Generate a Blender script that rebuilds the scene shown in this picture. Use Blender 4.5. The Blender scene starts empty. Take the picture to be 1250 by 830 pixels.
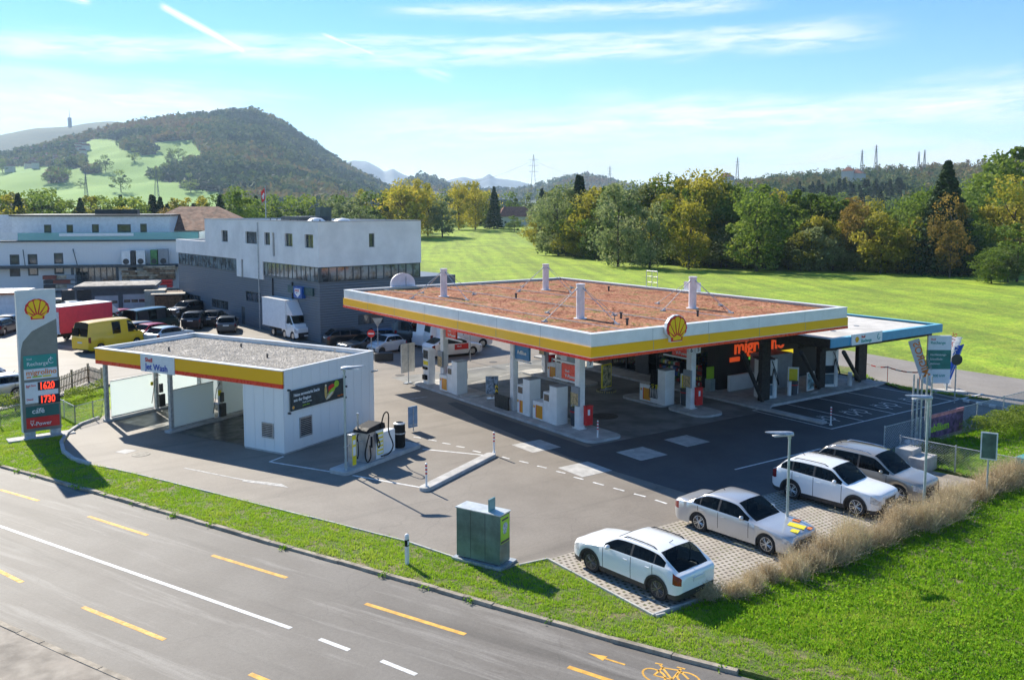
import bpy, bmesh, math, random
import numpy as np
from mathutils import Vector, Matrix, noise as mnoise
R=math.radians; PI=math.pi; D=bpy.data; SC=bpy.context.scene
COL=SC.collection
rng=random.Random(7); nrs=np.random.RandomState(11)
# ------------------------------------------------------------------ camera
CX,CY,CZ=-24.75,-29.38,11.497; AZ=0.9607; PIT=0.0950; FPX=1081.16; VPY=356.52
cam=D.cameras.new('camera'); camo=D.objects.new('camera',cam); COL.objects.link(camo)
camo.location=(CX,CY,CZ); camo.rotation_euler=(PI/2-PIT,0,AZ-PI/2)
cam.sensor_width=36; cam.lens=FPX/1250*36; cam.shift_y=-(415-VPY)/1250; cam.clip_start=0.5; cam.clip_end=40000
SC.camera=camo
# ------------------------------------------------------------------ light
SUN_EL=R(34.8); SUNV=Vector((-0.045,1.437,1.0)).normalized()
SUN_STR=4.6; SKY_STR=0.112; EXPO=0.92; HAZE=0.00012
SC.view_settings.view_transform='Standard'; SC.view_settings.look='None'; SC.view_settings.gamma=1
SC.view_settings.exposure=EXPO; SC.view_settings.use_curve_mapping=False
sl=D.lights.new('sun','SUN'); sl.energy=SUN_STR; sl.angle=R(0.5); sl.color=(1,0.93,0.80)
so=D.objects.new('sun',sl); COL.objects.link(so); so.rotation_euler=(-SUNV).to_track_quat('-Z','Y').to_euler(); so.location=(0,0,60)
SC.cycles.max_bounces=5; SC.cycles.diffuse_bounces=3; SC.cycles.volume_bounces=0; SC.cycles.transparent_max_bounces=6
class NB:
    """small node expression builder"""
    def __init__(s,nt): s.nt=nt
    def n(s,t,**k):
        x=s.nt.nodes.new(t)
        for a,b in k.items(): setattr(x,a,b)
        return x
    def link(s,a,b): s.nt.links.new(a,b)
    def put(s,v,sock):
        if hasattr(v,'links') or isinstance(v,bpy.types.NodeSocket): s.link(v,sock)
        else: sock.default_value=v
    def m(s,op,a,b=None,c=None,clamp=False):
        x=s.n('ShaderNodeMath',operation=op); x.use_clamp=clamp
        s.put(a,x.inputs[0])
        if b is not None: s.put(b,x.inputs[1])
        if c is not None: s.put(c,x.inputs[2])
        return x.outputs[0]
    def mr(s,v,a,b,c=0.0,d=1.0,smooth=True):
        x=s.n('ShaderNodeMapRange'); x.interpolation_type='SMOOTHSTEP' if smooth else 'LINEAR'
        s.put(v,x.inputs[0]); x.inputs[1].default_value=a; x.inputs[2].default_value=b; x.inputs[3].default_value=c; x.inputs[4].default_value=d
        return x.outputs[0]
    def noise(s,vec,scale,detail=3,rough=.55,dist=0):
        x=s.n('ShaderNodeTexNoise'); s.link(vec,x.inputs['Vector']); x.inputs['Scale'].default_value=scale
        x.inputs['Detail'].default_value=detail; x.inputs['Roughness'].default_value=rough; x.inputs['Distortion'].default_value=dist
        return x.outputs['Fac']
    def mix(s,f,a,b):
        x=s.n('ShaderNodeMix',data_type='RGBA'); s.put(f,x.inputs[0])
        for v,i in ((a,6),(b,7)):
            if isinstance(v,(tuple,list)): x.inputs[i].default_value=(*v[:3],1)
            else: s.link(v,x.inputs[i])
        return x.outputs[2]
    def xyz(s,a,b,c):
        x=s.n('ShaderNodeCombineXYZ'); s.put(a,x.inputs[0]); s.put(b,x.inputs[1]); s.put(c,x.inputs[2]); return x.outputs[0]
W=D.worlds.new('World'); SC.world=W; W.use_nodes=True
nt=W.node_tree; nt.nodes.clear(); b=NB(nt)
sky=b.n('ShaderNodeTexSky',sky_type='NISHITA'); sky.sun_disc=False; sky.sun_elevation=SUN_EL; sky.sun_rotation=math.atan2(SUNV.x,SUNV.y)
sky.altitude=550; sky.air_density=.85; sky.dust_density=0.0; sky.ozone_density=2.2
tc=b.n('ShaderNodeTexCoord'); sp=b.n('ShaderNodeSeparateXYZ'); b.link(tc.outputs['Generated'],sp.inputs[0])
fx,fy=math.cos(AZ),math.sin(AZ)
fw=b.m('ADD',b.m('MULTIPLY',sp.outputs[0],fx),b.m('MULTIPLY',sp.outputs[1],fy))
rt=b.m('SUBTRACT',b.m('MULTIPLY',sp.outputs[0],fy),b.m('MULTIPLY',sp.outputs[1],fx))
az=b.m('ARCTAN2',rt,fw)                       # azimuth to the right of the view heading
el=b.m('ARCSINE',sp.outputs[2])
def streak(a0,e0,a1,e1,wid,nsc=9,amp=.02,brk=.42,stren=1.0,fade=.08,seed=0.0):
    """a cirrus band / contrail laid along a line in azimuth-elevation of the sky"""
    dx,dy=a1-a0,e1-e0; L=math.hypot(dx,dy); dx/=L; dy/=L
    pa=b.m('SUBTRACT',az,a0); pe=b.m('SUBTRACT',el,e0)
    t=b.m('ADD',b.m('MULTIPLY',pa,dx),b.m('MULTIPLY',pe,dy))
    d=b.m('SUBTRACT',b.m('MULTIPLY',pe,dx),b.m('MULTIPLY',pa,dy))
    v=b.xyz(t,b.m('MULTIPLY',d,5.0),seed)
    nz=b.noise(v,nsc,5,.62,.4)
    d2=b.m('ADD',d,b.m('MULTIPLY',b.m('SUBTRACT',nz,.5),amp))
    g=b.mr(b.m('ABSOLUTE',d2),0,wid,1,0)
    ends=b.m('MULTIPLY',b.mr(t,0,fade,0,1),b.mr(t,L-fade,L,1,0))
    n2=b.noise(b.xyz(b.m('MULTIPLY',t,1.3),b.m('MULTIPLY',d,9.0),seed+4.0),nsc*2.2,6,.65,.3)
    br=b.mr(n2,brk-.16,brk+.2,.12,1)
    return b.m('MULTIPLY',b.m('MULTIPLY',b.m('MULTIPLY',g,ends),br),stren)
def ae(u,v):
    a=math.atan((u-625)/FPX); e=math.atan((253.5-v)/FPX*math.cos(a)); return a,e
cl=None
for (u0,v0,u1,v1,wid,nsc,amp,brk,st,fd) in (
    (-120,47,1120,38,.022,5,.035,.45,.72,.12),(430,22,960,8,.012,6,.02,.46,.62,.1),(300,52,1010,36,.008,8,.012,.42,.55,.12),
    (203,12,312,72,.0055,14,.004,.3,.95,.01),(392,45,470,75,.0028,14,.003,.35,.8,.015),(60,-6,128,12,.006,10,.004,.4,.8,.01),
    (-200,92,400,140,.036,4,.05,.44,.9,.15),(-250,128,300,140,.045,3.2,.06,.43,.8,.18),(100,92,420,128,.008,6,.01,.45,.45,.1),
    (360,172,1400,112,.040,4.2,.06,.45,.95,.15),(420,210,1400,170,.05,3.4,.07,.42,.9,.2),(650,150,960,128,.03,4.2,.05,.46,.9,.12),
    (820,150,1400,95,.018,5,.03,.47,.5,.12),(500,80,560,98,.012,10,.02,.45,.5,.02),(510,60,600,72,.007,10,.01,.45,.4,.03)):
    a0,e0=ae(u0,v0); a1,e1=ae(u1,v1)
    s_=streak(a0,e0,a1,e1,wid,nsc,amp,brk,st,fd,seed=u0*.013+v0*.07)
    cl=s_ if cl is None else b.m('MAXIMUM',cl,s_)
veil=b.m('MULTIPLY',b.mr(el,.01,.13,1,0),b.mr(b.noise(b.xyz(b.m('MULTIPLY',az,1.6),b.m('MULTIPLY',el,9),3.3),2.6,5,.6,.3),.36,.66,.25,.85))
cl=b.m('MAXIMUM',cl,b.m('MULTIPLY',veil,.28))
hsv=b.n('ShaderNodeHueSaturation'); b.link(sky.outputs[0],hsv.inputs['Color']); hsv.inputs['Saturation'].default_value=1.28; hsv.inputs['Hue'].default_value=.502
skyc=b.mix(cl,hsv.outputs[0],(6.4,6.45,6.5))
bg=b.n('ShaderNodeBackground'); b.link(skyc,bg.inputs[0]); bg.inputs[1].default_value=SKY_STR
wo=b.n('ShaderNodeOutputWorld'); b.link(bg.outputs[0],wo.inputs[0])
# ------------------------------------------------------------------ picture -> ground coordinates (calibrated camera)
_fw=np.array([math.cos(AZ)*math.cos(PIT),math.sin(AZ)*math.cos(PIT),-math.sin(PIT)]); _rt=np.array([math.sin(AZ),-math.cos(AZ),0]); _up=np.cross(_rt,_fw)
def raydir(u,v): return _fw+(u-625)/FPX*_rt-(v-VPY)/FPX*_up
def G(u,v,z=0.0):
    d=raydir(u,v); t=(z-CZ)/d[2]; return (CX+t*d[0],CY+t*d[1])
def azpos(u,r):
    """ground position on the azimuth of column u at horizontal distance r from the viewpoint"""
    d=raydir(u,253.5); k=r/math.hypot(d[0],d[1]); return (CX+k*d[0],CY+k*d[1])
def z_at(u,v,r):
    d=raydir(u,v); return CZ+d[2]/math.hypot(d[0],d[1])*r
def proj(x,y,z):
    d=np.array([x-CX,y-CY,z-CZ]); c=d@_fw; return 625+FPX*(d@_rt)/c, VPY-FPX*(d@_up)/c
def plane(u,v,O,ang,axis,off=0.0):
    d=raydir(u,v); c,s=math.cos(ang),math.sin(ang)
    cx,cy=CX-O[0],CY-O[1]; c2=(c*cx+s*cy,-s*cx+c*cy); d2=(c*d[0]+s*d[1],-s*d[0]+c*d[1]); i=0 if axis=='x' else 1
    t=(off-c2[i])/d2[i]; return c2[1-i]+t*d2[1-i], CZ+t*d[2]
# ------------------------------------------------------------------ materials
M={}
def mat(name,col,rough=.6,metal=0,var=.12,vs=3.0,bump=0,bs=40,spec=.5,coat=0,detail=4,trans=0,col2=None,coord='Object',emit=0,grain=0,gs=90):
    if name in M: return M[name]
    m=D.materials.new(name); m.use_nodes=True; nt=m.node_tree; nt.nodes.clear(); b=NB(nt)
    o=b.n('ShaderNodeOutputMaterial'); p=b.n('ShaderNodeBsdfPrincipled'); tc=b.n('ShaderNodeTexCoord'); v=tc.outputs[coord]
    p.inputs['Roughness'].default_value=rough; p.inputs['Metallic'].default_value=metal; p.inputs['Specular IOR Level'].default_value=spec
    p.inputs['Coat Weight'].default_value=coat; p.inputs['Coat Roughness'].default_value=.04
    c2=col2 or tuple(c*(1-var*2.2) for c in col); c1=col if col2 else tuple(min(1,c*(1+var*.6)) for c in col)
    f=b.mr(b.noise(v,vs,detail,.6),.3,.7)
    c=b.mix(f,c2,c1)
    if grain:
        g=b.mr(b.noise(v,gs,2,.7),.3,.7,1-grain,1+grain)
        mx=b.n('ShaderNodeMix',data_type='RGBA',blend_type='MULTIPLY'); mx.inputs[0].default_value=1; b.link(c,mx.inputs[6])
        b.link(b.xyz(g,g,g),mx.inputs[7]); c=mx.outputs[2]
    b.link(c,p.inputs['Base Color'])
    if var: b.put(b.mr(b.noise(v,vs*2.3,3),.3,.7,max(0,rough-.07),min(1,rough+.1)),p.inputs['Roughness'])
    if emit: b.link(c,p.inputs['Emission Color']); p.inputs['Emission Strength'].default_value=emit
    if bump:
        bp=b.n('ShaderNodeBump'); bp.inputs['Strength'].default_value=bump; bp.inputs['Distance'].default_value=.02
        b.link(b.noise(v,bs,4,.65),bp.inputs['Height']); b.link(bp.outputs[0],p.inputs['Normal'])
    if trans:
        t=b.n('ShaderNodeBsdfTranslucent'); b.link(c,t.inputs[0]); ms=b.n('ShaderNodeMixShader'); ms.inputs[0].default_value=trans
        b.link(p.outputs[0],ms.inputs[1]); b.link(t.outputs[0],ms.inputs[2]); b.link(ms.outputs[0],o.inputs[0])
    else: b.link(p.outputs[0],o.inputs[0])
    M[name]=m; return m
def nodes_of(m): 
    nt=m.node_tree; return NB(nt),[n for n in nt.nodes if n.type=='BSDF_PRINCIPLED'][0],[n for n in nt.nodes if n.type=='TEX_COORD'][0]
def basic(name,rough=.8):
    m=D.materials.new(name); m.use_nodes=True; nt=m.node_tree; nt.nodes.clear(); b=NB(nt)
    o=b.n('ShaderNodeOutputMaterial'); p=b.n('ShaderNodeBsdfPrincipled'); tc=b.n('ShaderNodeTexCoord'); b.link(p.outputs[0],o.inputs[0]); p.inputs['Roughness'].default_value=rough
    M[name]=m; return m,b,p,tc,o
# ------------------------------------------------------------------ mesh builder
class MB:
    def __init__(s): s.v=[];s.f=[];s.m=[]
    def add(s,vs,fs,mi=0):
        o=len(s.v); s.v+=[tuple(v) for v in vs]; s.f+=[tuple(o+i for i in f) for f in fs]; s.m+=[mi]*len(fs); return s
    def box(s,x0,x1,y0,y1,z0,z1,mi=0):
        return s.add([(x0,y0,z0),(x1,y0,z0),(x1,y1,z0),(x0,y1,z0),(x0,y0,z1),(x1,y0,z1),(x1,y1,z1),(x0,y1,z1)],
          [(0,3,2,1),(4,5,6,7),(0,1,5,4),(1,2,6,5),(2,3,7,6),(3,0,4,7)],mi)
    def cbox(s,c,sz,rz=0,mi=0,ry=0,rx=0):
        mt=Matrix.Translation(c)@Matrix.Rotation(rz,4,'Z')@Matrix.Rotation(ry,4,'Y')@Matrix.Rotation(rx,4,'X')
        x,y,z=sz[0]/2,sz[1]/2,sz[2]/2
        return s.add([mt@Vector(p) for p in ((-x,-y,-z),(x,-y,-z),(x,y,-z),(-x,y,-z),(-x,-y,z),(x,-y,z),(x,y,z),(-x,y,z))],
          [(0,3,2,1),(4,5,6,7),(0,1,5,4),(1,2,6,5),(2,3,7,6),(3,0,4,7)],mi)
    def prism(s,pts,z0,z1,mi=0,top_mi=None):
        n=len(pts); a=sum(pts[i][0]*pts[(i+1)%n][1]-pts[(i+1)%n][0]*pts[i][1] for i in range(n))
        if a<0: pts=pts[::-1]
        s.add([(p[0],p[1],z0) for p in pts]+[(p[0],p[1],z1) for p in pts],[tuple(range(n-1,-1,-1))]+[(i,(i+1)%n,n+(i+1)%n,n+i) for i in range(n)],mi)
        o=len(s.v)-2*n; s.f.append(tuple(o+n+i for i in range(n))); s.m.append(mi if top_mi is None else top_mi); return s
    def cyl(s,p0,p1,r0,r1=None,n=12,mi=0,caps=True):
        r1=r0 if r1 is None else r1; p0=Vector(p0);p1=Vector(p1);d=(p1-p0).normalized()
        a=d.orthogonal().normalized();c=d.cross(a)
        vs=[p0+(a*math.cos(t)+c*math.sin(t))*r0 for t in [2*PI*i/n for i in range(n)]]+[p1+(a*math.cos(t)+c*math.sin(t))*r1 for t in [2*PI*i/n for i in range(n)]]
        fs=[(i,(i+1)%n,n+(i+1)%n,n+i) for i in range(n)]
        if caps: fs+=[tuple(range(n-1,-1,-1)),tuple(range(n,2*n))]
        return s.add(vs,fs,mi)
    def tube(s,pts,r,n=6,mi=0):
        for i in range(len(pts)-1): s.cyl(pts[i],pts[i+1],r,r,n,mi)
        return s
    def lathe(s,prof,c=(0,0,0),n=24,mi=0,axis='z'):
        vs=[];k=len(prof)
        for i in range(n):
            t=2*PI*i/n
            for r,h in prof:
                p=(r*math.cos(t),r*math.sin(t),h) if axis=='z' else (r*math.cos(t),h,r*math.sin(t))
                vs.append((c[0]+p[0],c[1]+p[1],c[2]+p[2]))
        fs=[]
        for i in range(n):
            j=(i+1)%n
            for q in range(k-1): 
                f=(i*k+q,j*k+q,j*k+q+1,i*k+q+1); fs.append(f if axis=='z' else f[::-1])
        return s.add(vs,fs,mi)
    def build(s,name,mats,parent=None,smooth=0,bevel=0,loc=None,rz=None):
        me=D.meshes.new(name); me.from_pydata(s.v,[],s.f)
        for m in (mats if isinstance(mats,(list,tuple)) else [mats]): me.materials.append(m)
        me.polygons.foreach_set('material_index',s.m)
        if smooth:
            me.polygons.foreach_set('use_smooth',[True]*len(s.f)); me.set_sharp_from_angle(angle=R(smooth))
        me.update(); return obj(name,me,parent,bevel,loc,rz)
def obj(name,me,parent=None,bevel=0,loc=None,rz=None):
    o=D.objects.new(name,me); COL.objects.link(o)
    if parent: o.parent=parent
    if loc: o.location=loc
    if rz is not None: o.rotation_euler.z=rz
    if bevel:
        md=o.modifiers.new('bevel','BEVEL'); md.width=bevel; md.segments=2; md.limit_method='ANGLE'; md.angle_limit=R(40)
    return o
def tag(o,label=None,cat=None,group=None,kind=None):
    if label: o['label']=label
    if cat: o['category']=cat
    if group: o['group']=group
    if kind: o['kind']=kind
    return o
def thing(name,label,cat,loc=(0,0,0),rz=0,group=None):
    o=D.objects.new(name,None); COL.objects.link(o); o.location=loc; o.rotation_euler.z=rz; o.empty_display_size=.3
    return tag(o,label,cat,group)
def copy_thing(src,loc,rz=None,label=None,group=None):
    r=src.copy(); COL.objects.link(r); r.location=loc
    if rz is not None: r.rotation_euler.z=rz
    if label: r['label']=label
    if group: r['group']=group
    for c in src.children:
        k=c.copy(); COL.objects.link(k); k.parent=r
        for g in c.children:
            j=g.copy(); COL.objects.link(j); j.parent=k
    return r
def npmesh(name,V,F,mats,parent=None,col=None,smooth=False,midx=None):
    """V (n,3), F (m,k) fast mesh; col = per-face value stored as face attribute 'tint'"""
    me=D.meshes.new(name); V=np.asarray(V,np.float32); F=np.asarray(F,np.int32); k=F.shape[1]
    me.vertices.add(len(V)); me.vertices.foreach_set('co',V.ravel()); me.loops.add(F.size); me.loops.foreach_set('vertex_index',F.ravel())
    me.polygons.add(len(F)); me.polygons.foreach_set('loop_start',np.arange(0,F.size,k,dtype=np.int32)); me.polygons.foreach_set('loop_total',np.full(len(F),k,np.int32))
    if midx is not None: me.polygons.foreach_set('material_index',np.asarray(midx,np.int32))
    me.update(calc_edges=True)
    if col is not None:
        a=me.attributes.new('tint','FLOAT','FACE'); a.data.foreach_set('value',np.asarray(col,np.float32))
    for m in (mats if isinstance(mats,(list,tuple)) else [mats]): me.materials.append(m)
    if smooth: me.polygons.foreach_set('use_smooth',[True]*len(F))
    return me if parent is False else obj(name,me,parent)
def text(s,size,m,parent,loc,rz=0,name='lettering',bold=0.0,ext=.006,align='LEFT',sx=1.0,tilt=None,spacing=1.0,roll=0.0,mirror=False):
    cu=D.curves.new(name,'FONT'); cu.body=s; cu.size=size; cu.extrude=ext; cu.offset=bold*size; cu.align_x=align; cu.space_character=spacing; cu.resolution_u=3
    t=D.objects.new('tmp',cu); COL.objects.link(t)
    bpy.context.view_layer.update(); me=D.meshes.new_from_object(t); D.objects.remove(t); D.curves.remove(cu)
    me.transform(Matrix.Diagonal((-sx if mirror else sx,1,1,1)))
    if mirror: me.flip_normals()
    if roll: me.transform(Matrix.Rotation(roll,4,'Z'))
    me.transform(Matrix.Rotation(PI/2 if tilt is None else tilt,4,'X')); me.materials.clear(); me.materials.append(m); me.name=name
    return obj(name,me,parent,0,loc,rz)
# ================================================================== GROUND, ROADS
def pip(x,y,poly):
    c=False;n=len(poly);j=n-1
    for i in range(n):
        xi,yi=poly[i];xj,yj=poly[j]
        if (yi>y)!=(yj>y) and x<(xj-xi)*(y-yi)/(yj-yi)+xi: c=not c
        j=i
    return c
def lerp_tab(tab,u):
    if u<=tab[0][0]: return tab[0][1]
    for (a,b_),(c,d) in zip(tab,tab[1:]):
        if u<=c: return b_+(d-b_)*(u-a)/(c-a)
    return tab[-1][1]
def sstep(x): x=max(0,min(1,x)); return x*x*(3-2*x)
def HT(x,y):
    r=math.hypot(x-CX,y-CY); return -.15+5.5*sstep((r-270)/260)
# materials ---------------------------------------------------------
def asphalt(name,c0,c1,stain,ang=0,wear=0):
    m,b,p,tc,o=basic(name,.70); p.inputs['Specular IOR Level'].default_value=.5; v=tc.outputs['Object']
    mp=b.n('ShaderNodeMapping'); b.link(v,mp.inputs[0]); mp.vector_type='TEXTURE'; mp.inputs['Rotation'].default_value=(0,0,ang); mp.inputs['Scale'].default_value=(14,1.0,1); vm=mp.outputs[0]
    c=b.mix(b.mr(b.noise(v,.35,5,.6),.32,.68),c0,c1)
    c=b.mix(b.m('MULTIPLY',b.mr(b.noise(vm,.9,5,.62,.3),.5,.75),stain),c,tuple(k*.6 for k in c0))
    if wear: c=b.mix(b.m('MULTIPLY',b.mr(b.noise(vm,1.35,6,.72,.5),.5,.68),wear),c,(.34,.315,.28))
    g=b.mr(b.noise(v,55,2,.8),.25,.75,.82,1.18); g2=b.mr(b.noise(v,9,4,.7),.3,.7,.92,1.07); g=b.m('MULTIPLY',g,g2)
    # tar seams
    vo=b.n('ShaderNodeTexVoronoi',feature='DISTANCE_TO_EDGE'); vo.inputs['Scale'].default_value=.11; wv=b.n('ShaderNodeVectorMath',operation='ADD'); b.link(v,wv.inputs[0])
    nn=b.n('ShaderNodeTexNoise'); nn.inputs['Scale'].default_value=.8; b.link(v,nn.inputs['Vector']); b.link(nn.outputs['Color'],wv.inputs[1]); b.link(wv.outputs[0],vo.inputs['Vector'])
    g=b.m('MULTIPLY',g,b.mr(vo.outputs['Distance'],0,.004,.88,1))
    mx=b.n('ShaderNodeMix',data_type='RGBA',blend_type='MULTIPLY'); mx.inputs[0].default_value=1; b.link(c,mx.inputs[6]); b.link(b.xyz(g,g,g),mx.inputs[7]); b.link(mx.outputs[2],p.inputs['Base Color'])
    bp=b.n('ShaderNodeBump'); bp.inputs['Strength'].default_value=.35; bp.inputs['Distance'].default_value=.01; b.link(b.noise(v,60,3,.7),bp.inputs['Height']); b.link(bp.outputs[0],p.inputs['Normal'])
    return m
RDA=math.atan2(-.919,.394)
asphalt('lot_asphalt',(.195,.166,.136),(.245,.212,.175),.65)
asphalt('road_asphalt',(.135,.118,.100),(.17,.152,.131),.7,RDA,wear=.45)
asphalt('lane_asphalt',(.25,.218,.182),(.30,.265,.225),.2,1.2)
def grassmat(name,c0,c1,c2,sc=1.0,bs=18,bd=.05,stripes=0,far=False):
    m,b,p,tc,o=basic(name,.9); v=tc.outputs['Object']
    c=b.mix(b.mr(b.noise(v,.05*sc,5,.6),.35,.65),c0,c1)
    c=b.mix(b.mr(b.noise(v,.6*sc,6,.7),.42,.68),c,c2)
    g=b.mr(b.noise(v,4.0*sc,5,.75),.3,.7,.6,1.35)
    if stripes:
        mp=b.n('ShaderNodeMapping'); b.link(v,mp.inputs[0]); mp.vector_type='TEXTURE'; mp.inputs['Rotation'].default_value=(0,0,1.05); mp.inputs['Scale'].default_value=(50,2.6,1)
        g=b.m('MULTIPLY',g,b.mr(b.noise(mp.outputs[0],1,4,.6),.3,.7,.74,1.2)); g=b.m('MULTIPLY',g,b.mr(b.noise(v,.12,4,.65),.35,.65,.84,1.12))
    mx=b.n('ShaderNodeMix',data_type='RGBA',blend_type='MULTIPLY'); mx.inputs[0].default_value=1; b.link(c,mx.inputs[6]); b.link(b.xyz(g,g,g),mx.inputs[7]); b.link(mx.outputs[2],p.inputs['Base Color'])
    bp=b.n('ShaderNodeBump'); bp.inputs['Strength'].default_value=.9; bp.inputs['Distance'].default_value=bd; b.link(b.noise(v,bs,4,.7),bp.inputs['Height']); b.link(bp.outputs[0],p.inputs['Normal'])
    return m
grassmat('field',(.19,.30,.008),(.25,.36,.010),(.33,.40,.02),1,5,.12,stripes=1)
grassmat('verge',(.10,.15,.02),(.14,.19,.03),(.27,.21,.11),2)
mat('kerb',(.40,.34,.26),.85,var=.2,vs=2,bump=.5,bs=30,grain=.18)
mat('concrete',(.50,.49,.47),.8,var=.12,vs=1.5,bump=.25,bs=25,grain=.1)
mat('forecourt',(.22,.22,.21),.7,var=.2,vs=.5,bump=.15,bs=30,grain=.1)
mat('pale_concrete',(.52,.50,.47),.8,var=.12,vs=2,bump=.2,grain=.08)
mat('line_white',(.78,.77,.74),.7,var=.15,vs=4,grain=.12)
mat('line_worn',(.52,.50,.47),.75,var=.2,vs=5,grain=.2)
mat('line_yellow',(.80,.42,.06),.7,var=.14,vs=4,grain=.14)
# terrain -------------------------------------------------------------
rs=[0]+[6*1.075**i for i in range(0,96)]
NA=144; V=[];F=[]
for i,r in enumerate(rs):
    for a in range(NA):
        t=2*PI*a/NA; x,y=CX+60*fx+r*math.cos(t),CY+60*fy+r*math.sin(t); V.append((x,y,HT(x,y)))
for i in range(len(rs)-1):
    for a in range(NA):
        c=(a+1)%NA; F.append((i*NA+a,(i+1)*NA+a,(i+1)*NA+c,i*NA+c))
tag(npmesh('ground',V,F,M['field'],smooth=True),kind='structure')
def sheet(name,pts,z0,z1,m,kind='structure'):
    return tag(MB().prism(pts,z0,z1).build(name,m),kind=kind)
def ext(p,q_,k): # extend beyond q from p
    d=(q_[0]-p[0],q_[1]-p[1]); L=math.hypot(*d); return (q_[0]+d[0]/L*k,q_[1]+d[1]/L*k)
ZR=-.10
kf=[G(u,v,0) for u,v in ((0,568),(50,581.5),(120,601),(192,622),(260,641),(328,661),(412,684),(500,709),(600,738),(672,758),(744,779),(820,799),(900,819))]
kf=[ext(kf[3],kf[0],90)]+kf+[ext(kf[-4],kf[-1],70)]
kn=[G(u,v,0) for u,v in ((0,757),(85,795),(170,832))]
kn=[ext(kn[2],kn[0],110)]+kn+[ext(kn[0],kn[2],60)]
sheet('road',kf+kn[::-1],-.35,ZR,M['road_asphalt'])
def off(pl,d):
    out=[]
    for i,p in enumerate(pl):
        a=pl[max(0,i-1)];c=pl[min(len(pl)-1,i+1)]; dx,dy=c[0]-a[0],c[1]-a[1]; L=math.hypot(dx,dy); out.append((p[0]-dy/L*d,p[1]+dx/L*d))
    return out
def kerb_run(name,pl,w,z0,z1,m,seg=1.0,jit=.012,side=1):
    mb=MB(); 
    for i in range(len(pl)-1):
        a,c=Vector(pl[i]),Vector(pl[i+1]); L=(c-a).length; n=max(1,int(L/seg)) if L<60 else max(1,int(L/4)); d=(c-a)/L; ang=math.atan2(d.y,d.x)
        for k in range(n):
            p=a+d*(L*(k+.5)/n)+Vector((-d.y,d.x))*side*(w/2+rng.uniform(-jit,jit)); h=z1+rng.uniform(-jit,jit)
            mb.cbox((p.x,p.y,(z0+h)/2),(L/n-.012,w,h-z0),ang)
    return tag(mb.build(name,m,bevel=.012),kind='structure')
kerb_run('road_kerb',kf[1:-1],.17,-.3,.0,M['kerb'],1.0,.018,1)
kerb_run('road_kerb',kn[1:-1],.17,-.3,.0,M['kerb'],1.0,.012,-1)
kn2=off(kn,-.17); kn3=off(kn,-1.75)
mat('footpath',(.36,.31,.25),.85,var=.18,vs=.8,bump=.3,bs=40,grain=.12)
sheet('footpath',kn2+kn3[::-1],-.35,-.02,M['footpath'])
kn4=off(kn,-60); sheet('far_lawn',kn3+kn4[::-1],-.3,-.03,M['verge'])
# station asphalt ---------------------------------------------------------
lotb=[G(u,v) for u,v in ((122,511),(100,519),(84,530),(77,541),(80,552),(92,561),(112,567),(140,572),(200,586),(320,616),(410,638),(500,661),(557,680),(611,697),(633,689),(668,681.5))]
px0,py0=-7.62,-7.0
pav=[(-7.62,-7.0),(-7.62,-11.95),(10.2,-11.95),(10.2,-6.75)]
fl=[G(127,471),G(70,484),G(0,500)]; fl.append((fl[2][0]-8,fl[2][1]+6)); fl.append((fl[2][0]-34,fl[2][1]+75))
rd_n=[G(1054,462.5),G(1120,476),G(1180,489.5),G(1250,503)]; rd_f=[G(1054,430),G(1166,449.5),G(1250,462)]
dn=Vector(rd_n[0])-Vector(rd_n[3]); dn.normalize()
lot=lotb+[(-7.62,-7.0),(10.2,-6.75),(12.2,-7.3),(12.9,-5.6),(27.2,-5.75),rd_n[3],rd_n[2],rd_n[1],rd_n[0],(29.3,6.5),(30,24),(24,60),(30,72),(45,100),(20,125),(-50,128),fl[4],fl[3],fl[2],fl[1],fl[0],G(150,463),G(140,495)]
sheet('station_asphalt',lot,-.3,0.0,M['lot_asphalt'])
rn0=(rd_n[0][0]+dn.x*140,rd_n[0][1]+dn.y*140+6); rf=Vector(rd_f[0]); df=(Vector(rd_f[0])-Vector(rd_f[2])).normalized()
sheet('lane',[ext(rd_n[2],rd_n[3],70),rd_n[3],rd_n[2],rd_n[1],rd_n[0],(31.5,8),(33,16),(38,30),(50,52),(57,50),tuple(rf+df*8),rd_f[0],rd_f[1],rd_f[2],ext(rd_f[1],rd_f[2],70)],-.3,-.06,M['lane_asphalt'])
kerb_run('lane_kerb',[rd_n[3],rd_n[2],rd_n[1],rd_n[0]],.15,-.2,.035,M['pale_concrete'],1.0,.005,-1)
sheet('lane_strip',[(28.9,-2.9),tuple(Vector(rd_n[1])+Vector((-.1,0))),rd_n[0],(31.4,8.1),(30.6,12),(29.0,12.0),(28.3,4.2),(27.2,1.8)],-.2,.06,M['verge'])
asphalt('new_and_shade_asphalt',(.07,.07,.072),(.095,.094,.094),.2)
sheet('new_and_shade_asphalt',[(1.2,-6.6),(12.2,-7.2),(12.95,-5.55),(27.1,-5.7),(28.3,3.4),(15.3,3.4),(15.3,2.84),(2.2,2.84),(2.2,15),(1.6,15),(.8,10),(.4,2)],-.1,.003,M['new_and_shade_asphalt'])  # newer asphalt at the bays; strip beside the pump island painted as canopy shade
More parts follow.
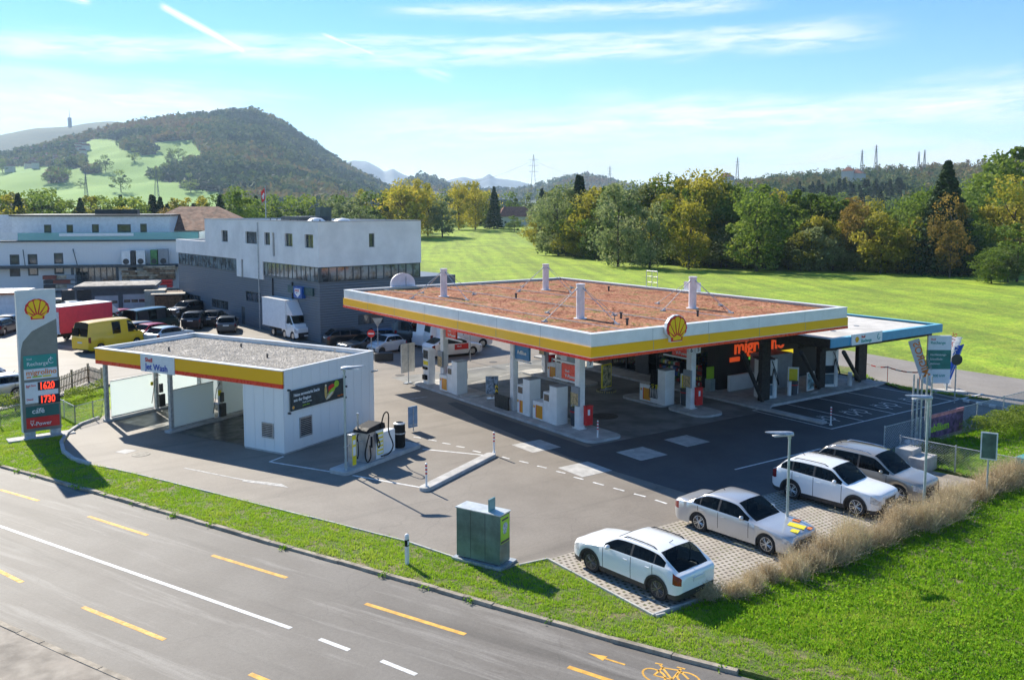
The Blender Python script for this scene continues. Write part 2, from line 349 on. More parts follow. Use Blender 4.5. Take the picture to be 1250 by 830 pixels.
# concrete forecourt + inspection slabs + bays
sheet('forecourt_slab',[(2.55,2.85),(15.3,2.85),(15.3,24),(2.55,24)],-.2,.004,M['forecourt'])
for k,(cx,cy,w) in enumerate(((3.58,.5,.85),(7.0,.9,.8),(-.2,.1,.85),(.3,4.4,.85))):
    tag(MB().box(cx-w,cx+w,cy-w,cy+w,-.1,.008).build('tank_cover_slab',M['pale_concrete']),kind='structure')
tag(MB().prism([(15.3+0.0,-.9),(15.75,-.9),(15.75,2.9),(16.6,3.4),(28.2,3.4),(28.2,3.6),(16.6,25),(15.3,25)],-.1,.13).build('store_kerb',M['concrete'],bevel=.02),kind='structure')
# painted markings -------------------------------------------------------------
def strip(mb,p,q_,w,z0,z1,mi=0):
    p,q_=Vector(p[:2]),Vector(q_[:2]); d=(q_-p).normalized(); n=Vector((-d.y,d.x))*w/2
    return mb.prism([tuple(p+n),tuple(q_+n),tuple(q_-n),tuple(p-n)],z0,z1,mi)
mb=MB(); zt=ZR+.004
w0,w1=G(0,642,ZR),G(355,766.5,ZR); strip(mb,ext(w1,w0,60),w1,.14,ZR-.02,zt)
for a,c in (((390,779.5),(426,793)),((465.5,806),(508,823)),((552,839),(600,857)),((650,876),(700,895))): strip(mb,G(*a,ZR),G(*c,ZR),.14,ZR-.02,zt)
tag(mb.build('centre_line',M['line_white']),kind='structure')
mb=MB()
ydash=[((0,597.5),(47,611)),((108,630),(180,653)),((259,677.5),(350,705)),((446,736.5),(568,774)),((693.5,813.5),(750,832))]
for a,c in ydash: strip(mb,G(*a,ZR),G(*c,ZR),.15,ZR-.02,zt)
a=Vector(G(0,597.5,ZR)); c=Vector(G(108,630,ZR)); d=(a-c); 
for k in range(1,9):
    s=a+d.normalized()*(2.2+5.9*(k-1)+.6); strip(mb,s,s+d.normalized()*3.0,.15,ZR-.02,zt)
for a,c in (((-60,667),(27,710.5)),((101,740.5),(201,780.5)),((305,822),(400,861))): strip(mb,G(*a,ZR),G(*c,ZR),.15,ZR-.02,zt)
tag(mb.build('cycle_lane_dashes',M['line_yellow']),kind='structure')
# cycle symbol and arrow: axes along the road
u0=Vector(G(845,823,ZR))-Vector(G(740,795,ZR)); u0.normalize()   # towards picture right
n0=Vector((-u0.y,u0.x)); 
o0=Vector(G(718,797,ZR)); o1=Vector(G(763,811,ZR)); mb=MB(); d=(o1-o0).normalized(); n=Vector((-d.y,d.x))
strip(mb,o0+d*.35,o1,.07,ZR-.02,zt); mb.prism([tuple(o0),tuple(o0+d*.5+n*.13),tuple(o0+d*.5-n*.13)],ZR-.02,zt+.001)
tag(mb.build('lane_arrow',M['line_yellow']),kind='structure')
mb=MB(); bo=Vector(G(818,822,ZR)); across=Vector(G(818,812,ZR))-Vector(G(818,830,ZR)); across.normalize()
def B2(x,y): 
    q_=bo+u0*x+across*y; return (q_.x,q_.y)
def ring(cx,cy,r,w):
    N=20
    for i in range(N): 
        a0,a1=2*PI*i/N,2*PI*(i+1)/N; strip(mb,B2(cx+r*math.cos(a0),cy+r*math.sin(a0)),B2(cx+r*math.cos(a1),cy+r*math.sin(a1)),w,ZR-.02,zt)
ring(-.42,-.28,.30,.055); ring(.48,-.02,.30,.055)
for a,c in (((-.42,-.28),(-.2,.2)),((-.2,.2),(.25,.28)),((.25,.28),(.48,-.02)),((-.42,-.28),(.05,-.25)),((.05,-.25),(.25,.28)),((-.2,.2),(.05,-.25)),((-.2,.2),(-.28,.34)),((-.40,.33),(-.2,.36)),((.25,.28),(.30,.42)),((.18,.42),(.40,.43))): strip(mb,B2(*a),B2(*c),.055,ZR-.02,zt)
tag(mb.build('cycle_symbol',M['line_yellow']),kind='structure')
# lot lines
mb=MB(); L=lambda a,c,w=.11,z=.0045: strip(mb,G(*a),G(*c),w,-.02,z)
L((329,563.5),(406,576)); L((329,563.5),(346,557)); L((430,580),(512,594.5)); 
L((516,548),(598,556)); L((897,573),(1002,547.5))
dd=[(480,539.5),(500,543),(519,547)]
for a,c in (((505,533),(514,534.5)),((523,536.5),(533,538)),((540,540.5),(550,542)),((557,544.5),(567,546)),((577,550),(587,552)),((613,557.5),(622,560)),((634,562.5),(645,565)),((656,568.5),(667,571)),((679,575),(690,577.5)),((700.5,582),(712,585)),((724,588.5),(737,592)),((749,595.5),(762,599)),((774,602.5),(788,606)),((800,610),(814,614.5))): L(a,c,.10)
rx,ry,bd,bl=14.9,-1.75,2.947,5.157
for k in range(0,5): strip(mb,(rx+k*bd,ry+(0 if k else 0)),(rx+k*bd,ry+bl),.10,-.02,.005)
strip(mb,(rx-.05,ry),(rx+5.2*bd,ry),.11,-.02,.0065); strip(mb,(rx,ry+bl),(rx+4.2*bd,ry+bl),.11,-.02,.0065)
tag(mb.build('lot_markings',M['line_white']),kind='structure')
mb=MB()
for a,c in (((497,487.5),(522,484)),((566,452),(600,447)),((575,468),(640,452)),((618,447),(650,441.5))): strip(mb,G(*a),G(*c),.12,-.02,.0045)
strip(mb,G(225,571),G(300,586),.10,-.02,.005); mb.prism([G(344,590.5),G(352,595),G(296,587.5),G(296,585)],-.02,.006)
strip(mb,(-14,53),(-4,31),.14,-.02,.005); strip(mb,(-15.5,56.5),(-18,61),.14,-.02,.005)
tag(mb.build('worn_markings',M['line_worn']),kind='structure')
# charging-plug pictograms in the bays (two plugs facing a car outline)
mb=MB()
for k in range(4):
    cx,cy=rx+(k+.5)*bd,ry+1.35
    for x0 in (-.75,.15):
        P=[(x0,0),(x0+.1,.5),(x0+.5,.6),(x0+.62,.1),(x0+.45,-.15),(x0+.1,-.2),(x0,0)]
        for a,c in zip(P,P[1:]): strip(mb,(cx+a[0],cy+a[1]),(cx+c[0],cy+c[1]),.09,-.02,.006)
        strip(mb,(cx+x0+.15,cy+.6),(cx+x0+.15,cy+.85),.07,-.02,.007); strip(mb,(cx+x0+.42,cy+.63),(cx+x0+.42,cy+.85),.07,-.02,.007)
        strip(mb,(cx+x0+.28,cy-.18),(cx+x0+.2,cy-.6),.08,-.02,.007)
    strip(mb,(cx-.2,cy+.15),(cx+.2,cy+.22),.09,-.02,.007)
tag(mb.build('charging_bay_symbols',M['line_white']),kind='structure')
# manhole covers and drains
mat('iron',(.09,.085,.08),.6,.4,var=.2,bump=.3)
for i,(u,v,r,lb) in enumerate(((172,554.5,.42,'iron manhole cover in the driveway in front of the car wash, beside a pale patch'),(488,458,.33,'iron manhole cover on the asphalt behind the car wash'),(602,442,.3,'iron manhole cover on sunlit asphalt below the canopy edge'),(738,508,.75,'large round iron cover set in the shaded forecourt beside the corner column'))):
    x,y=G(u,v); tag(MB().cyl((x,y,-.05),(x,y,.012),r,n=28).build('manhole_cover',M['iron']),lb,'manhole cover')
x,y=G(160,552); sheet('patch',[(x-.6,y+.5),(x-.1,y+.75),(x+.3,y+.2),(x-.3,y-.1)],-.02,.006,M['pale_concrete'])
# permeable pavers -------------------------------------------------------------
m,b,p,tc,o=basic('pavers',.9); v=tc.outputs['Object']
mp=b.n('ShaderNodeMapping'); b.link(v,mp.inputs[0]); mp.inputs['Scale'].default_value=(5.0,5.0,1)
sx=b.n('ShaderNodeSeparateXYZ'); b.link(mp.outputs[0],sx.inputs[0])
fxx=b.m('FRACT',b.m('ADD',sx.outputs[0],b.m('MULTIPLY',b.m('FLOOR',sx.outputs[1]),.5))); fyy=b.m('FRACT',sx.outputs[1])
hx=b.mr(b.m('ABSOLUTE',b.m('SUBTRACT',fxx,.5)),.20,.26,1,0); hy=b.mr(b.m('ABSOLUTE',b.m('SUBTRACT',fyy,.5)),.20,.28,1,0); hole=b.m('MULTIPLY',hx,hy)
base=b.mix(b.mr(b.noise(v,1.2,4,.6),.3,.7),(.36,.315,.26),(.46,.41,.35)); fill=b.mix(b.mr(b.noise(v,1.7,4,.7),.45,.6),(.15,.125,.095),(.13,.14,.05))
gg=b.mr(b.noise(v,40,2,.7),.3,.7,.88,1.12); mx=b.n('ShaderNodeMix',data_type='RGBA',blend_type='MULTIPLY'); mx.inputs[0].default_value=1; b.link(b.mix(hole,base,fill),mx.inputs[6]); b.link(b.xyz(gg,gg,gg),mx.inputs[7])
b.link(mx.outputs[2],p.inputs['Base Color']); bp=b.n('ShaderNodeBump'); bp.inputs['Strength'].default_value=.8; bp.inputs['Distance'].default_value=.04; b.link(b.m('MULTIPLY',hole,-1),bp.inputs['Height']); b.link(bp.outputs[0],p.inputs['Normal'])
sheet('paved_bays',pav,-.2,.012,M['pavers'])
kerb_run('paving_edge',[pav[0],pav[1],(-7.3,-12.0)],.07,-.1,.05,M['pale_concrete'],1,.004,-1)
kerb_run('paving_edge',[pav[1],(10.2,-12.0)],.08,-.1,.06,M['pale_concrete'],1,.004,1)
lb2=[p_ for p_ in lotb]; kerb_run('lot_edge',lb2[6:13],.07,-.1,.03,M['pale_concrete'],1,.004,-1)
kerb_run('lot_kerb',lb2[0:7],.16,-.1,.13,M['concrete'],.6,.003,-1)
kerb_run('lot_edge',lb2[14:16]+[pav[0]],.08,-.1,.04,M['pale_concrete'],1,.004,-1)
# path to the right of the bays
sheet('garden_path',[(10.2,-11.9),(10.2,-6.7),(11.9,-7.2),(12.6,-11.9)],-.2,-.004,M['footpath'])
# verge and lawn
verge=[kf[0]]+off(kf,.17)[1:-1]+[kf[-1],ext(kf[0],kf[-1],5),(60,-60),(60,-7),(27.5,-6),(13.0,-6.0),(12.6,-12.0),(-7.62,-12.05),(-7.62,-7.05)]+lotb[::-1]+[G(127,473),G(70,486),G(0,502),(fl[3][0]-.3,fl[3][1]-.3),(fl[4][0]-.5,fl[4][1])]
tag(MB().prism(verge,-.3,-.02).build('verge_ground',M['verge']),kind='structure')
# hills ---------------------------------------------------------------------
def hillmat(name,fo,me_,hs):
    m,b,p,tc,o=basic(name,.95); v=tc.outputs['Object']
    at=b.n('ShaderNodeAttribute',attribute_name='tint'); f=b.mr(b.noise(v,hs,5,.7),.35,.65)
    forest=b.mix(f,fo[0],fo[1]); fd=b.mix(b.mr(b.noise(v,hs*.15,4,.6),.3,.7),me_[0],me_[1]); b.link(b.mix(at.outputs['Fac'],forest,fd),p.inputs['Base Color']); return m
hillmat('hill_forest',((.03,.06,.025),(.07,.085,.03)),((.16,.32,.03),(.24,.39,.045)),.03)
MEADOW=[[(-300,206),(0,201),(40,200),(80,203),(105,197),(90,188),(90,176),(122,169),(150,172),(145,182),(170,187),(190,190),(186,176),(200,173),(240,172),(243,184),(252,192),(242,200),(232,196),(222,205),(206,203),(200,208),(207,216),(212,222),(220,219),(222,231),(240,231),(258,233),(275,236),(280,262),(-300,262)]]
TONGUE=[[(172,208),(192,211),(212,220),(212,223),(192,220)],[(56,224),(82,224),(82,214),(70,209),(56,214)],[(-300,188),(60,186),(95,198),(112,205),(120,211),(108,212),(92,206),(60,203),(-300,204)]]
def is_meadow(u,v): return any(pip(u,v,P) for P in MEADOW) and not any(pip(u,v,P) for P in TONGUE)
def ridge(name,tab,rf_,rr,zf,nu=170,nr=34,u0=-900,u1=2100,shape=1.15,amp=10,meadow=None,mm='hill_forest',seed=0,rfun=None,lift=0):
    V=[];T=[]
    for i in range(nu+1):
        u=u0+(u1-u0)*i/nu; v=lerp_tab(tab,u)+lift; rr_=rr if rfun is None else rfun(u); zr=z_at(u,v,rr_)
        for j in range(nr+6):
            t=j/nr; r=rf_+(rr_-rf_)*t; x,y=azpos(u,r)
            if t<=1: z=zf+(zr-zf)*(t**shape)
            else: z=zr-(zr-zf)*(t-1)*3.0
            nn=mnoise.fractal(Vector((x*.004,y*.004,seed)),1,2,5); z+=nn*amp*min(1,t*2)*(1-.75*max(0,min(1,(t-.75)*4)) if t<=1 else .25)
            V.append((x,y,max(z,-6)))
    F=[];K=nr+6
    for i in range(nu):
        for j in range(K-1): F.append((i*K+j,(i+1)*K+j,(i+1)*K+j+1,i*K+j+1))
    col=[]
    for f in F:
        c=np.mean([V[k] for k in f],axis=0); u,v=proj(*c); col.append(1.0 if (meadow and meadow(u,v)) else 0.0)
    o=tag(npmesh(name,V,F,M[mm],col=col,smooth=True),kind='structure'); return V,F,col,K
T_MTN=[(-900,235),(-400,222),(-200,212),(0,190),(60,177),(110,163),(130,158),(180,148),(230,141),(270,137),(290,135),(310,134.5),(335,142),(352,152),(370,164),(400,186),(430,205),(460,221),(490,238),(520,250),(600,262),(2100,275)]
MT=ridge('mountain',T_MTN,1150,2700,3,nu=300,nr=60,u0=-700,u1=640,shape=1.25,amp=16,meadow=is_meadow,lift=3)
T_BACK=[(-900,190),(-300,185),(0,167),(45,157),(90,154),(118,150),(145,149),(170,155),(200,163),(260,180),(400,230),(520,262),(2100,280)]
ridge('back_mountain',T_BACK,2900,4600,0,nu=160,nr=14,u0=-900,u1=560,amp=25,seed=3)
T_HILL=[(-900,270),(300,262),(440,250),(480,233),(500,219),(513,213),(530,216),(550,226),(575,233),(640,231),(665,224),(690,217),(712,213.5),(735,217),(760,224),(800,230),(900,236),(2100,240)]
HM=ridge('distant_hill',T_HILL,1700,3300,3,nu=200,nr=20,u0=380,u1=1300,amp=12,seed=8,lift=2)
mat('rock',(.22,.25,.26),.95,var=.3,vs=.002)
M['rock_hill']=M['rock']
T_ALP=[(-200,262),(380,222),(400,208),(418,200),(432,196),(448,197),(462,204),(470,210),(480,206),(492,213),(505,217),(520,214),(540,222),(556,218),(566,216),(578,219),(588,218),(597,212.5),(606,218),(618,219),(632,221),(650,226),(680,232),(760,245),(2100,262)]
ridge('alps',T_ALP,7200,9500,0,nu=220,nr=12,u0=300,u1=900,amp=8,seed=5,mm='rock')
T_RIGHT=[(600,250),(780,236),(860,226),(900,221),(940,216),(1000,211),(1050,206),(1100,205),(1150,203),(1200,197),(1250,190),(1400,172),(2100,160)]
RIG=lambda u: 1250
RH=ridge('wooded_slope',T_RIGHT,330,1250,-2,nu=170,nr=34,u0=700,u1=1900,shape=1.5,amp=6,meadow=lambda u,v: (pip(u,v,[(1160,300),(1160,284),(1215,286),(1260,288),(1260,320)]) or pip(u,v,[(1172,212),(1190,205),(1215,205),(1215,209)])),seed=12,lift=6)
def hill_point(u,t,tab=T_RIGHT,rf_=330,rr=1250,zf=-2,shape=1.5,amp=6,seed=12,lift=6):
    v=lerp_tab(tab,u)+lift; r=rf_+(rr-rf_)*t; zr=z_at(u,v,rr); x,y=azpos(u,r); nn=mnoise.fractal(Vector((x*.004,y*.004,seed)),1,2,5)
    z=zf+(zr-zf)*t**shape+nn*amp*min(1,t*2)*(1-.75*max(0,min(1,(t-.75)*4))); return x,y,z
# ================================================================== STATION
mat('white_panel',(.84,.84,.82),.35,var=.04,vs=1.2,bump=.0)
mat('white_paint',(.86,.85,.83),.4,var=.06,vs=2)
mat('white_trim',(.80,.80,.79),.35,var=.04)
mat('yellow_panel',(1.0,.50,.0),.3,var=.0,vs=.8,coat=.2)
mat('red_panel',(.90,.035,.01),.3,var=.04,coat=.3)
mat('steel',(.48,.50,.52),.35,.75,var=.1)
mat('galv',(.50,.53,.55),.45,.5,var=.14,vs=8)
mat('dark_metal',(.05,.055,.06),.45,.3,var=.1)
mat('black_rubber',(.014,.014,.015),.6,var=.1,spec=.2)
mat('soffit',(.78,.78,.77),.6,var=.05)
mat('soft_grey',(.30,.32,.34),.5,var=.08)
mat('signal_red',(.70,.02,.02),.4,var=.05)
mat('shell_yellow',(1.0,.62,.0),.4,var=.03)
mat('paper_white',(.82,.83,.84),.5,var=.03)
mat('teal',(.02,.30,.26),.4,var=.04); mat('dark_teal',(.01,.13,.12),.4,var=.05)
mat('blue_sign',(.02,.20,.42),.4,var=.05); mat('deep_blue',(.01,.05,.35),.4,var=.05)
mat('text_blue',(.01,.07,.45),.4,var=0); mat('text_red',(.72,.03,.03),.4,var=0); mat('text_white',(.85,.85,.85),.4,var=0); mat('text_teal',(.02,.35,.32),.4,var=0)
mat('text_dark',(.04,.04,.05),.5,var=0)
mat('orange',(.85,.22,.02),.4,var=0); mat('lime',(.38,.62,.03),.5,var=.06); mat('bright_yellow',(.90,.72,.02),.45,var=.04)
mat('lit_red',(.95,.05,.02),.5,var=0,emit=.9); mat('lit_orange',(.85,.10,.02),.5,var=0,emit=.25); mat('lit_green',(.12,.6,.08),.5,var=0,emit=.3); mat('lit_yellow',(.95,.72,.02),.5,var=0,emit=.4)
mat('pump_orange',(.85,.33,.01),.4,var=.05,coat=.2)
def glassmat(name,col,rough=.04,var=.35,vs=1.2,spec=.8):
    m,b,p,tc,o=basic(name,rough); b.link(b.mix(b.mr(b.noise(tc.outputs['Object'],vs,3,.6),.38,.62),tuple(c*(1-var) for c in col),tuple(c*(1+var) for c in col)),p.inputs['Base Color']); p.inputs['Specular IOR Level'].default_value=spec; return m
glassmat('dark_glass',(.03,.04,.045)); glassmat('store_glass',(.035,.04,.04),.05)
glassmat('window_glass',(.05,.065,.075),.06)
m,b,p,tc,o=basic('frosted_glass',.25); p.inputs['Base Color'].default_value=(.84,.89,.87,1)
tr=b.n('ShaderNodeBsdfTranslucent'); tr.inputs[0].default_value=(.88,.93,.91,1); ms=b.n('ShaderNodeMixShader'); ms.inputs[0].default_value=.65; b.link(p.outputs[0],ms.inputs[1]); b.link(tr.outputs[0],ms.inputs[2]); b.link(ms.outputs[0],o.inputs[0])
m,b,p,tc,o=basic('teal_glass',.06); p.inputs['Base Color'].default_value=(.35,.62,.62,1); p.inputs['Specular IOR Level'].default_value=.8
tt=b.n('ShaderNodeBsdfTransparent'); tt.inputs[0].default_value=(.7,.92,.92,1); ms=b.n('ShaderNodeMixShader'); ms.inputs[0].default_value=.45; b.link(p.outputs[0],ms.inputs[1]); b.link(tt.outputs[0],ms.inputs[2]); b.link(ms.outputs[0],o.inputs[0])
mat('timber_dark',(.035,.030,.026),.75,var=.25,vs=6,bump=.5,bs=25)
# scallop emblem ---------------------------------------------------------
def scallop(w,parent,loc,rz,depth=.18,rim='white_trim'):
    """fan-shaped shell emblem, red rim and seven yellow flutes, in a plane facing -y turned by rz"""
    pts=[]
    for k in range(0,25):
        t=PI*(-.115)+PI*1.23*k/24; r=.5+.012*math.cos(t*14)
        pts.append((r*math.cos(t),.03+r*math.sin(t)*.93))
    pts=pts+[(-.33,-.23),(-.285,-.27),(-.27,-.43),(.27,-.43),(.285,-.27),(.33,-.23)]
    def P(sc,dy=0,y0=0): return [(x*sc*w,(y*sc+dy)*w) for x,y in pts]
    def plate(pp,y0,y1,mi,mb): 
        n=len(pp); mb.add([(a,y0,c) for a,c in pp]+[(a,y1,c) for a,c in pp],[tuple(range(n)),tuple(range(2*n-1,n-1,-1))]+[(i,n+i,n+(i+1)%n,(i+1)%n) for i in range(n)],mi)
    root=D.objects.new('shell_emblem',None); COL.objects.link(root); root.location=loc; root.rotation_euler.z=rz
    if parent: root.parent=parent
    mb=MB(); plate(P(1.06),0,depth*.8,0,mb); mb.build('emblem_back',M[rim],root)
    mb=MB(); plate(P(1.0),-depth*.2,0.0,0,mb); mb.build('emblem_rim',M['signal_red'],root)
    mb=MB(); oy=-.36
    for k in range(7):
        a0=R(14+21.7*k)+R(1.6); a1=R(14+21.7*(k+1))-R(1.6); pp=[]
        am=(a0+a1)/2
        for a,rr in ((am-.02,.20),(a0,.66 if True else 0),(a0*.75+am*.25,.0),(am,.0),(a1*.75+am*.25,.0),(a1,.66),(am+.02,.20)):
            # distance to the outline along the ray from the hinge, shrunk
            ex=.425; ox,oyy=0,.03
            dx,dy=math.cos(a),math.sin(a); cy=oy-oyy; B_=dy*cy; C_=cy*cy-ex*ex; rm=-B_+math.sqrt(max(0,B_*B_-C_))
            if rr==.20: rad=.20
            elif rr==.66: rad=rm*.93
            else: rad=rm*(1.0 if a==am else .985)
            pp.append((dx*rad*w,(oy+dy*rad)*w))
        plate(pp[::-1],-depth*.2-.015*w,-depth*.2+.002,0,mb)
    plate([(-.2*w,-.385*w),(-.2*w,-.30*w),(0,-.2*w),(.2*w,-.30*w),(.2*w,-.385*w)],-depth*.2-.014*w,-depth*.2+.002,0,mb)
    mb.build('emblem_flutes',M['shell_yellow'],root)
    return root
# ---------------------------------------------------------------- CANOPY
CW,CD,ZT,ZY,ZB=18.48,25.785,5.976,5.433,4.818
can=thing('fuel_canopy','large fuel station canopy with red sedum roof, yellow and white fascia and four masts','canopy',(0,0,0))
mb=MB(); t=.12
mb.box(0,CW,0,t,ZY,ZT).box(0,CW,CD-t,CD,ZY,ZT).box(0,t,t,CD-t,ZY,ZT).box(CW-t,CW,t,CD-t,ZY,ZT)
mb.build('white_fascia',M['white_panel'],can)
mb=MB(); c=.34
mb.box(-.03,CW+.03,-.03,c,ZT,ZT+.03).box(-.03,CW+.03,CD-c,CD+.03,ZT,ZT+.03).box(-.03,c,c,CD-c,ZT,ZT+.03).box(CW-c,CW+.03,c,CD-c,ZT,ZT+.03)
mb.build('coping',M['white_trim'],can)
mb=MB(); zz=ZB+.16
e=.05
mb.box(-e,CW+e,-e,t,zz,ZY-.003).box(-e,CW+e,CD-t,CD+e,zz,ZY-.003).box(-e,t,t,CD-t,zz,ZY-.003).box(CW-t,CW+e,t,CD-t,zz,ZY-.003)
mb.build('yellow_fascia',M['yellow_panel'],can)
mb=MB(); e=.06
mb.box(-e,CW+e,-e,t,ZB,zz-.03).box(-e,CW+e,CD-t,CD+e,ZB,zz-.03).box(-e,t,t,CD-t,ZB,zz-.03).box(CW-t,CW+e,t,CD-t,ZB,zz-.03)
mb.build('red_fascia',M['red_panel'],can)
mb=MB(); e=.045
mb.box(-e,CW+e,-e,t,zz-.03,zz).box(-e,t,t,CD-t,zz-.03,zz); mb.build('fascia_joint',M['white_trim'],can)
mb=MB()
for k in range(1,7): mb.box(-.053,-.049,CD*k/7-.01,CD*k/7+.01,zz,ZY-.01); mb.box(-.003,.001,CD*k/7-.008,CD*k/7+.008,ZY,ZT)
for k in range(1,5): mb.box(CW*k/5-.01,CW*k/5+.01,-.053,-.049,zz,ZY-.01); mb.box(CW*k/5-.008,CW*k/5+.008,-.003,.001,ZY,ZT)
mb.build('panel_joints',M['soft_grey'],can)
MB().box(t,CW-t,t,CD-t,ZB+.08,ZB+.14).build('soffit',M['soffit'],can)
m,b,p,tc,o=basic('sedum',.95); v=tc.outputs['Object']
c1=b.mix(b.mr(b.noise(v,1.4,5,.7),.36,.62),(.38,.135,.06),(.52,.225,.11)); c1=b.mix(b.mr(b.noise(v,3.1,5,.75),.56,.66),c1,(.17,.19,.05)); c1=b.mix(b.mr(b.noise(v,.5,4,.7),.52,.66),c1,(.24,.14,.06)); c1=b.mix(b.mr(b.noise(v,.8,5,.75),.55,.7),c1,(.60,.30,.19))
g=b.mr(b.noise(v,22,3,.8),.3,.7,.72,1.25); mx=b.n('ShaderNodeMix',data_type='RGBA',blend_type='MULTIPLY'); mx.inputs[0].default_value=1; b.link(c1,mx.inputs[6]); b.link(b.xyz(g,g,g),mx.inputs[7]); b.link(mx.outputs[2],p.inputs['Base Color'])
bp=b.n('ShaderNodeBump'); bp.inputs['Strength'].default_value=.4; bp.inputs['Distance'].default_value=.03; b.link(b.noise(v,20,4,.7),bp.inputs['Height']); b.link(bp.outputs[0],p.inputs['Normal'])
ZR0=ZT-.14
bed=MB().box(t,CW-t,t,CD-t,ZB+.3,ZR0).build('roof_bed',M['sedum'],can)
N=34000; c=np.c_[nrs.uniform(.4,CW-.4,N),nrs.uniform(.4,CD-.4,N)]; a=nrs.uniform(0,2*PI,N); s=nrs.uniform(.04,.11,N); h=nrs.uniform(.006,.028,N)
V=np.zeros((N,3,3)); 
for k in range(3): V[:,k,0]=c[:,0]+s*np.cos(a+2.1*k); V[:,k,1]=c[:,1]+s*np.sin(a+2.1*k); V[:,k,2]=ZR0+(h if k==0 else h*.3)
tf=np.clip(np.array([mnoise.noise(Vector((a_*.7,b_*.7,1))) for a_,b_ in c])*.9+.42+nrs.normal(0,.18,N),0,1)
def tintmat(name,cols,rough=.9,trans=0,rand=0):
    m,b,p,tc,o=basic(name,rough); at=b.n('ShaderNodeAttribute',attribute_name='tint'); rp=b.n('ShaderNodeValToRGB'); e_=rp.color_ramp.elements
    f=at.outputs['Fac']
    if rand:
        oi=b.n('ShaderNodeObjectInfo'); f=b.m('ADD',b.m('MULTIPLY',f,1-rand),b.m('MULTIPLY',oi.outputs['Random'],rand))
    b.link(f,rp.inputs[0])
    while len(e_)<len(cols): e_.new(.5)
    for i,cc in enumerate(cols): e_[i].position=i/(len(cols)-1); e_[i].color=(*cc,1)
    b.link(rp.outputs[0],p.inputs['Base Color'])
    p.inputs['Specular IOR Level'].default_value=.25
    if trans:
        tr=b.n('ShaderNodeBsdfTranslucent'); b.link(rp.outputs[0],tr.inputs[0]); ms=b.n('ShaderNodeMixShader'); ms.inputs[0].default_value=trans; b.link(p.outputs[0],ms.inputs[1]); b.link(tr.outputs[0],ms.inputs[2]); b.link(ms.outputs[0],o.inputs[0])
    return m
tintmat('sedum_tufts',[(.30,.095,.045),(.46,.175,.085),(.58,.27,.15),(.42,.22,.08),(.20,.22,.05)])
so_=npmesh('sedum_plants',V.reshape(-1,3),np.arange(N*3).reshape(N,3),M['sedum_tufts'],parent=can,col=tf); so_['kind']='stuff'
# roof masts and stays
MX=[(3.9,5.5),(3.9,19.2),(12.05,5.5),(12.05,19.2)]
mat('mast_white',(.74,.70,.72),.5,var=.06)
for i,(x,y) in enumerate(MX):
    ms_=MB().cyl((x,y,ZR0-.02),(x,y,ZR0+1.72),.215,n=24).cyl((x,y,ZR0+1.722),(x,y,ZR0+1.80),.235,n=24).cyl((x,y,ZR0),(x,y,ZR0+.04),.34,n=24).build('roof_mast',M['mast_white'],can,smooth=40)
    mb=MB()
    for dx,dy in ((-2.3,0),(2.3,0),(0,-2.8),(0,2.8)):
        n=Vector((dx,dy,0)).normalized(); p0=Vector((x,y,ZR0+1.58))+n*.2; p1=Vector((x+dx,y+dy,ZR0+.05))
        mb.cyl(p0,p1,.016,n=8); mb.cyl(p0,p0+(p1-p0)*.1,.04,.02,8); mb.cyl(p1+(p0-p1)*.1,p1,.02,.045,8); mb.cbox((p1.x,p1.y,ZR0+.03),(.3,.16,.08),math.atan2(n.y,n.x))
    mb.build('mast_stays',M['galv'],ms_)
for x,y in ((5.6,4.3),(9.5,2.7),(13.6,6.9),(4.2,2.3),(7,15.6),(15,16)): MB().cyl((x,y,ZR0),(x,y,ZR0+.3),.06,n=10).cyl((x,y,ZR0+.28),(x,y,ZR0+.34),.09,n=10).build('vent_pipe',M['dark_metal'],can)
mb=MB(); 
for x in (6.6,): mb.box(x,x+.05,.5,CD-.5,ZR0+.06,ZR0+.09)
mb.box(2.6,2.64,.5,CD-.5,ZR0+.06,ZR0+.09); mb.box(10.2,10.24,.5,CD-.5,ZR0+.06,ZR0+.09)
mb.build('safety_lines',M['galv'],can)
# edge signs: front scallop, arch sign seen from behind, small emblem board and guard ladder on the far edge
scallop(1.28,can,(5.0,-.22,ZY+.42),0,.2)
mb=MB(); pts=[(-.95,0)]+[(.95*math.cos(PI-PI*k/16)*1.0,.25+.75*math.sin(PI*k/16)) for k in range(17)]+[(.95,0)]
n=len(pts); mb.add([(CD and x,0,z) for x,z in pts]+[(x,.14,z) for x,z in pts],[tuple(range(n)),tuple(range(2*n-1,n-1,-1))]+[(i,n+i,n+(i+1)%n,(i+1)%n) for i in range(n)])
hx,hy=4.5,CD+.02
mb.build('arch_sign',M['mast_white'],can,loc=(hx,hy,ZT-.05))
mb=MB().box(hx-.7,hx+.7,hy-.05,hy-.01,ZT+.05,ZT+.10).box(hx+.2,hx+.24,hy-.05,hy-.01,ZT,ZT+.7); mb.build('sign_frame',M['galv'],can)
bx_=CW-.1
mb=MB().box(bx_,bx_+.12,10.9,12.3,ZT+.02,ZT+.62); bb=mb.build('edge_sign',M['white_trim'],can); scallop(.5,can,(bx_-.03,11.4,ZT+.27),-PI/2,.06)
mb=MB()
for yy in (14.8,15.35,15.9): mb.tube([(CW-.1,yy,ZT),(CW-.1,yy,ZT+1.15)],.022)
for zz_ in (.35,.75,1.13): mb.tube([(CW-.1,14.8,ZT+zz_),(CW-.1,15.9,ZT+zz_)],.022)
mb.build('roof_ladder_guard',M['galv'],can)
# columns
for i,(x,y) in enumerate(MX):
    MB().box(x-.19,x+.19,y-.19,y+.19,.12,ZB+.08).box(x-.26,x+.26,y-.3,y+.3,.12,.17).build('column',M['white_paint'],can,bevel=.015)
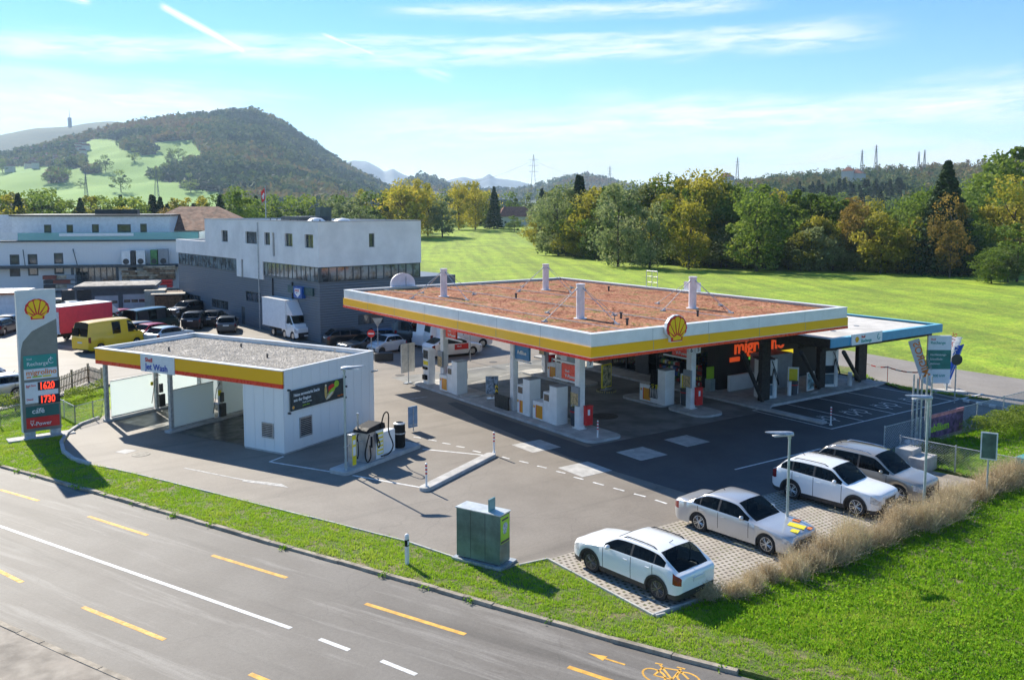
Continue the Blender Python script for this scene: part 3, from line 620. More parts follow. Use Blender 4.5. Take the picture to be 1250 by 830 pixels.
# red-white lamp strips (soffit luminaires)
for x in (2,7.9,14):
    for y in (3,8,13,18,23): MB().box(x-.5,x+.5,y-.12,y+.12,ZB+.05,ZB+.081).build('soffit_luminaire',M['white_trim'],can)
# ---------------------------------------------------------------- ISLANDS
def rounded(x0,x1,y0,y1,r,n=6):
    P=[]
    for cx,cy,a in ((x1-r,y1-r,0),(x0+r,y1-r,90),(x0+r,y0+r,180),(x1-r,y0+r,270)):
        for k in range(n+1): t=R(a+90*k/n); P.append((cx+r*math.cos(t),cy+r*math.sin(t)))
    return P
tag(MB().prism(rounded(2.62,4.85,3.1,21.2,.5),-.1,.13).build('pump_island',M['concrete'],bevel=.02),'long kerbed concrete pump island along the near edge of the forecourt','pump island')
tag(MB().prism(rounded(11.0,13.0,3.6,6.6,.7),-.1,.13).build('pump_island',M['concrete'],bevel=.02),'small rounded concrete island round the canopy column nearest the shop sign','pump island')
tag(MB().prism(rounded(11.0,12.6,6.8,10.4,.6),-.1,.13).build('pump_island',M['concrete'],bevel=.02),'rounded concrete island under the pump with black hoses on show','pump island')
tag(MB().prism(rounded(10.7,12.7,13.9,20.6,.7),-.1,.13).build('pump_island',M['concrete'],bevel=.02),'sunlit concrete island at the far left of the forecourt behind the rest','pump island')
# ---------------------------------------------------------------- PUMPS
def pump(x,y,label,hoses='r',low=True,gate=0):
    """dispenser running along +y: tall tower at the -y end, slimmer body, low cabinet with orange panel"""
    t=thing('fuel_pump',label,'fuel pump',(x,y,.13),0,'fuel pumps under the canopy')
    MB().box(-.38,.38,0,.62,0,2.02).build('tower',M['white_panel'],t,bevel=.02)
    MB().box(-.40,.40,-.02,.64,2.02,2.06).build('tower_cap',M['soft_grey'],t)
    MB().box(-.33,.33,.64,1.22,0,1.62).build('display_column',M['white_paint'],t,bevel=.015)
    if low:
        MB().box(-.35,.35,1.24,2.15,0,.98).build('cabinet',M['white_paint'],t,bevel=.015)
        MB().box(-.358,-.35,1.26,1.80,.08,.78).build('orange_panel',M['pump_orange'],t); MB().box(-.359,-.35,1.80,1.86,.08,.78).build('red_stripe',M['signal_red'],t)
        scallop(.16,t,(-.365,2.0,.66),-PI/2,.02)
    else:
        MB().box(-.345,-.33,.70,.90,.08,.75).build('orange_panel',M['pump_orange'],t); MB().box(-.346,-.33,.90,.98,.08,.75).build('red_stripe',M['signal_red'],t)
        scallop(.15,t,(-.355,1.12,.70),-PI/2,.02)
    MB().box(-.345,-.33,.72,1.14,1.15,1.5).build('display',M['dark_glass'],t)
    sides=[1] if hoses=='r' else [-1,1]
    for s in sides:
        for k in range(4):
            yy=.66+k*.15; xx=s*(.36)
            mb=MB(); P=[(xx,yy,1.95)]+[(xx+s*(.10*math.sin(PI*q_/8)),yy+.03*math.sin(2*PI*q_/8),1.95-1.65*q_/8) for q_ in range(1,9)]+[(xx+s*.16,yy+.05,.35),(xx+s*.1,yy+.08,.9)]
            mb.tube(P,.018,6); hz=mb.build('hose',M['black_rubber'],t)
            MB().cbox((xx+s*.06,yy,1.0),(.09,.05,.24),0,0,.25).cbox((xx+s*.1,yy,1.1),(.16,.035,.05),0).build('nozzle',M['black_rubber'] if k%2 else M['bright_yellow'],hz)
        MB().box(s*.34-.012 if s<0 else .33,(-.33 if s<0 else .352),.66,1.2,1.0,1.9).build('hose_board',M['black_rubber'],t)
    MB().box(.38,.46,.1,.5,.9,1.25).build('card_reader',M['dark_metal'],t)
    return t
pump(3.3,16.05,'tall white fuel pump at the left end of the near island, beside the oval cover')
pump(3.62,9.0,'white fuel pump with narrow orange stripe under the blue hanging sign',low=False)
pump(3.62,6.6,'white fuel pump with wide orange panel beside the yellow-topped bin by the corner column')
pump(11.6,6.7,'white fuel pump on the middle island showing a row of black and yellow hoses','both')
pump(11.3,15.4,'white fuel pump half in sun on the back island, behind the blue hanging sign')
# column equipment: red box, service panel, number plate, hanging sign
def column_kit(x,y,lab,num,arm,armtxt,armcol,base=.13):
    rb=thing('red_service_box','red service box on the canopy column '+lab,'service box',(x,y,0),0,'service boxes on the canopy columns')
    MB().box(.10,.55,-.42,-.2,.32,1.3).build('box_body',M['signal_red'],rb,bevel=.02); MB().box(.2,.34,-.428,-.42,.85,1.15).build('box_notice',M['paper_white'],rb); MB().box(.08,.57,-.44,-.2,1.3,1.34).build('box_lid',M['signal_red'],rb)
    sp_=thing('notice_board','grey notice board fixed on the canopy column '+lab,'notice panel',(x,y,0),0,'notice panels on the canopy columns')
    MB().box(-.34,-.22,-.3,.3,1.35,2.35).build('panel_body',M['soft_grey'],sp_,bevel=.01); MB().box(-.35,-.34,-.27,.27,1.4,2.02).build('notice',mat('notice_buff',(.62,.44,.22),.6,var=.3,vs=9),sp_)
    if num:
        for k,(nn,dx) in enumerate(num):
            npd=thing('number_plate',('white number seven plate on the corner column of the canopy' if nn=='7' else 'white number six plate on the left side of the column in front of the shop' if nn=='6' else 'white number five plate on the right side of the column in front of the shop'),'number plate',(x,y,3.3),0)
            MB().prism(rounded(dx,dx+.42,-.27,-.22,.02),0,.42).build('plate',M['paper_white'],npd); text(nn,.34,M['text_dark'],npd,(dx+.21,-.285,.1),0,align='CENTER',bold=.01)
    if arm:
        d=1 if arm>0 else -1; hs=thing('hanging_sign',armtxt[1],'sign',(x,y,0),0)
        y0,y1=(.2,2.2) if d>0 else (-2.2,-.2)
        z0,z1=armtxt[2]
        MB().box(-.05,.05,min(y0,y1),max(y0,y1),z0-.12,z0-.04).box(-.05,.05,min(y0,y1),max(y0,y1),z1+.04,z1+.12).build('sign_rails',M['white_trim'],hs)
        a,c=(.25,1.45) if d>0 else (-1.55,-.3); MB().box(-.06,.06,a,c,z0,z1).build('sign_panel',M[armcol],hs)
        if armtxt[0]:
            text(armtxt[0][0],.20,M['text_white'],hs,(-.075,c-.3,z0+.38),-PI/2); text(armtxt[0][1],.26,M['text_white'],hs,(-.075,c-.3,z0+.1),-PI/2,bold=.01)
column_kit(3.9,5.5,'at the near corner of the forecourt',[('7',.25)],1,(('Shell','V-Power'),'red hanging price-rail sign beside the corner column over the white pumps',(2.55,3.35)),'red_panel')
column_kit(3.9,19.2,'at the left end of the near island',[],-1,(('Shell','V-Power'),'red hanging sign in front of the white estate car by the left column',(3.3,4.0)),'red_panel')
column_kit(12.05,5.5,'in front of the shop window',[('6',-.5),('5',.05)],1,(('Shell','V-Power'),'red hanging sign in front of the shop shelves beside the middle column',(3.0,3.9)),'red_panel')
column_kit(12.05,19.2,'in the sun behind the blue hanging sign',[],0,None,None)
hs=thing('hanging_sign','blue hanging sign on a white post rising from the pump with narrow orange stripe','sign',(3.55,10.9,0))
MB().box(-.17,.17,-.16,.16,.13,4.0).build('post',M['white_paint'],hs,bevel=.01); MB().box(-.05,.05,-1.9,-.16,3.92,4.0).box(-.05,.05,-1.6,-.16,2.98,3.04).build('sign_rails',M['white_trim'],hs); MB().box(-.06,.06,-1.5,-.18,3.1,3.9).build('sign_panel',M['blue_sign'],hs); text('AdBlue',.3,M['text_white'],hs,(-.075,-.4,3.4),-PI/2,bold=.01)
# small unit with screens at left end of island
pu=thing('air_and_water_unit','slim white service tower with yellow and black panels by the left canopy column','service tower',(3.35,20.2,.13))
MB().box(-.25,.25,-.35,.35,0,2.3).build('tower',M['white_paint'],pu,bevel=.02); MB().box(-.26,-.25,-.3,.3,1.65,2.2).build('screen',M['dark_glass'],pu); MB().box(-.26,-.25,-.3,.3,1.25,1.5).build('yellow_panel',M['bright_yellow'],pu); MB().cbox((-.3,0,1.05),(.12,.5,.16)).cbox((-.33,0,.45),(.16,.4,.3)).build('hose_reel',M['black_rubber'],pu)
bs=thing('board_sign','grey-backed double board sign seen from behind at the left tip of the near island','sign',(2.55,21.6,0),.3)
MB().box(-.62,.62,-.03,.03,.75,2.65).build('board',mat('board_back',(.72,.70,.64),.5,0,var=.1),bs); MB().box(-.03,.03,-.07,-.03,0,2.6).box(-.3,.3,-.15,.15,0,.06).build('stand',M['galv'],bs)
# bins
def litter_bin(x,y,lab,z=.13,sign=True,g='bins with yellow topped sign panels'):
    t=thing('litter_bin',lab,'bin',(x,y,z),0,g)
    MB().lathe([(.0,0),(.24,0),(.28,.85),(.30,.87),(.30,.95),(.0,.98)],n=20).build('bin_body',mat('bin_grey',(.07,.08,.095),.5,var=.1),t,smooth=40); MB().lathe([(.285,.72),(.297,.74),(.30,.77),(.288,.78)],n=20).build('red_band',M['signal_red'],t)
    if sign:
        MB().box(-.32,.32,.34,.42,0,1.75).build('sign_panel',M['white_paint'],t); MB().box(-.25,.25,.325,.338,.85,1.65).box(-.335,-.32,.345,.415,.95,1.68).build('yellow_notice',M['bright_yellow'],t)
    return t
b1=litter_bin(4.15,6.15,'grey litter bin with yellow notice panel standing between a pump and the corner column')
b1.rotation_euler.z=-.9
b2_=litter_bin(12.4,6.25,'grey litter bin with yellow notice panel on the middle island beside the hoses'); b2_.rotation_euler.z=-.9
b3_=litter_bin(19.9,4.5,'grey litter bin with white notice panel beside the electric chargers',.0,True,None); b3_.rotation_euler.z=-.9
# small sign stand and low screen on the near island
ss=thing('notice_stand','small poster stand on the near island beside the black and yellow striped post','sign',(4.05,13.9,.13),-.5)
MB().box(-.35,.35,-.03,.03,.35,1.35).build('board',mat('poster_blue',(.35,.42,.52),.5,var=.5,vs=5),ss); MB().box(-.38,.38,-.02,.02,.3,1.4).cbox((0,0,.04),(.6,.5,.07)).box(-.02,.02,-.02,.02,0,.35).build('frame',M['steel'],ss)
m,b,p,tc,o=basic('hazard',.5); sx=b.n('ShaderNodeSeparateXYZ'); b.link(tc.outputs['Object'],sx.inputs[0]); f=b.m('GREATER_THAN',b.m('FRACT',b.m('MULTIPLY',b.m('ADD',b.m('ADD',sx.outputs[0],sx.outputs[1]),sx.outputs[2]),4.0)),.5); b.link(b.mix(f,(.75,.5,.01),(.02,.02,.02)),p.inputs['Base Color'])
tag(MB().box(3.25,3.37,12.25,12.37,.13,1.35).build('striped_post',M['hazard']),'short black and yellow striped post at the end of the black guard screen','post')
tag(MB().box(3.1,3.18,10.85,12.2,.13,.85).box(3.06,3.22,10.8,12.25,.85,.89).build('guard_screen',mat('screen_black',(.03,.03,.025),.6,var=.1)),'low black guard screen with pale top rail on the near pump island','screen')
x,y=G(578,485); tag(MB().prism([(x+.9*math.cos(2*PI*k/18),y+.55*math.sin(2*PI*k/18)) for k in range(18)],.1,.2).build('fill_point_cover',M['pale_concrete'],bevel=.02),'pale oval fill-point cover on the near island beside the tall white pump','cover')
# promo sign on round base
x,y=G(740,478); ps=thing('promo_sign','yellow framed poster sign on a round yellow-studded base in the middle of the forecourt','sign',(x,y,0),.2)
MB().cyl((0,0,0),(0,0,.12),.62,n=28).build('base',mat('base_grey',(.16,.15,.12),.8),ps); mb=MB()
for k in range(26): a=2*PI*k/26; mb.cbox((.6*math.cos(a),.6*math.sin(a),.07),(.06,.07,.1),a)
mb.build('base_studs',mat('stud_ochre',(.5,.4,.15),.7),ps); MB().box(-.05,.05,-.05,.05,.12,.3).cbox((0,0,.14),(.7,.4,.05)).build('foot',M['steel'],ps)
MB().box(-.48,.48,-.04,.04,.28,1.75).build('frame',M['bright_yellow'],ps); MB().box(-.41,.41,-.05,-.041,.35,1.68).build('poster',mat('poster_warm',(.62,.52,.28),.5,var=.5,vs=4),ps)
# bollards
def bollard(u,v,lab,z=0,h=.98):
    x,y=G(u,v,z); t=thing('bollard',lab,'bollard',(x,y,z),0,'slim red and white banded bollards')
    MB().cyl((0,0,0),(0,0,h),.042,n=14).cyl((0,0,0),(0,0,.05),.08,n=14).cyl((0,0,h),(0,0,h+.02),.045,.02,14).build('post',M['white_trim'],t,smooth=40)
    mb=MB()
    for k in range(3): mb.cyl((0,0,h-.13-.16*k),(0,0,h-.06-.16*k),.0445,n=14)
    mb.build('red_bands',M['signal_red'],t,smooth=40)
bollard(520.5,594,'red and white banded bollard at the near end of the long low kerb block',.13); bollard(603,552.5,'red and white banded bollard at the far end of the long low kerb block',.13)
bollard(729.5,537,'red and white banded bollard at the near corner of the forecourt slab',.0); bollard(1014,519,'red and white banded bollard at the corner of the marked charging bays',0,)
# ================================================================== SHOP (under and behind the canopy)
shop=thing('station_shop','station shop with glazed front, dark timber end wall and lit sign under the canopy','shop',(0,0,0))
X0,X1,Y0,Y1,ZS=17.1,27.6,8.0,24.6,4.1
m,b,p,tc,o=basic('slat_wall',.75); v=tc.outputs['Object']; sx=b.n('ShaderNodeSeparateXYZ'); b.link(v,sx.inputs[0]); fr=b.m('FRACT',b.m('MULTIPLY',b.m('ADD',sx.outputs[0],sx.outputs[1]),7.0)); g=b.mr(fr,.06,.14,0,1)
b.link(b.mix(g,(.006,.006,.006),(.035,.031,.027)),p.inputs['Base Color']); bp=b.n('ShaderNodeBump'); bp.inputs['Distance'].default_value=.03; b.link(g,bp.inputs['Height']); b.link(bp.outputs[0],p.inputs['Normal'])
MB().box(X0,X1,Y0,Y0+.2,.13,ZS).box(X1-.2,X1,Y0+.2,Y1,.13,ZS).box(X0+.2,X1-.2,Y1-.2,Y1,.13,ZS).box(X0,X0+.2,Y0+.2,Y0+.9,.13,ZS).box(X0,X0+.2,Y1-1.2,Y1,.13,ZS).build('wall',M['slat_wall'],shop)
MB().box(X0+.2,X1-.2,Y0+.2,Y1-.2,.0,.14).build('floor',M['forecourt'],shop)
# glazing with frames
gy0,gy1=Y0+.9,Y1-1.2; MB().box(X0+.08,X0+.10,gy0,gy1,.13,3.9).build('glazing',None or mat('clear_front',(.02,.025,.03),.05,var=0,spec=.6),shop) if False else None
m,b,p,tc,o=basic('clear_glass',.03); p.inputs['Base Color'].default_value=(.02,.025,.03,1); tt=b.n('ShaderNodeBsdfTransparent'); tt.inputs[0].default_value=(.75,.8,.8,1); ms=b.n('ShaderNodeMixShader'); ms.inputs[0].default_value=.72; b.link(p.outputs[0],ms.inputs[1]); b.link(tt.outputs[0],ms.inputs[2]); b.link(ms.outputs[0],o.inputs[0])
MB().box(X0+.08,X0+.10,gy0,gy1,.2,3.9).build('glazing',M['clear_glass'],shop)
mb=MB(); k=gy0
while k<gy1: mb.box(X0+.02,X0+.16,k-.03,k+.03,.13,ZS); k+=1.52
mb.box(X0+.02,X0+.16,gy0,gy1,.13,.22).box(X0+.02,X0+.16,gy0,gy1,3.1,3.2).box(X0,X0+.2,gy0,gy1,3.9,ZS); mb.build('window_frames',M['dark_metal'],shop)
# doors: dark portal
MB().box(X0-.03,X0+.02,14.2,15.5,.13,3.0).build('door',M['dark_metal'],shop)
# interior back panel and goods shelves behind the glass
mat('shop_inside',(.30,.28,.25),.8,var=.2)
MB().box(X0+3.2,X0+3.3,gy0,gy1,.14,3.9).build('inner_wall',M['shop_inside'],shop)
goods=[mat('goods_red',(.45,.04,.03),.5,var=.2),mat('goods_yellow',(.6,.45,.05),.5,var=.2),mat('goods_white',(.55,.56,.56),.5,var=.2),mat('goods_green',(.08,.25,.08),.5,var=.2),mat('goods_blue',(.05,.12,.35),.5,var=.2),mat('goods_brown',(.18,.10,.06),.5,var=.2)]
def shelf(x,y,L,rz,lab,rows=5,h=1.7,dens=.11):
    t=thing('goods_shelf',lab,'shelf',(x,y,.14),rz,'goods shelves at the shop front')
    mb=MB().box(-.02,.02,0,L,0,h); 
    for r_ in range(rows): mb.box(-.36,-.02,0,L,.08+r_*h/rows,.11+r_*h/rows)
    mb.box(-.38,.02,-.03,0,0,h).box(-.38,.02,L,L+.03,0,h); mb.build('rack',M['dark_metal'],t)
    mb=MB()
    for r_ in range(rows):
        yy=.03
        while yy<L-.1:
            w=rng.uniform(.6,1.4)*dens; mb.box(-.33,-.06,yy,yy+w*.85,.11+r_*h/rows,.11+r_*h/rows+rng.uniform(.14,.26),rng.randrange(6)); yy+=w
    st=mb.build('goods',goods,t); st['kind']='stuff'
shelf(X0+.9,9.2,2.6,0,'goods shelf behind the shop glass next to the dark timber wall',6,2.1); shelf(X0+1.0,12.2,1.9,0,'goods shelf behind the shop glass, middle of the window',6,2.0); shelf(X0+1.6,16,4.8,0,'long goods shelf behind the shop glass on the door side',6,2.1)
shelf(X0-.05,8.95,1.5,0,'outdoor goods rack with screenwash and bottles against the shop window next to the timber wall',4,1.35,.16); shelf(X0-.05,10.9,1.9,0,'outdoor goods rack with bags and bottles under the shop window behind the column',4,1.35,.2)
# flat shop roof = blue canopy roof
mat('roof_membrane',(.66,.62,.56),.85,var=.12,vs=.6,bump=.2,bs=12)
BX0,BX1,BY0,BY1=17.2,28.5,0.05,24.9; BT,BB=4.28,3.80
rf2=thing('charging_canopy','flat pale canopy roof with bright blue edge over the electric chargers','canopy',(0,0,0))
MB().box(BX0+.05,BX1-.06,BY0+.06,BY1-.06,BB+.03,BT-.12).build('roof_deck',M['roof_membrane'],rf2)
MB().box(BX0,BX1,BY0,BY0+.06,BB,BT).box(BX1-.06,BX1,BY0+.06,BY1,BB,BT).build('blue_edge',mat('edge_blue',(.06,.33,.55),.35,var=.04),rf2)
MB().box(BX0,BX0+.05,BY0+.06,BY1,BB-.0,BT).build('dark_edge',M['timber_dark'],rf2)
MB().box(BX0+.02,BX1-.02,BY0+.02,BY0+.3,BT,BT+.02).box(BX1-.3,BX1-.02,BY0+.3,BY1,BT,BT+.02).box(BX0+.02,BX0+.08,BY0+.3,BY1,BT,BT+.02).build('edge_coping',mat('coping_cyan',(.20,.55,.68),.35,var=.04),rf2)
mb=MB()
for k in range(5): mb.box(BX0+.1,BX1-.1,BY0+.6+k*1.5,BY0+.75+k*1.5,BB-.28,BB+.02)
mb.build('roof_joists',M['timber_dark'],rf2)
for x,y in ((24.2,3.2),(21,2.6),(25.6,6.2)): MB().cyl((x,y,BT-.13),(x,y,BT-.09),.16,n=16).build('roof_drain',M['soft_grey'],rf2)
sg=thing('canopy_sign','white sign with small shell and teal lettering on the blue canopy edge','sign',(19.0,BY0,0))
MB().box(0,2.9,-.09,-.01,BB+.0,BT+.14).build('sign_panel',M['paper_white'],sg); scallop(.34,sg,(.45,-.10,4.1),0,.04); text('Shell',.2,M['text_red'],sg,(.85,-.1,4.16)); text('Recharge',.27,M['text_teal'],sg,(.85,-.1,3.90),bold=.008)
mb=MB(); mb.tube([(2.55+.12*math.cos(t_),-.1,4.12+.16*math.sin(t_)) for t_ in [x*.5 for x in range(3,13)]],.018); mb.build('plug_mark',M['text_teal'],sg)
# lit shop sign on the timber wall
ls=thing('shop_sign','illuminated orange-red letters with green and yellow underline on the dark timber wall','sign',(18.0,Y0,0))
text('migrolino',1.28,M['lit_orange'],ls,(.45,-.06,2.28),bold=.012,ext=.04)
MB().box(.1,1.0,-.08,-.02,1.80,2.08).build('underline_red',M['lit_orange'],ls); MB().box(1.9,3.1,-.08,-.02,1.80,2.08).build('underline_green',M['lit_green'],ls); MB().box(3.5,6.3,-.08,-.02,1.80,2.08).build('underline_yellow',M['lit_yellow'],ls)
# V shaped dark supports
def vsup(u,v,u2,v2,lab,thick=.32,w=.6):
    x,y=G(u,v); t=thing('timber_support',lab,'column',(x,y,0),0,'dark timber supports of the charging canopy')
    MB().cbox((0,0,1.9),(w,.28,3.8)).build('upright',M['timber_dark'],t); MB().cbox((0,0,.06),(w+.5,.9,.12)).build('footing',M['pale_concrete'],t)
    x2,y2=G(u2,v2,BB); f=Vector((-.35 if u2<u else .3,-.2,.12)); h=Vector((x2-x,y2-y,BB)); MB().cyl(f,h,.11,.12,8).build('raking_leg',M['timber_dark'],t)
vsup(932,491,906,430,'dark timber support at the left end of the charging canopy, rising from a concrete foot',w=.75); vsup(1001,475,978,430,'dark timber support in the middle of the charging canopy between the chargers'); vsup(1050,466,1030,430,'dark timber support at the right end of the charging canopy beside the grass strip',w=.9)
# chargers
def charger(x,y,rz,lab,s=1):
    t=thing('electric_charger',lab,'charger',(x,y,0),rz,'electric car chargers'); 
    MB().box(-.55,.35,-.4,.4,.1,2.45).build('cabinet',M['white_panel'],t,bevel=.03); MB().box(-.60,.45,-.45,.45,0,.1).build('plinth',M['concrete'],t); MB().prism([(.36,-.42),(.62,-.3),(.62,.3),(.36,.42)],.1,2.5).build('front_leaf',M['white_trim'],t,bevel=.03)
    MB().box(-.5,.3,-.415,-.402,1.0,1.5).build('screen_band',M['dark_glass'],t); MB().box(-.5,.3,-.412,-.402,.3,.95).build('lower_panel',mat('charger_blue',(.10,.16,.20),.4,var=.1),t); MB().box(-.62,.4,-.46,.46,2.46,2.55).build('roof_cap',M['dark_metal'],t)
    for k,(a,c_) in enumerate(((-.45,.5),(.2,-.5))):
        mb=MB(); P=[(a+.7*s*math.sin(PI*q_/12)*(.6 if k else -.5),-.46-.12*math.sin(PI*q_/12),2.4-1.9*math.sin(PI*q_/12)*(.55+.4*q_/12) if q_<12 else 1.2) for q_ in range(13)]
        mb.tube(P,.025,6); mb.build('charging_cable',M['black_rubber'],t)
    MB().cbox((.66,-.2,1.25),(.1,.08,.25)).cbox((.66,.1,1.25),(.1,.08,.25)).build('plug_holder',M['black_rubber'],t)
charger(17.9,5.0,-.5,'white electric charger with looping cables at the left under the charging canopy'); charger(23.9,5.0,-.5,'white electric charger with looping cables at the right under the charging canopy')
tag(MB().box(19.6,22.0,6.2,7.6,0,2.3).build('transformer_cabinet',M['soft_grey'],bevel=.02),'plain grey technical cabinet standing behind the left charger','cabinet')
tag(MB().box(14.9+2.5,14.9+5.2,7.3,7.5,.13,1.1).build('low_wall',M['white_panel']),'low pale wall in front of the timber wall under the lit letters','wall')
pst=thing('poster_board','small white poster board leaning between the bin and the right charger','sign',(21.3,4.3,0),.1)
MB().box(-.4,.4,-.03,.03,.25,1.4).build('frame',M['white_trim'],pst); MB().box(-.33,.33,-.04,-.03,.32,1.33).build('poster',mat('poster_green',(.35,.55,.58),.5,var=.5,vs=3),pst); MB().cbox((0,0,.08),(.9,.6,.16)).build('base',M['pale_concrete'],pst)
for (u,v,lb) in ((963,485,'short white guard post beside the grey bin'),(1037,473,'short white guard post at the foot of the right raking leg')):
    x,y=G(u,v); tag(MB().cyl((x,y,0),(x,y,1.0),.13,n=18).build('guard_post',M['white_trim'],smooth=40),lb,'post',None)
gs=thing('promo_stand','lime green promotional display standing at the corner of the shop rack','display',(16.6,8.2,.13)); MB().box(-.22,.22,-.22,.22,0,.75).build('base',mat('gs',(.30,.36,.34),.6),gs); MB().box(-.3,.3,-.04,.04,.75,1.5).build('board',M['lime'],gs)
# ================================================================== CAR WASH
AW=(-10.274,9.838); AA=.4407
wash=thing('car_wash','open car wash bays with gravel roof and white equipment room','car wash',(AW[0],AW[1],0),AA)
al,aw,H=13.62,6.63,4.0; RY=2.62
m,b,p,tc,o=basic('ribbed_white',.4); v=tc.outputs['Object']; sx=b.n('ShaderNodeSeparateXYZ'); b.link(v,sx.inputs[0]); fr=b.m('FRACT',b.m('MULTIPLY',b.m('ADD',sx.outputs[0],sx.outputs[1]),1.6)); g=b.mr(fr,0,.02,.0,1)
b.link(b.mix(g,(.78,.78,.77),(.86,.85,.83)),p.inputs['Base Color']); bp=b.n('ShaderNodeBump'); bp.inputs['Distance'].default_value=.02; b.link(g,bp.inputs['Height']); b.link(bp.outputs[0],p.inputs['Normal'])
MB().box(0,aw,0,.15,.08,H-.03).box(0,.15,.15,RY,.08,3.139).box(.15,aw,RY-.15,RY,.08,3.4).box(aw-.15,aw,.15,RY-.15,.08,H-.03).build('wall',M['ribbed_white'],wash)
MB().box(.0,aw,.02,RY-.02,-.1,.08).build('plinth',M['concrete'],wash)
ZF=3.14
MB().box(-.05,.08,-.0,al,ZF+.20,H-.04).build('yellow_fascia',M['yellow_panel'],wash); MB().box(-.055,.08,0,al,ZF,ZF+.20).build('red_fascia',M['red_panel'],wash)
MB().box(.08,aw,al-.1,al,ZF,H-.04).box(aw-.1,aw,RY,al-.1,ZF,H-.04).build('rear_fascia',M['white_panel'],wash)
MB().box(-.09,.22,-.03,al+.03,H-.04,H).box(.22,aw-.2,-.03,.14,H-.029,H).box(.22,aw-.2,al-.14,al+.03,H-.029,H).box(aw-.2,aw+.03,-.03,al+.03,H-.04,H).build('coping',M['white_trim'],wash)
mat('gravel',(.44,.40,.35),.95,var=.3,vs=1.5,bump=1,bs=16,grain=.3,gs=22)
MB().box(.1,aw-.1,.15,al-.1,ZF+.15,H-.24).build('gravel_roof',M['gravel'],wash)
N=9000; c=np.c_[nrs.uniform(.3,aw-.3,N),nrs.uniform(.3,al-.3,N)]; s=nrs.uniform(.02,.055,N); a=nrs.uniform(0,6.28,N); V=np.zeros((N,4,3))
for k in range(3): V[:,k,0]=c[:,0]+s*np.cos(a+2.1*k); V[:,k,1]=c[:,1]+s*np.sin(a+2.1*k); V[:,k,2]=H-.24
V[:,3,:2]=c; V[:,3,2]=H-.24+s*.9; I=np.arange(N)[:,None]*4; F=np.concatenate([I+[0,1,3],I+[1,2,3],I+[2,0,3]])
tintmat('pebbles',[(.32,.29,.24),(.45,.41,.36),(.58,.54,.47)]); pb=npmesh('gravel_stones',V.reshape(-1,3),F,M['pebbles'],parent=wash,col=nrs.rand(3*N)); pb['kind']='stuff'
for x,y in ((2.2,10.5),(3.2,4.2),(5,8)): MB().cyl((x,y,H-.25),(x,y,H-.02),.05,n=10).build('vent_pipe',M['dark_metal'],wash,smooth=40)
MB().box(1.0,aw-.3,3.2,3.3,ZF-.12,ZF).box(.3,aw-.2,8.0,8.1,ZF-.12,ZF).build('roof_beams',M['galv'],wash)
for (x,y) in ((.12,13.05),(.28,8.12),(3.25,13.0),(3.5,8.1),(6.3,13.0),(6.3,8.1),):
    MB().box(x-.09,x+.09,y-.09,y+.09,0,ZF+.1).box(x-.16,x+.16,y-.16,y+.16,0,.12).build('post',M['galv'],wash)
for y in (13.02,8.11):
    for (x0,x1) in ((.35,3.05),(3.45,6.15)):
        g_=MB().box(x0,x1,y-.012,y+.012,.22,2.14).build('glass_screen',M['frosted_glass'],wash); MB().box(x0,x1,y-.03,y+.03,2.14,2.18).box(x0,x1,y-.03,y+.03,.16,.22).build('screen_rail',M['galv'],g_)
    MB().box(.0,6.4,y-.22,y+.22,-.05,.13).build('screen_kerb',M['concrete'],wash,bevel=.02)
MB().box(6.36,6.40,8.2,12.9,.2,2.9).box(6.36,6.40,2.7,8.0,.2,2.9).build('rear_screen',M['frosted_glass'],wash)
# lances and hoses
mb=MB()
for y in (12.75,7.85):
    mb.tube([(3.35,y,2.0),(3.0,y-.3,2.15),(2.6,y-.5,1.9),(2.5,y-.45,1.2),(2.5,y-.3,.6)],.02,6); mb.cbox((3.3,y-.1,1.3),(.2,.12,.5)); mb.cbox((3.3,y-.12,.6),(.4,.14,.7))
mb.build('wash_lance',M['dark_metal'],wash); MB().cbox((3.2,7.8,1.55),(.18,.06,.3)).cbox((2.9,12.9,1.6),(.16,.05,.2)).build('instruction_plate',M['bright_yellow'],wash)
MB().box(2.8,3.6,2.62,2.66,1.0,2.2).build('side_window',M['window_glass'],wash)
mb=MB().box(.3,6.2,2.75,7.85,-.05,.009).box(.3,6.2,8.4,12.75,-.05,.009); mb.build('bay_floor',mat('wet_floor',(.085,.09,.08),.35,var=.35,vs=.9),wash)
for y in (5.2,10.5): MB().box(2.6,3.6,y-.5,y+.5,0,.014).build('drain_grate',M['iron'],wash)
for nm,box in (('vent_louvre',(-.03,0,.66,1.40,.70,1.42)),):
    x0,x1,y0,y1,z0,z1=box; f_=MB().box(x0,x1,y0,y1,z0,z1).box(x0-.02,x0,y0,y1,z0,z0+.05).box(x0-.02,x0,y0,y1,z1-.05,z1).box(x0-.02,x0,y0,y0+.05,z0+.05,z1-.05).box(x0-.02,x0,y1-.05,y1,z0+.05,z1-.05).build(nm,M['steel'],wash); mb=MB()
    for k in range(7): mb.cbox((x0-.008,(y0+y1)/2,z0+.1+k*.085),(.03,y1-y0-.1,.03),0,0,.5)
    mb.build('slats',M['dark_metal'],f_)
f_=MB().box(1.0,1.84,-.03,0,.6,1.56).box(1.0,1.84,-.05,-.03,.6,.66).box(1.0,1.84,-.05,-.03,1.5,1.56).box(1.0,1.06,-.05,-.03,.66,1.5).box(1.78,1.84,-.05,-.03,.66,1.5).build('vent_louvre',M['steel'],wash); mb=MB()
for k in range(9): mb.cbox((1.42,-.035,.72+k*.09),(.7,.03,.035),0,0,0,.5)
mb.build('slats',M['black_rubber'],f_)
ws=thing('car_wash_sign','white sign with red and blue lettering on the yellow fascia of the car wash','sign',(AW[0],AW[1],0),AA)
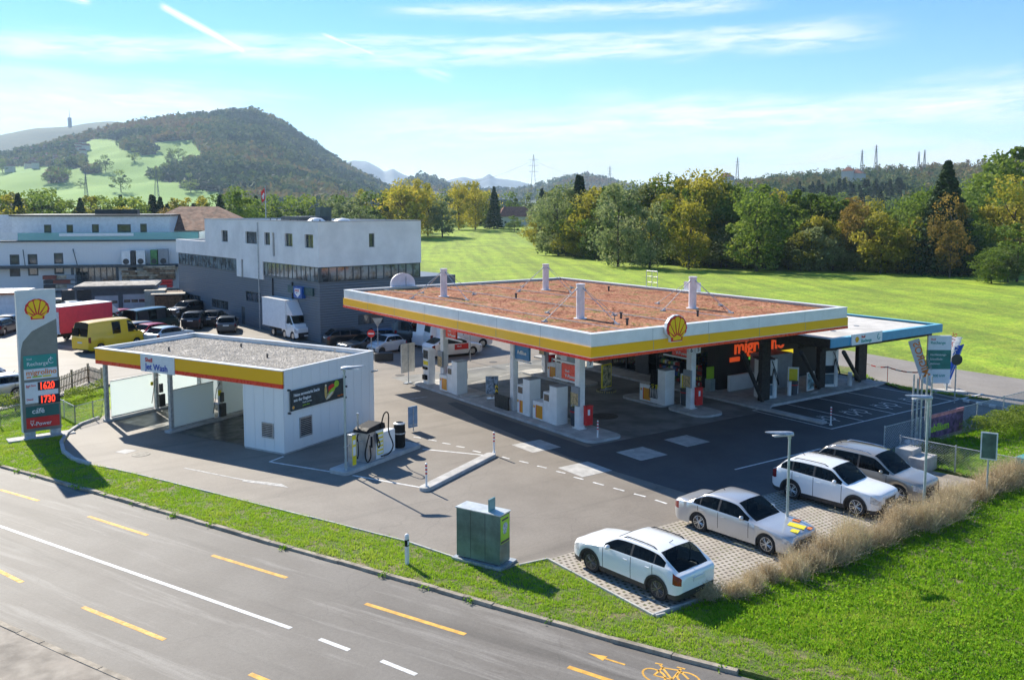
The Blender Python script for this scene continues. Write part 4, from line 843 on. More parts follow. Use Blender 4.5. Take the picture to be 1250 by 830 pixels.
MB().box(-.10,-.056,7.3,9.86,3.10,3.96).build('sign_panel',M['paper_white'],ws); text('Shell',.30,M['text_red'],ws,(-.115,9.48,3.62),-PI/2,bold=.012); text('Jet Wash',.46,M['text_blue'],ws,(-.115,9.48,3.22),-PI/2,bold=.014)
# food banner on the side wall
bn=thing('food_banner','dark banner with white slogan and a filled sandwich picture on the white car wash wall','banner',(AW[0],AW[1],0),AA)
mat('banner_dark',(.035,.05,.055),.5,var=.2)
MB().box(.36,4.18,-.10,-.07,2.0,2.97).build('banner_cloth',M['banner_dark'],bn)
text('Heisse nervenstarke Snacks',.215,M['text_white'],bn,(.56,-.11,2.66),bold=.012,sx=.74); text('aus der Region',.215,M['text_white'],bn,(.56,-.11,2.42),bold=.012,sx=.9); text('frisch und fein',.11,M['text_white'],bn,(1.15,-.11,2.26)); text('gratis dazu',.11,M['lime'],bn,(1.15,-.11,2.13))
scallop(.15,bn,(.52,-.115,2.16),0,.01)
def disc(mb,cx,cz,rx,rz_,ang,y0,mi,n=16):
    P=[(cx+rx*math.cos(2*PI*k/n)*math.cos(ang)-rz_*math.sin(2*PI*k/n)*math.sin(ang),cz+rx*math.cos(2*PI*k/n)*math.sin(ang)+rz_*math.sin(2*PI*k/n)*math.cos(ang)) for k in range(n)]
    mb.add([(a,y0,c_) for a,c_ in P],[tuple(range(n))],mi)
mb=MB(); 
for i,(cx,cz,rx_,rz_,an,mi) in enumerate(((2.78,2.5,.09,.34,0,1),(2.78,2.82,.06,.06,0,5),(3.1,2.35,.36,.15,.55,0),(3.2,2.62,.26,.2,.5,2),(3.12,2.7,.18,.1,.3,3),(3.35,2.66,.12,.1,.2,3),(3.22,2.5,.3,.1,.5,4),(3.02,2.28,.3,.07,.55,5),(3.55,2.78,.18,.17,0,4))): disc(mb,cx,cz,rx_,rz_,an,-.102-.003*i,mi)
mb.build('picture',[mat('bread',(.62,.45,.25),.6,var=.3,vs=12),mat('drink',(.75,.5,.15),.5,var=.2),mat('tomato',(.75,.12,.04),.5,var=.3,vs=9),M['signal_red'],M['lime'],mat('cream',(.8,.72,.55),.6)],bn)
text('migrolino',.12,M['orange'],bn,(3.62,-.11,2.12)); mb=MB(); 
for x,z in ((.3,3.02),(.3,1.93),(4.24,3.0),(4.24,1.96),(4.3,2.5)): mb.cyl((x,-.14,z),(x,-.0,z),.05,n=10)
mb.build('fixings',M['dark_metal'],bn)
al_=tag(MB().cbox((AW[0]+math.cos(AA)*aw-math.sin(AA)*-.2-.15,AW[1]+math.sin(AA)*aw-.25,2.95),(.45,.08,.06),AA).build('wall_lamp',M['galv']),'small bracket lamp near the far edge of the white car wash wall','lamp')
# ================================================================== WHITE AND GREY OFFICE BUILDING
BO=(4.633,41.15); BA=.094; BWD,BLN,BH=10.45,33.4,10.29
bld=thing('office_building','long office building, white rendered upper storey over dark grey horizontal cladding with ribbon windows','building',(BO[0],BO[1],0),BA)
mat('render_white',(.86,.84,.81),.8,var=.06,vs=.45,bump=.05,bs=60)
m,b,p,tc,o=basic('grey_cladding',.5); v=tc.outputs['Object']; sx=b.n('ShaderNodeSeparateXYZ'); b.link(v,sx.inputs[0]); fr=b.m('FRACT',b.m('MULTIPLY',sx.outputs[2],4.6)); g=b.mr(fr,.0,.22,0,1)
b.link(b.mix(g,(.05,.062,.078),(.14,.17,.205)),p.inputs['Base Color']); bp=b.n('ShaderNodeBump'); bp.inputs['Distance'].default_value=.04; b.link(g,bp.inputs['Height']); b.link(bp.outputs[0],p.inputs['Normal'])
mat('frame_dark',(.05,.065,.075),.45,var=.08)
def wall_holes(mb,axis,off,a0,a1,z0,z1,holes,th,sgn=1,mi=0):
    """wall slab in plane local axis=off from a0..a1, z0..z1 with rectangular holes (a,b,z,z')"""
    xs=sorted({a0,a1,*[h[0] for h in holes],*[h[1] for h in holes]}); zs=sorted({z0,z1,*[h[2] for h in holes],*[h[3] for h in holes]})
    for i in range(len(xs)-1):
        for j in range(len(zs)-1):
            xm,zm=(xs[i]+xs[i+1])/2,(zs[j]+zs[j+1])/2
            if xm<a0 or xm>a1 or zm<z0 or zm>z1 or any(h[0]<xm<h[1] and h[2]<zm<h[3] for h in holes): continue
            lo,hi=sorted((off,off+sgn*th))
            if axis=='x': mb.box(lo,hi,xs[i],xs[i+1],zs[j],zs[j+1],mi)
            else: mb.box(xs[i],xs[i+1],lo,hi,zs[j],zs[j+1],mi)
US=24.8
upL=[(18.86,20.4,8.05,9.2),(12.06,14.63,8.05,9.2),(9.23,10.45,8.05,9.2),(8.3,8.72,7.06,9.2),(4.71,6.21,8.05,9.2),(.87,2.42,8.05,9.2)]
upF=[(4.95,5.52,8.03,9.22)]
ZA,ZB2=5.15,6.46
mb=MB(); wall_holes(mb,'x',0,0,US,7.95,BH,[h for h in upL],.35); wall_holes(mb,'x',0,0,BLN,ZB2,7.95,[(8.3,8.72,7.06,7.95)],.35)
wall_holes(mb,'x',0,10.9,16.9,ZA-.4,ZB2,[(15.35,15.83,4.58,6.5)],.35)
wall_holes(mb,'y',0,.35,BWD,ZB2,BH,upF,.35); mb.box(BWD-.35,BWD,.35,US-.3,ZB2,BH).box(.35,BWD-.35,US-.3,US,ZB2,BH).box(.35,BWD,US,BLN-.3,ZB2,7.6).box(.35,BWD,BLN-.3,BLN,ZB2,7.95)
mb.build('upper_wall',M['render_white'],bld)
lowL=[(26.92,31.36,.95,1.95),(19.55,23.89,1.05,1.98),(11.8,15.18,2.45,3.4),(3.09,5.23,1.1,2.06),(15.5,16.3,0,1.75)]
mb=MB(); e=.12
wall_holes(mb,'x',e,0+e,10.9,0,ZA,lowL,.3); wall_holes(mb,'x',e,10.9,16.9,0,ZA-.4,lowL,.3); wall_holes(mb,'x',e,16.9,BLN-e,0,ZA,lowL,.3); wall_holes(mb,'y',e,.42,BWD+4.0,0,ZA,[(3.8,6.4,1.2,2.1)],.3); mb.box(BWD-.2,BWD-.1,.5,BLN-e,ZA,ZB2).box(.42,BWD-.2,BLN-.5,BLN-.4,0,ZB2).box(BWD+3.7,BWD+4.0,.43,20,0,ZA).box(BWD-.1,BWD+3.7,.43,20,ZA-.2,ZA-.003)
mb.build('lower_wall',M['grey_cladding'],bld)
MB().box(.36,BWD-.36,.36,US-.31,BH-.5,BH-.14).build('roof',mat('roof_grey',(.28,.28,.27),.9,var=.2),bld); MB().box(.36,BWD-.36,US+.01,BLN-.31,7.4,7.6).build('terrace_deck',M['roof_grey'],bld)
MB().box(-.04,.36,-.04,US+.04,BH,BH+.06).box(BWD-.36,BWD+.04,-.04,US+.04,BH,BH+.06).box(.36,BWD-.36,-.04,.36,BH,BH+.06).box(.36,BWD-.36,US-.3,US+.04,BH,BH+.06).build('parapet_coping',M['soft_grey'],bld)
glassmat('curtain_glass',(.10,.13,.14),.08,.7,.9)
def win(parent,axis,off,a0,a1,z0,z1,nm=1,fr=.06,glass='window_glass',name='window',rec=.16,sgn=1):
    mb=MB(); o1,o2=sorted((off+sgn*rec,off+sgn*(rec+.05)))
    def bx(m_,a,c_,z,zz,lo=o1,hi=o2):
        if axis=='x': m_.box(lo,hi,a,c_,z,zz)
        else: m_.box(a,c_,lo,hi,z,zz)
    bx(mb,a0,a0+fr,z0,z1);bx(mb,a1-fr,a1,z0,z1);bx(mb,a0+fr,a1-fr,z0,z0+fr);bx(mb,a0+fr,a1-fr,z1-fr,z1)
    for k in range(1,nm): c_=a0+(a1-a0)*k/nm; bx(mb,c_-fr*.6,c_+fr*.6,z0+fr,z1-fr)
    f=mb.build(name,M['frame_dark'],parent); g_=MB(); gl=sorted((off+sgn*(rec+.03),off+sgn*(rec+.04))); bx(g_,a0+fr*.9,a1-fr*.9,z0+fr*.9,z1-fr*.9,*gl); g_.build('pane',M[glass],f); return f
for h in upL: win(bld,'x',0,*h,nm=2 if h[1]-h[0]>1.2 else 1)
win(bld,'y',0,*upF[0]); 
for a0,a1,n in ((.05,10.85,13),(17.0,32.9,16)): win(bld,'x',0,a0+(.0 if a0>1 else 0),a1,ZA,ZB2,n,.07,'curtain_glass','ribbon_window',.06)
win(bld,'y',0,.22,BWD-.05,ZA,ZB2,13,.08,'curtain_glass','ribbon_window',.06); MB().box(.02,.2,.02,.2,ZA,ZB2).build('corner_post',M['frame_dark'],bld)
mb=MB()
for k in range(6,13): 
    if k!=8: mb.box(.3+k*.785,.95+k*.785,.12,.14,ZA+.1,ZB2-.1)
mb.build('green_curtains',mat('curtain_green',(.25,.36,.14),.8,var=.3,vs=5),bld)
win(bld,'x',0,15.35,15.83,4.58,ZB2-.01,1)
for h in lowL[:4]: win(bld,'x',e,*h,nm=4 if h[1]-h[0]>3.5 else 3,rec=.08)
win(bld,'y',e,3.8,6.4,1.2,2.1,nm=2,rec=.08)
MB().box(.2,.26,15.5,16.3,0,1.75).build('door',M['frame_dark'],bld)
MB().cyl((-.08,11.7,0),(-.08,11.7,10.1),.05,n=8).build('downpipe',M['galv'],bld); 
mb=MB(); mb.box(-.03,e-.003,5.0,5.06,2,4.9).box(-.0,e-.003,9.0,9.06,2.8,5); mb.build('cable_duct',M['dark_metal'],bld)
sgn_=thing('company_sign','blue sign with white shield and red lettering on the dark cladding between two dark panels','sign',(BO[0],BO[1],0),BA)
MB().box(-.05,e,4.25,5.75,3.95,4.6).build('dark_panel',mat('panel_petrol',(.02,.08,.09),.4),sgn_); MB().box(-.05,e,1.1,2.65,3.95,4.6).build('dark_panel',M['panel_petrol'],sgn_)
MB().box(-.25,e,2.69,4.23,3.62,4.62).build('blue_panel',mat('panel_blue',(.01,.10,.42),.4),sgn_)
mb=MB(); mb.add([(-.26,4.0,4.45),(-.26,2.95,4.45),(-.26,2.95,4.0),(-.26,3.47,3.68),(-.26,4.0,4.0)],[(0,1,2,3,4)]); mb.build('shield',M['paper_white'],sgn_); text('AXOS',.28,M['text_red'],sgn_,(-.27,3.92,4.18),-PI/2,bold=.01); text('center',.14,M['text_blue'],sgn_,(-.27,3.82,4.03),-PI/2)
# roof things
MB().box(3.2,6.4,9.5,13.5,BH-.15,BH+.35).build('plant_base',M['frame_dark'],bld); MB().box(5.4,6.6,9.6,10.6,BH-.1,BH+1.25).build('plant_unit',mat('plant_green',(.08,.11,.10),.5),bld)
for y in (8.2,3.3): MB().lathe([(.0,.42),(.5,.34),(.85,.1),(.9,0)],(4.2,y,BH-.14),20).build('roof_dome',M['white_trim'],bld,smooth=50)
for k in range(9): MB().cyl((1.5,1+k*1.4,BH-.14),(1.5,1+k*1.4,BH+.16),.05,n=8).build('roof_vent',M['dark_metal'],bld)
fp=thing('flagpole','slim flagpole with a hanging red flag with white cross above the office roof','flagpole',(BO[0]+2.2,BO[1]+17.0,0)); 
xf,yf=azpos(324.3,89); fp.location=(xf,yf,0); MB().cyl((0,0,0),(0,0,13.6),.07,.04,10).build('pole',M['galv'],fp)
V=[];F=[];nx,nz=6,10
for i in range(nx+1):
    for j in range(nz+1): s_=i/nx; V.append((-.75*s_*.42-.05,.14*math.sin(s_*7+j*.3)*s_,13.4-1.15*j/nz-.35*s_))
for i in range(nx):
    for j in range(nz): a=i*(nz+1)+j; F.append((a,a+nz+1,a+nz+2,a+1))
fl_=npmesh('flag',V,F,[M['signal_red'],M['paper_white']],parent=fp,smooth=True,midx=[1 if (2<=k//nz<=3 and 3<=k%nz<=7) or (1<=k//nz<=4 and 4<=k%nz<=5) else 0 for k in range(nx*nz)])
sd=fl_.modifiers.new('thick','SOLIDIFY'); sd.thickness=.012
# ================================================================== HALL AT THE LEFT
HO=G(0,356); H1=G(215,352); HA=math.atan2(H1[1]-HO[1],H1[0]-HO[0]); HL=math.hypot(H1[0]-HO[0],H1[1]-HO[1])
hall=thing('workshop_hall','long white panelled hall with a set back upper floor and teal glass terrace railing','building',(HO[0],HO[1],0),HA)
m,b,p,tc,o=basic('hall_panel',.6); v=tc.outputs['Object']; sx=b.n('ShaderNodeSeparateXYZ'); b.link(v,sx.inputs[0]); fr=b.m('FRACT',b.m('MULTIPLY',sx.outputs[0],.83)); g=b.mr(fr,0,.02,0,1); b.link(b.mix(g,(.68,.66,.64),(.80,.78,.76)),p.inputs['Base Color'])
def hp(u,v,off=0): return plane(u,v,HO,HA,'y',off)
zt_=hp(100,295)[1]; 
hw=[]
for (u0,v0,u1,v1) in ((11.5,311,24,323.5),(11.5,327,25,337.5),(33.5,310.5,46,323.3),(34,326.5,47,336.5),(65.5,309,77.5,322.3),(66,325,78.5,334.8),(156,322,167,331)):
    a,z1=hp(u0,v0); c_,z0=hp(u1,v1); hw.append((a,c_,z0,z1))
bd_=(hp(92,330)[0],hp(144.5,330)[0],hp(120,352)[1],hp(120,325)[1])
mb=MB(); wall_holes(mb,'y',0,-25,HL+5,0,zt_,hw+[bd_],.3); mb.box(-25,-24.7,.3,20,0,zt_).box(HL+4.7,HL+5,.3,20,0,zt_); mb.build('lower_wall',M['hall_panel'],hall)
MB().box(-25.2,HL+5.2,-.3,20,zt_,zt_+.18).build('terrace_edge',M['frame_dark'],hall)
for h in hw: win(hall,'y',0,*h,nm=1,fr=.18,rec=.05)
win(hall,'y',0,*bd_,nm=7,fr=.1,glass='curtain_glass',name='glazed_front',rec=.3)
zc=hp(100,325)[1]; MB().box(-25,HL+4,-1.6,-.01,zc-.15,zc+.2).build('canopy_ledge',M['frame_dark'],hall)
mb=MB()
for a in (hp(91.5,330)[0],hp(145.5,330)[0]): mb.box(a-.15,a+.15,-1.5,-1.2,0,zc-.16)
for (u,v,uu,vv) in ((28,305,34,322),(89,304,97,320)): a,z=hp(u,v);c_,z2=hp(uu,vv); mb.tube([(a,0,z),(c_,-1.2,zc+.2)],.06)
mb.build('canopy_posts',M['frame_dark'],hall)
up=3.5; zu=z_at(100,264,math.hypot(HO[0]-CX,HO[1]-CY)+up-3); a0,_=hp(13.5,264,up); a1,_=hp(206.5,264,up)
uw=[]
for (u0,v0,u1,v1) in ((53.5,274.5,63,286.5),(81,274.5,89.5,286),(112,274,121,285.5),(143,274,160,285),(171,273.3,179.5,285)):
    a,z1=hp(u0,v0,up); c_,z0=hp(u1,v1,up); uw.append((a,c_,z0-.2,z1))
mb=MB(); wall_holes(mb,'y',up,a0,a1,zt_+.18,zu,uw,.3); mb.box(a0,a0+.3,up+.3,16,zt_+.18,zu).box(a1-.3,a1,up+.3,16,zt_+.18,zu).box(-25,a0-.01,up+1.5,up+1.8,zt_+.18,zu+.2); mb.build('upper_wall',mat('hall_upper',(.78,.80,.82),.6,var=.05),hall)
MB().box(a0-.2,a1+.2,up-.4,16.3,zu,zu+.22).build('flat_roof',M['frame_dark'],hall)
for h in uw: win(hall,'y',up,*h,nm=1,fr=.12,rec=.05)
for (u,w_) in ((134,3.6),(158,2.6)): a,_=hp(u,264,8); MB().box(a-w_/2,a+w_/2,7,9,zu+.2,zu+.95).build('roof_unit',M['dark_metal'],hall)
MB().box(hp(22,290)[0],HL+3.3,-.12,-.08,zt_+.2,zt_+1.25).build('glass_railing',M['teal_glass'],hall); MB().box(HL+3.4,HL+4.9,-.1,6,zt_+.2,zt_+1.25).build('side_railing',M['frosted_glass'],hall)
MB().box(-24,hp(22,290)[0]-.05,-.12,-.06,zt_+.2,zt_+1.3).build('white_railing',M['white_trim'],hall)
mb=MB(); 
for (u,uu,v,vv) in ((72,116,286,291),(116,163,285,289)): a,z=hp(u,v,-.2);c_,z2=hp(uu,vv,-.2); mb.box(a,c_,-.2,-.13,zt_+.75,zt_+1.15)
mb.build('pale_blind',M['paper_white'],hall)
# tanks and timber on the ledge
for (u0,u1,v0,v1,mn,lb) in ((149,160,306,318,'white_paint','grey air conditioning unit, left one on the hall ledge'),(160.5,166,306,318,'dark_metal','dark tank between the grey units on the hall ledge'),(166.5,178,305.5,318,'white_paint','pale air conditioning unit in the middle of the hall ledge'),(184,193,305,317,'goods_green','dark green unit on the hall ledge'),(193.5,206,304,316.5,'soft_grey','wide grey unit at the right end of the hall ledge')):
    a,z1=hp(u0,v0,-.9); c_,z0=hp(u1,v1,-.9); t=thing('roof_appliance',lb,'air conditioner',G(0,0) and (0,0,0),0); t.location=(HO[0],HO[1],0); t.rotation_euler.z=HA
    MB().box(a,c_,-1.45,-.5,zc+.2,max(z1,zc+1.0)).build('casing',M[mn],t,bevel=.04); MB().cyl(((a+c_)/2,-1.5,zc+.65),((a+c_)/2,-1.452,zc+.65),min(.4,(c_-a)*.38),n=16).build('fan_grille',M['dark_metal'],t)
mat('wood_old',(.30,.19,.11),.85,var=.3,vs=2,bump=.4); mat('wood_pale',(.50,.40,.28),.85,var=.25,vs=2)
def stack(u0,u1,v0,v1,off,lab,mats_,rows,z0=None):
    a,z1=hp(u0,v0,off); c_,zz=hp(u1,v1,off); z0=zz if z0 is None else z0; t=thing('timber_stack',lab,'timber stack',(HO[0],HO[1],0),HA,'stacks against the hall wall'); mb=MB()
    for r_ in range(rows):
        zA=z0+(z1-z0)*r_/rows; x=a
        while x<c_-.2: w=rng.uniform(.8,2.4); mb.box(x,min(c_,x+w)-.05,off-rng.uniform(.9,1.3),off-.1,zA,zA+(z1-z0)/rows*.82,rng.randrange(len(mats_))); x+=w
    mb.build('boards',mats_,t)
stack(150,215,329.5,341,-2.2,'long brown timber stack on a rack to the right of the glazed hall front',[M['wood_old'],M['wood_pale']],5,); stack(177,215,324,331,-2.0,'upper pale timber bundle under the units at the right end of the hall',[M['wood_pale'],M['wood_old']],3)
stack(55,95,335,351,-2.2,'reddish and pale crates against the white hall wall left of the glazed front',[mat('crate_red',(.28,.08,.05),.7),M['soft_grey'],M['wood_pale'],M['dark_metal']],3); stack(160,212,341,350,-4,'jumble of bright and blue building goods behind the wooden shed',[M['paper_white'],M['signal_red'],M['deep_blue'],M['soft_grey']],3)
# ================================================================== GARAGE
GA=G(181.5,379); GB=G(116,381); ga=math.atan2(GB[1]-GA[1],GB[0]-GA[0])-PI; GL=math.hypot(GA[0]-GB[0],GA[1]-GB[1])
gar=thing('garage','flat roofed dark garage with two pale sectional doors and an open bay at its left','garage',(GA[0],GA[1],0),ga)
def gp(u,v,off=0): return plane(u,v,GA,ga,'y',off)
zg=gp(150,352)[1]; xl=gp(91,360)[0]
d1=(gp(116,380)[0],gp(145,380)[0],0,gp(130,361)[1]); d2=(gp(150.5,380)[0],gp(179,380)[0],0,gp(165,359)[1])
mb=MB(); wall_holes(mb,'y',0,gp(112,370)[0],.5,0,zg-.01,[d1,d2],.25); mb.box(.25,.5,.25,6,0,zg-.01).box(xl,.25,5.8,6,0,zg-.01).box(gp(112,370)[0],gp(112,370)[0]+.25,.25,5.8,0,zg-.01); mb.build('wall',mat('garage_grey',(.075,.09,.11),.6,var=.1),gar)
for i,d in enumerate((d1,d2)):
    g_=MB().box(d[0],d[1],.1,.15,0,d[3]).build('garage_door',mat('door_pale',(.45,.46,.50),.5,var=.05),gar); MB().box(d[0],d[1],.09,.1,d[3]*.33-.02,d[3]*.33).box(d[0],d[1],.09,.1,d[3]*.78,d[3]*.78+.02).build('joints',M['soft_grey'],g_); mb=MB()
    for k in range(3): w=(d[1]-d[0]); mb.box(d[0]+w*(.04+.32*k),d[0]+w*(.32+.32*k),.085,.1,d[3]*.5,d[3]*.68)
    mb.build('door_windows',M['dark_glass'],g_)
mb=MB(); mb.box(xl,.9,-.6,6.3,zg,zg+.32).build('roof',[M['garage_grey']],gar); MB().box(xl+.15,.75,-.45,6.1,zg+.321,zg+.36).build('roof_gravel',M['gravel'],gar)
mb=MB().box(xl+.1,xl+.3,-.4,-.2,0,zg).box(xl+2,xl+2.2,5,5.2,0,zg); mb.build('carport_post',M['garage_grey'],gar)
# clutter in open bay
mb=MB()
for k in range(26): mb.cbox((xl+rng.uniform(-1.5,2.2),rng.uniform(1.2,4.6),rng.uniform(.2,2.2)),(rng.uniform(.2,.8),rng.uniform(.2,.8),rng.uniform(.1,.5)),rng.uniform(0,3),rng.randrange(6))
mb.box(xl-1.5,xl+2.3,1,1.06,.1,2.4,4); cl_=mb.build('stored_goods',[M['soft_grey'],M['dark_metal'],M['goods_green'],M['wood_old'],M['dark_metal'],M['goods_red']]); cl_.location=(GA[0],GA[1],0); cl_.rotation_euler.z=ga; tag(cl_,'jumble of stored goods on racks in the open bay left of the garage doors','stored goods',None,'stuff')
# sheds
sx_,sy_=G(204,382); sh=thing('wooden_shed','small brown wooden shed with pale pitched roof between garage and office building','shed',(sx_,sy_,0),ga)
MB().box(-1.2,1.6,0,2.6,0,1.9).build('wall',mat('shed_wood',(.17,.09,.045),.8,var=.3,vs=4),sh); MB().prism([(-1.6,-.3),(1.9,-.3),(1.9,3),(-1.6,3)],2.0,2.12).build('roof',mat('shed_roof',(.55,.48,.38),.8,var=.15),sh); sh.children[1].rotation_euler=(R(8),0,0)
mb=MB(); 
for k in range(9): mb.box(-1.1+k*.3,-1.0+k*.3,-.03,0,0,1.9)
mb.build('slats',M['wood_old'],sh)
sx_,sy_=G(189,381); s2=thing('metal_container','pale green-grey ribbed container beside the garage','container',(sx_,sy_,0),ga); MB().box(-1.0,1.1,0,2.4,0,2.35).build('body',mat('cont_pale',(.36,.40,.38),.6,var=.1),s2); mb=MB()
for k in range(10): mb.box(-.95+k*.2,-.88+k*.2,-.04,0,.1,2.25)
mb.build('ribs',M['cont_pale'],s2); MB().box(-1.05,1.15,-.05,2.45,2.35,2.42).build('roof',M['shed_roof'],s2)
lx,ly=G(-14,388); lw=thing('low_annex','low white outbuilding with orange-edged roof at the far left','building',(lx,ly,0),HA); MB().box(-14,2.9,0,5,0,2.5).build('wall',M['hall_upper'],lw); MB().box(-14.3,3.1,-.5,5.4,2.5,2.62).build('roof',M['white_trim'],lw); MB().box(-14.3,3.1,-.56,-.5,2.42,2.64).build('roof_edge',mat('edge_orange',(.62,.25,.12),.6),lw)
# houses with tiled roofs
mat('tiles_brown',(.30,.15,.09),.85,var=.25,vs=1.2,bump=.4,bs=8); mat('tiles_red',(.42,.17,.10),.85,var=.2,vs=1.5,bump=.4,bs=6); mat('house_wall',(.62,.58,.50),.8,var=.08)
def hip(parent,w,d,z0,h,ridge,m,ov=.5):
    V=[(-w/2-ov,-d/2-ov,z0),(w/2+ov,-d/2-ov,z0),(w/2+ov,d/2+ov,z0),(-w/2-ov,d/2+ov,z0),(-ridge/2,0,z0+h),(ridge/2,0,z0+h)]
    return MB().add(V,[(0,1,5,4),(1,2,5),(2,3,4,5),(3,0,4),(3,2,1,0)]).build('roof',m,parent)
def house(u,v,r,w,d,h,rh,lab,rz=0,m='tiles_red',ridge=.55,z=None,parts=True,group=None,wall='house_wall'):
    x,y=azpos(u,r); z=HT(x,y) if z is None else z; t=thing('house',lab,'house',(x,y,z-1),rz,group); MB().box(-w/2,w/2,-d/2,d/2,0,h+1).build('wall',M[wall],t); hip(t,w,d,h+1,rh,w*ridge,M[m])
    if parts:
        for k in range(3):
            xx=-w/2+w*(k+.5)/3; 
            for zz in ((2.0,) if h<4.5 else (2.0,4.6)): MB().box(xx-.5,xx+.5,-d/2-.04,-d/2,zz,zz+1.2).build('window',M['window_glass'],t)
    return t
house(243,258,150,17,15,8.2,3.6,'house with big brown hipped roof rising behind the office building terrace',-.5,'tiles_brown',.35)
house(211,262,168,9,9,7.0,3.2,'house with small dark roof beside the hall end, left of the big brown roof',-.3,'tiles_brown',.2)
house(628,262,415,17,10,4.2,4.6,'farmhouse with reddish roof among trees at the far edge of the green field',-.35,'tiles_red',.6); house(645,262,425,12,9,4.0,3.6,'low pale annex beside the farmhouse on the far field edge',-.35,'tiles_brown',.5)
# ================================================================== PRICE PYLON
P0=Vector(G(30,536)); P1=Vector(G(78.5,529)); pa=math.atan2(P1.y-P0.y,P1.x-P0.x); 
py=thing('price_pylon','tall grey fuel price pylon with red and yellow shell on top and lit red prices','sign',(P0.x,P0.y,0),pa)
PW=(P1-P0).length*.93
xA,zA=plane(17.7,355.7,(P0.x,P0.y),pa,'y'); xB,zB=plane(64.5,352.6,(P0.x,P0.y),pa,'y'); HP=(zA+zB)/2
def pz(v,u=48): return plane(u,v,(P0.x,P0.y),pa,'y')[1]
MB().prism([(-.75,-.35),(PW+.6,-.35),(PW+.6,.45),(-.75,.45)],-.1,.06).build('base_plate',M['pale_concrete'],py,bevel=.02)
MB().box(.02,.5,-.05,.2,.06,.32).box(PW-.5,PW-.02,-.05,.2,.06,.32).build('feet',M['galv'],py)
mat('pylon_grey',(.22,.225,.21),.4,.2,var=.05); mat('pylon_white',(.66,.68,.69),.35,var=.03)
MB().box(-.02,PW+.02,0,.3,.32,HP).build('body',M['pylon_grey'],py); MB().box(-.06,-.021,-.01,.32,.32,HP).build('side_panel',M['pylon_white'],py)
z1,z2=pz(389,64),pz(432,28)
mb=MB(); Pg=[(-.06,HP+.02),(PW+.02,HP+.02),(PW+.02,z1)]+[(PW*(1-t)*1.0+.18*t, z1+(z2+.9-z1)*t) for t in (.25,.5,.75)]+[(.14,z2+.6),(.04,z2+.2),(-.02,z2-.6),(-.06,z2-.6)]
n=len(Pg); mb.add([(a,-.03,c_) for a,c_ in Pg]+[(a,-.001,c_) for a,c_ in Pg],[tuple(range(n)),tuple(range(2*n-1,n-1,-1))]+[(i,n+i,n+(i+1)%n,(i+1)%n) for i in range(n)]); mb.build('white_field',M['pylon_white'],py)
scallop(PW*.66,py,(PW*.50,-.07,pz(378,45)),0,.07)
def panel(v0,v1,m,name='panel',a=.12,c_=None,y=-.05): z0,z1=pz(v1),pz(v0); MB().box(a,(PW-.07) if c_ is None else c_,y,-.002,z0,z1).build(name,M[m],py); return z0,z1
a,c_=panel(433,449,'teal','recharge_panel'); text('Shell',.13,M['text_white'],py,(.25,-.06,c_-.22)); text('Recharge',.26,M['text_white'],py,(.25,-.06,a+.15),bold=.004)
mb=MB(); mb.tube([(PW-.32+.13*math.cos(t_),-.06,(a+c_)/2+.13*math.sin(t_)) for t_ in [x*.5 for x in range(2,12)]],.018); mb.tube([(PW-.34,-.06,(a+c_)/2+.2),(PW-.34,-.06,(a+c_)/2)],.018); mb.build('plug_mark',M['text_white'],py)
a,c_=panel(449.5,462,'paper_white','shop_panel'); text('migrolino',.36,M['orange'],py,(.2,-.06,a+.22),bold=.012); MB().box(.22,.42,-.06,-.051,a+.08,a+.15).build('underline',M['orange'],py); MB().box(.48,.9,-.06,-.051,a+.08,a+.15).build('underline',M['lime'],py); MB().box(.94,PW-.35,-.06,-.051,a+.08,a+.15).build('underline',M['bright_yellow'],py)
a,c_=panel(465.5,491,'paper_white','price_panel')
mat('led_black',(.01,.012,.03),.4,var=0)
for v0,v1,tx,lb in ((464.5,474.5,'162.0','Fuel Save'),(481,491,'173.0','Diesel')):
    z0,z1=pz(v1,62),pz(v0,62); MB().box(.70,PW+.01,-.07,-.051,z0,z1).build('display',M['led_black'],py); text(tx.replace('.',''),(z1-z0)*1.2,M['lit_red'],py,(.76,-.08,z0+.05),bold=.022,sx=.70); MB().box(PW-.37,PW-.33,-.086,-.078,z0+.05,z0+.09).build('decimal_point',M['lit_red'],py); text(lb,.14,M['text_red'],py,(.17,-.06,(z0+z1)/2+.02),bold=.01,sx=.85)
text('95',.14,M['text_red'],py,(.17,-.06,pz(473,40)),bold=.01)
a,c_=panel(495,508,'dark_teal','cafe_panel'); text('Shell',.12,M['text_white'],py,(.6,-.06,c_-.18)); text('café',.36,M['text_white'],py,(.38,-.06,a+.18),bold=.01)
a,c_=panel(508.5,521.5,'signal_red','fuel_panel'); text('Shell',.10,M['text_white'],py,(.28,-.06,c_-.2)); text('V-Power',.27,M['text_white'],py,(.28,-.06,a+.12),bold=.008)
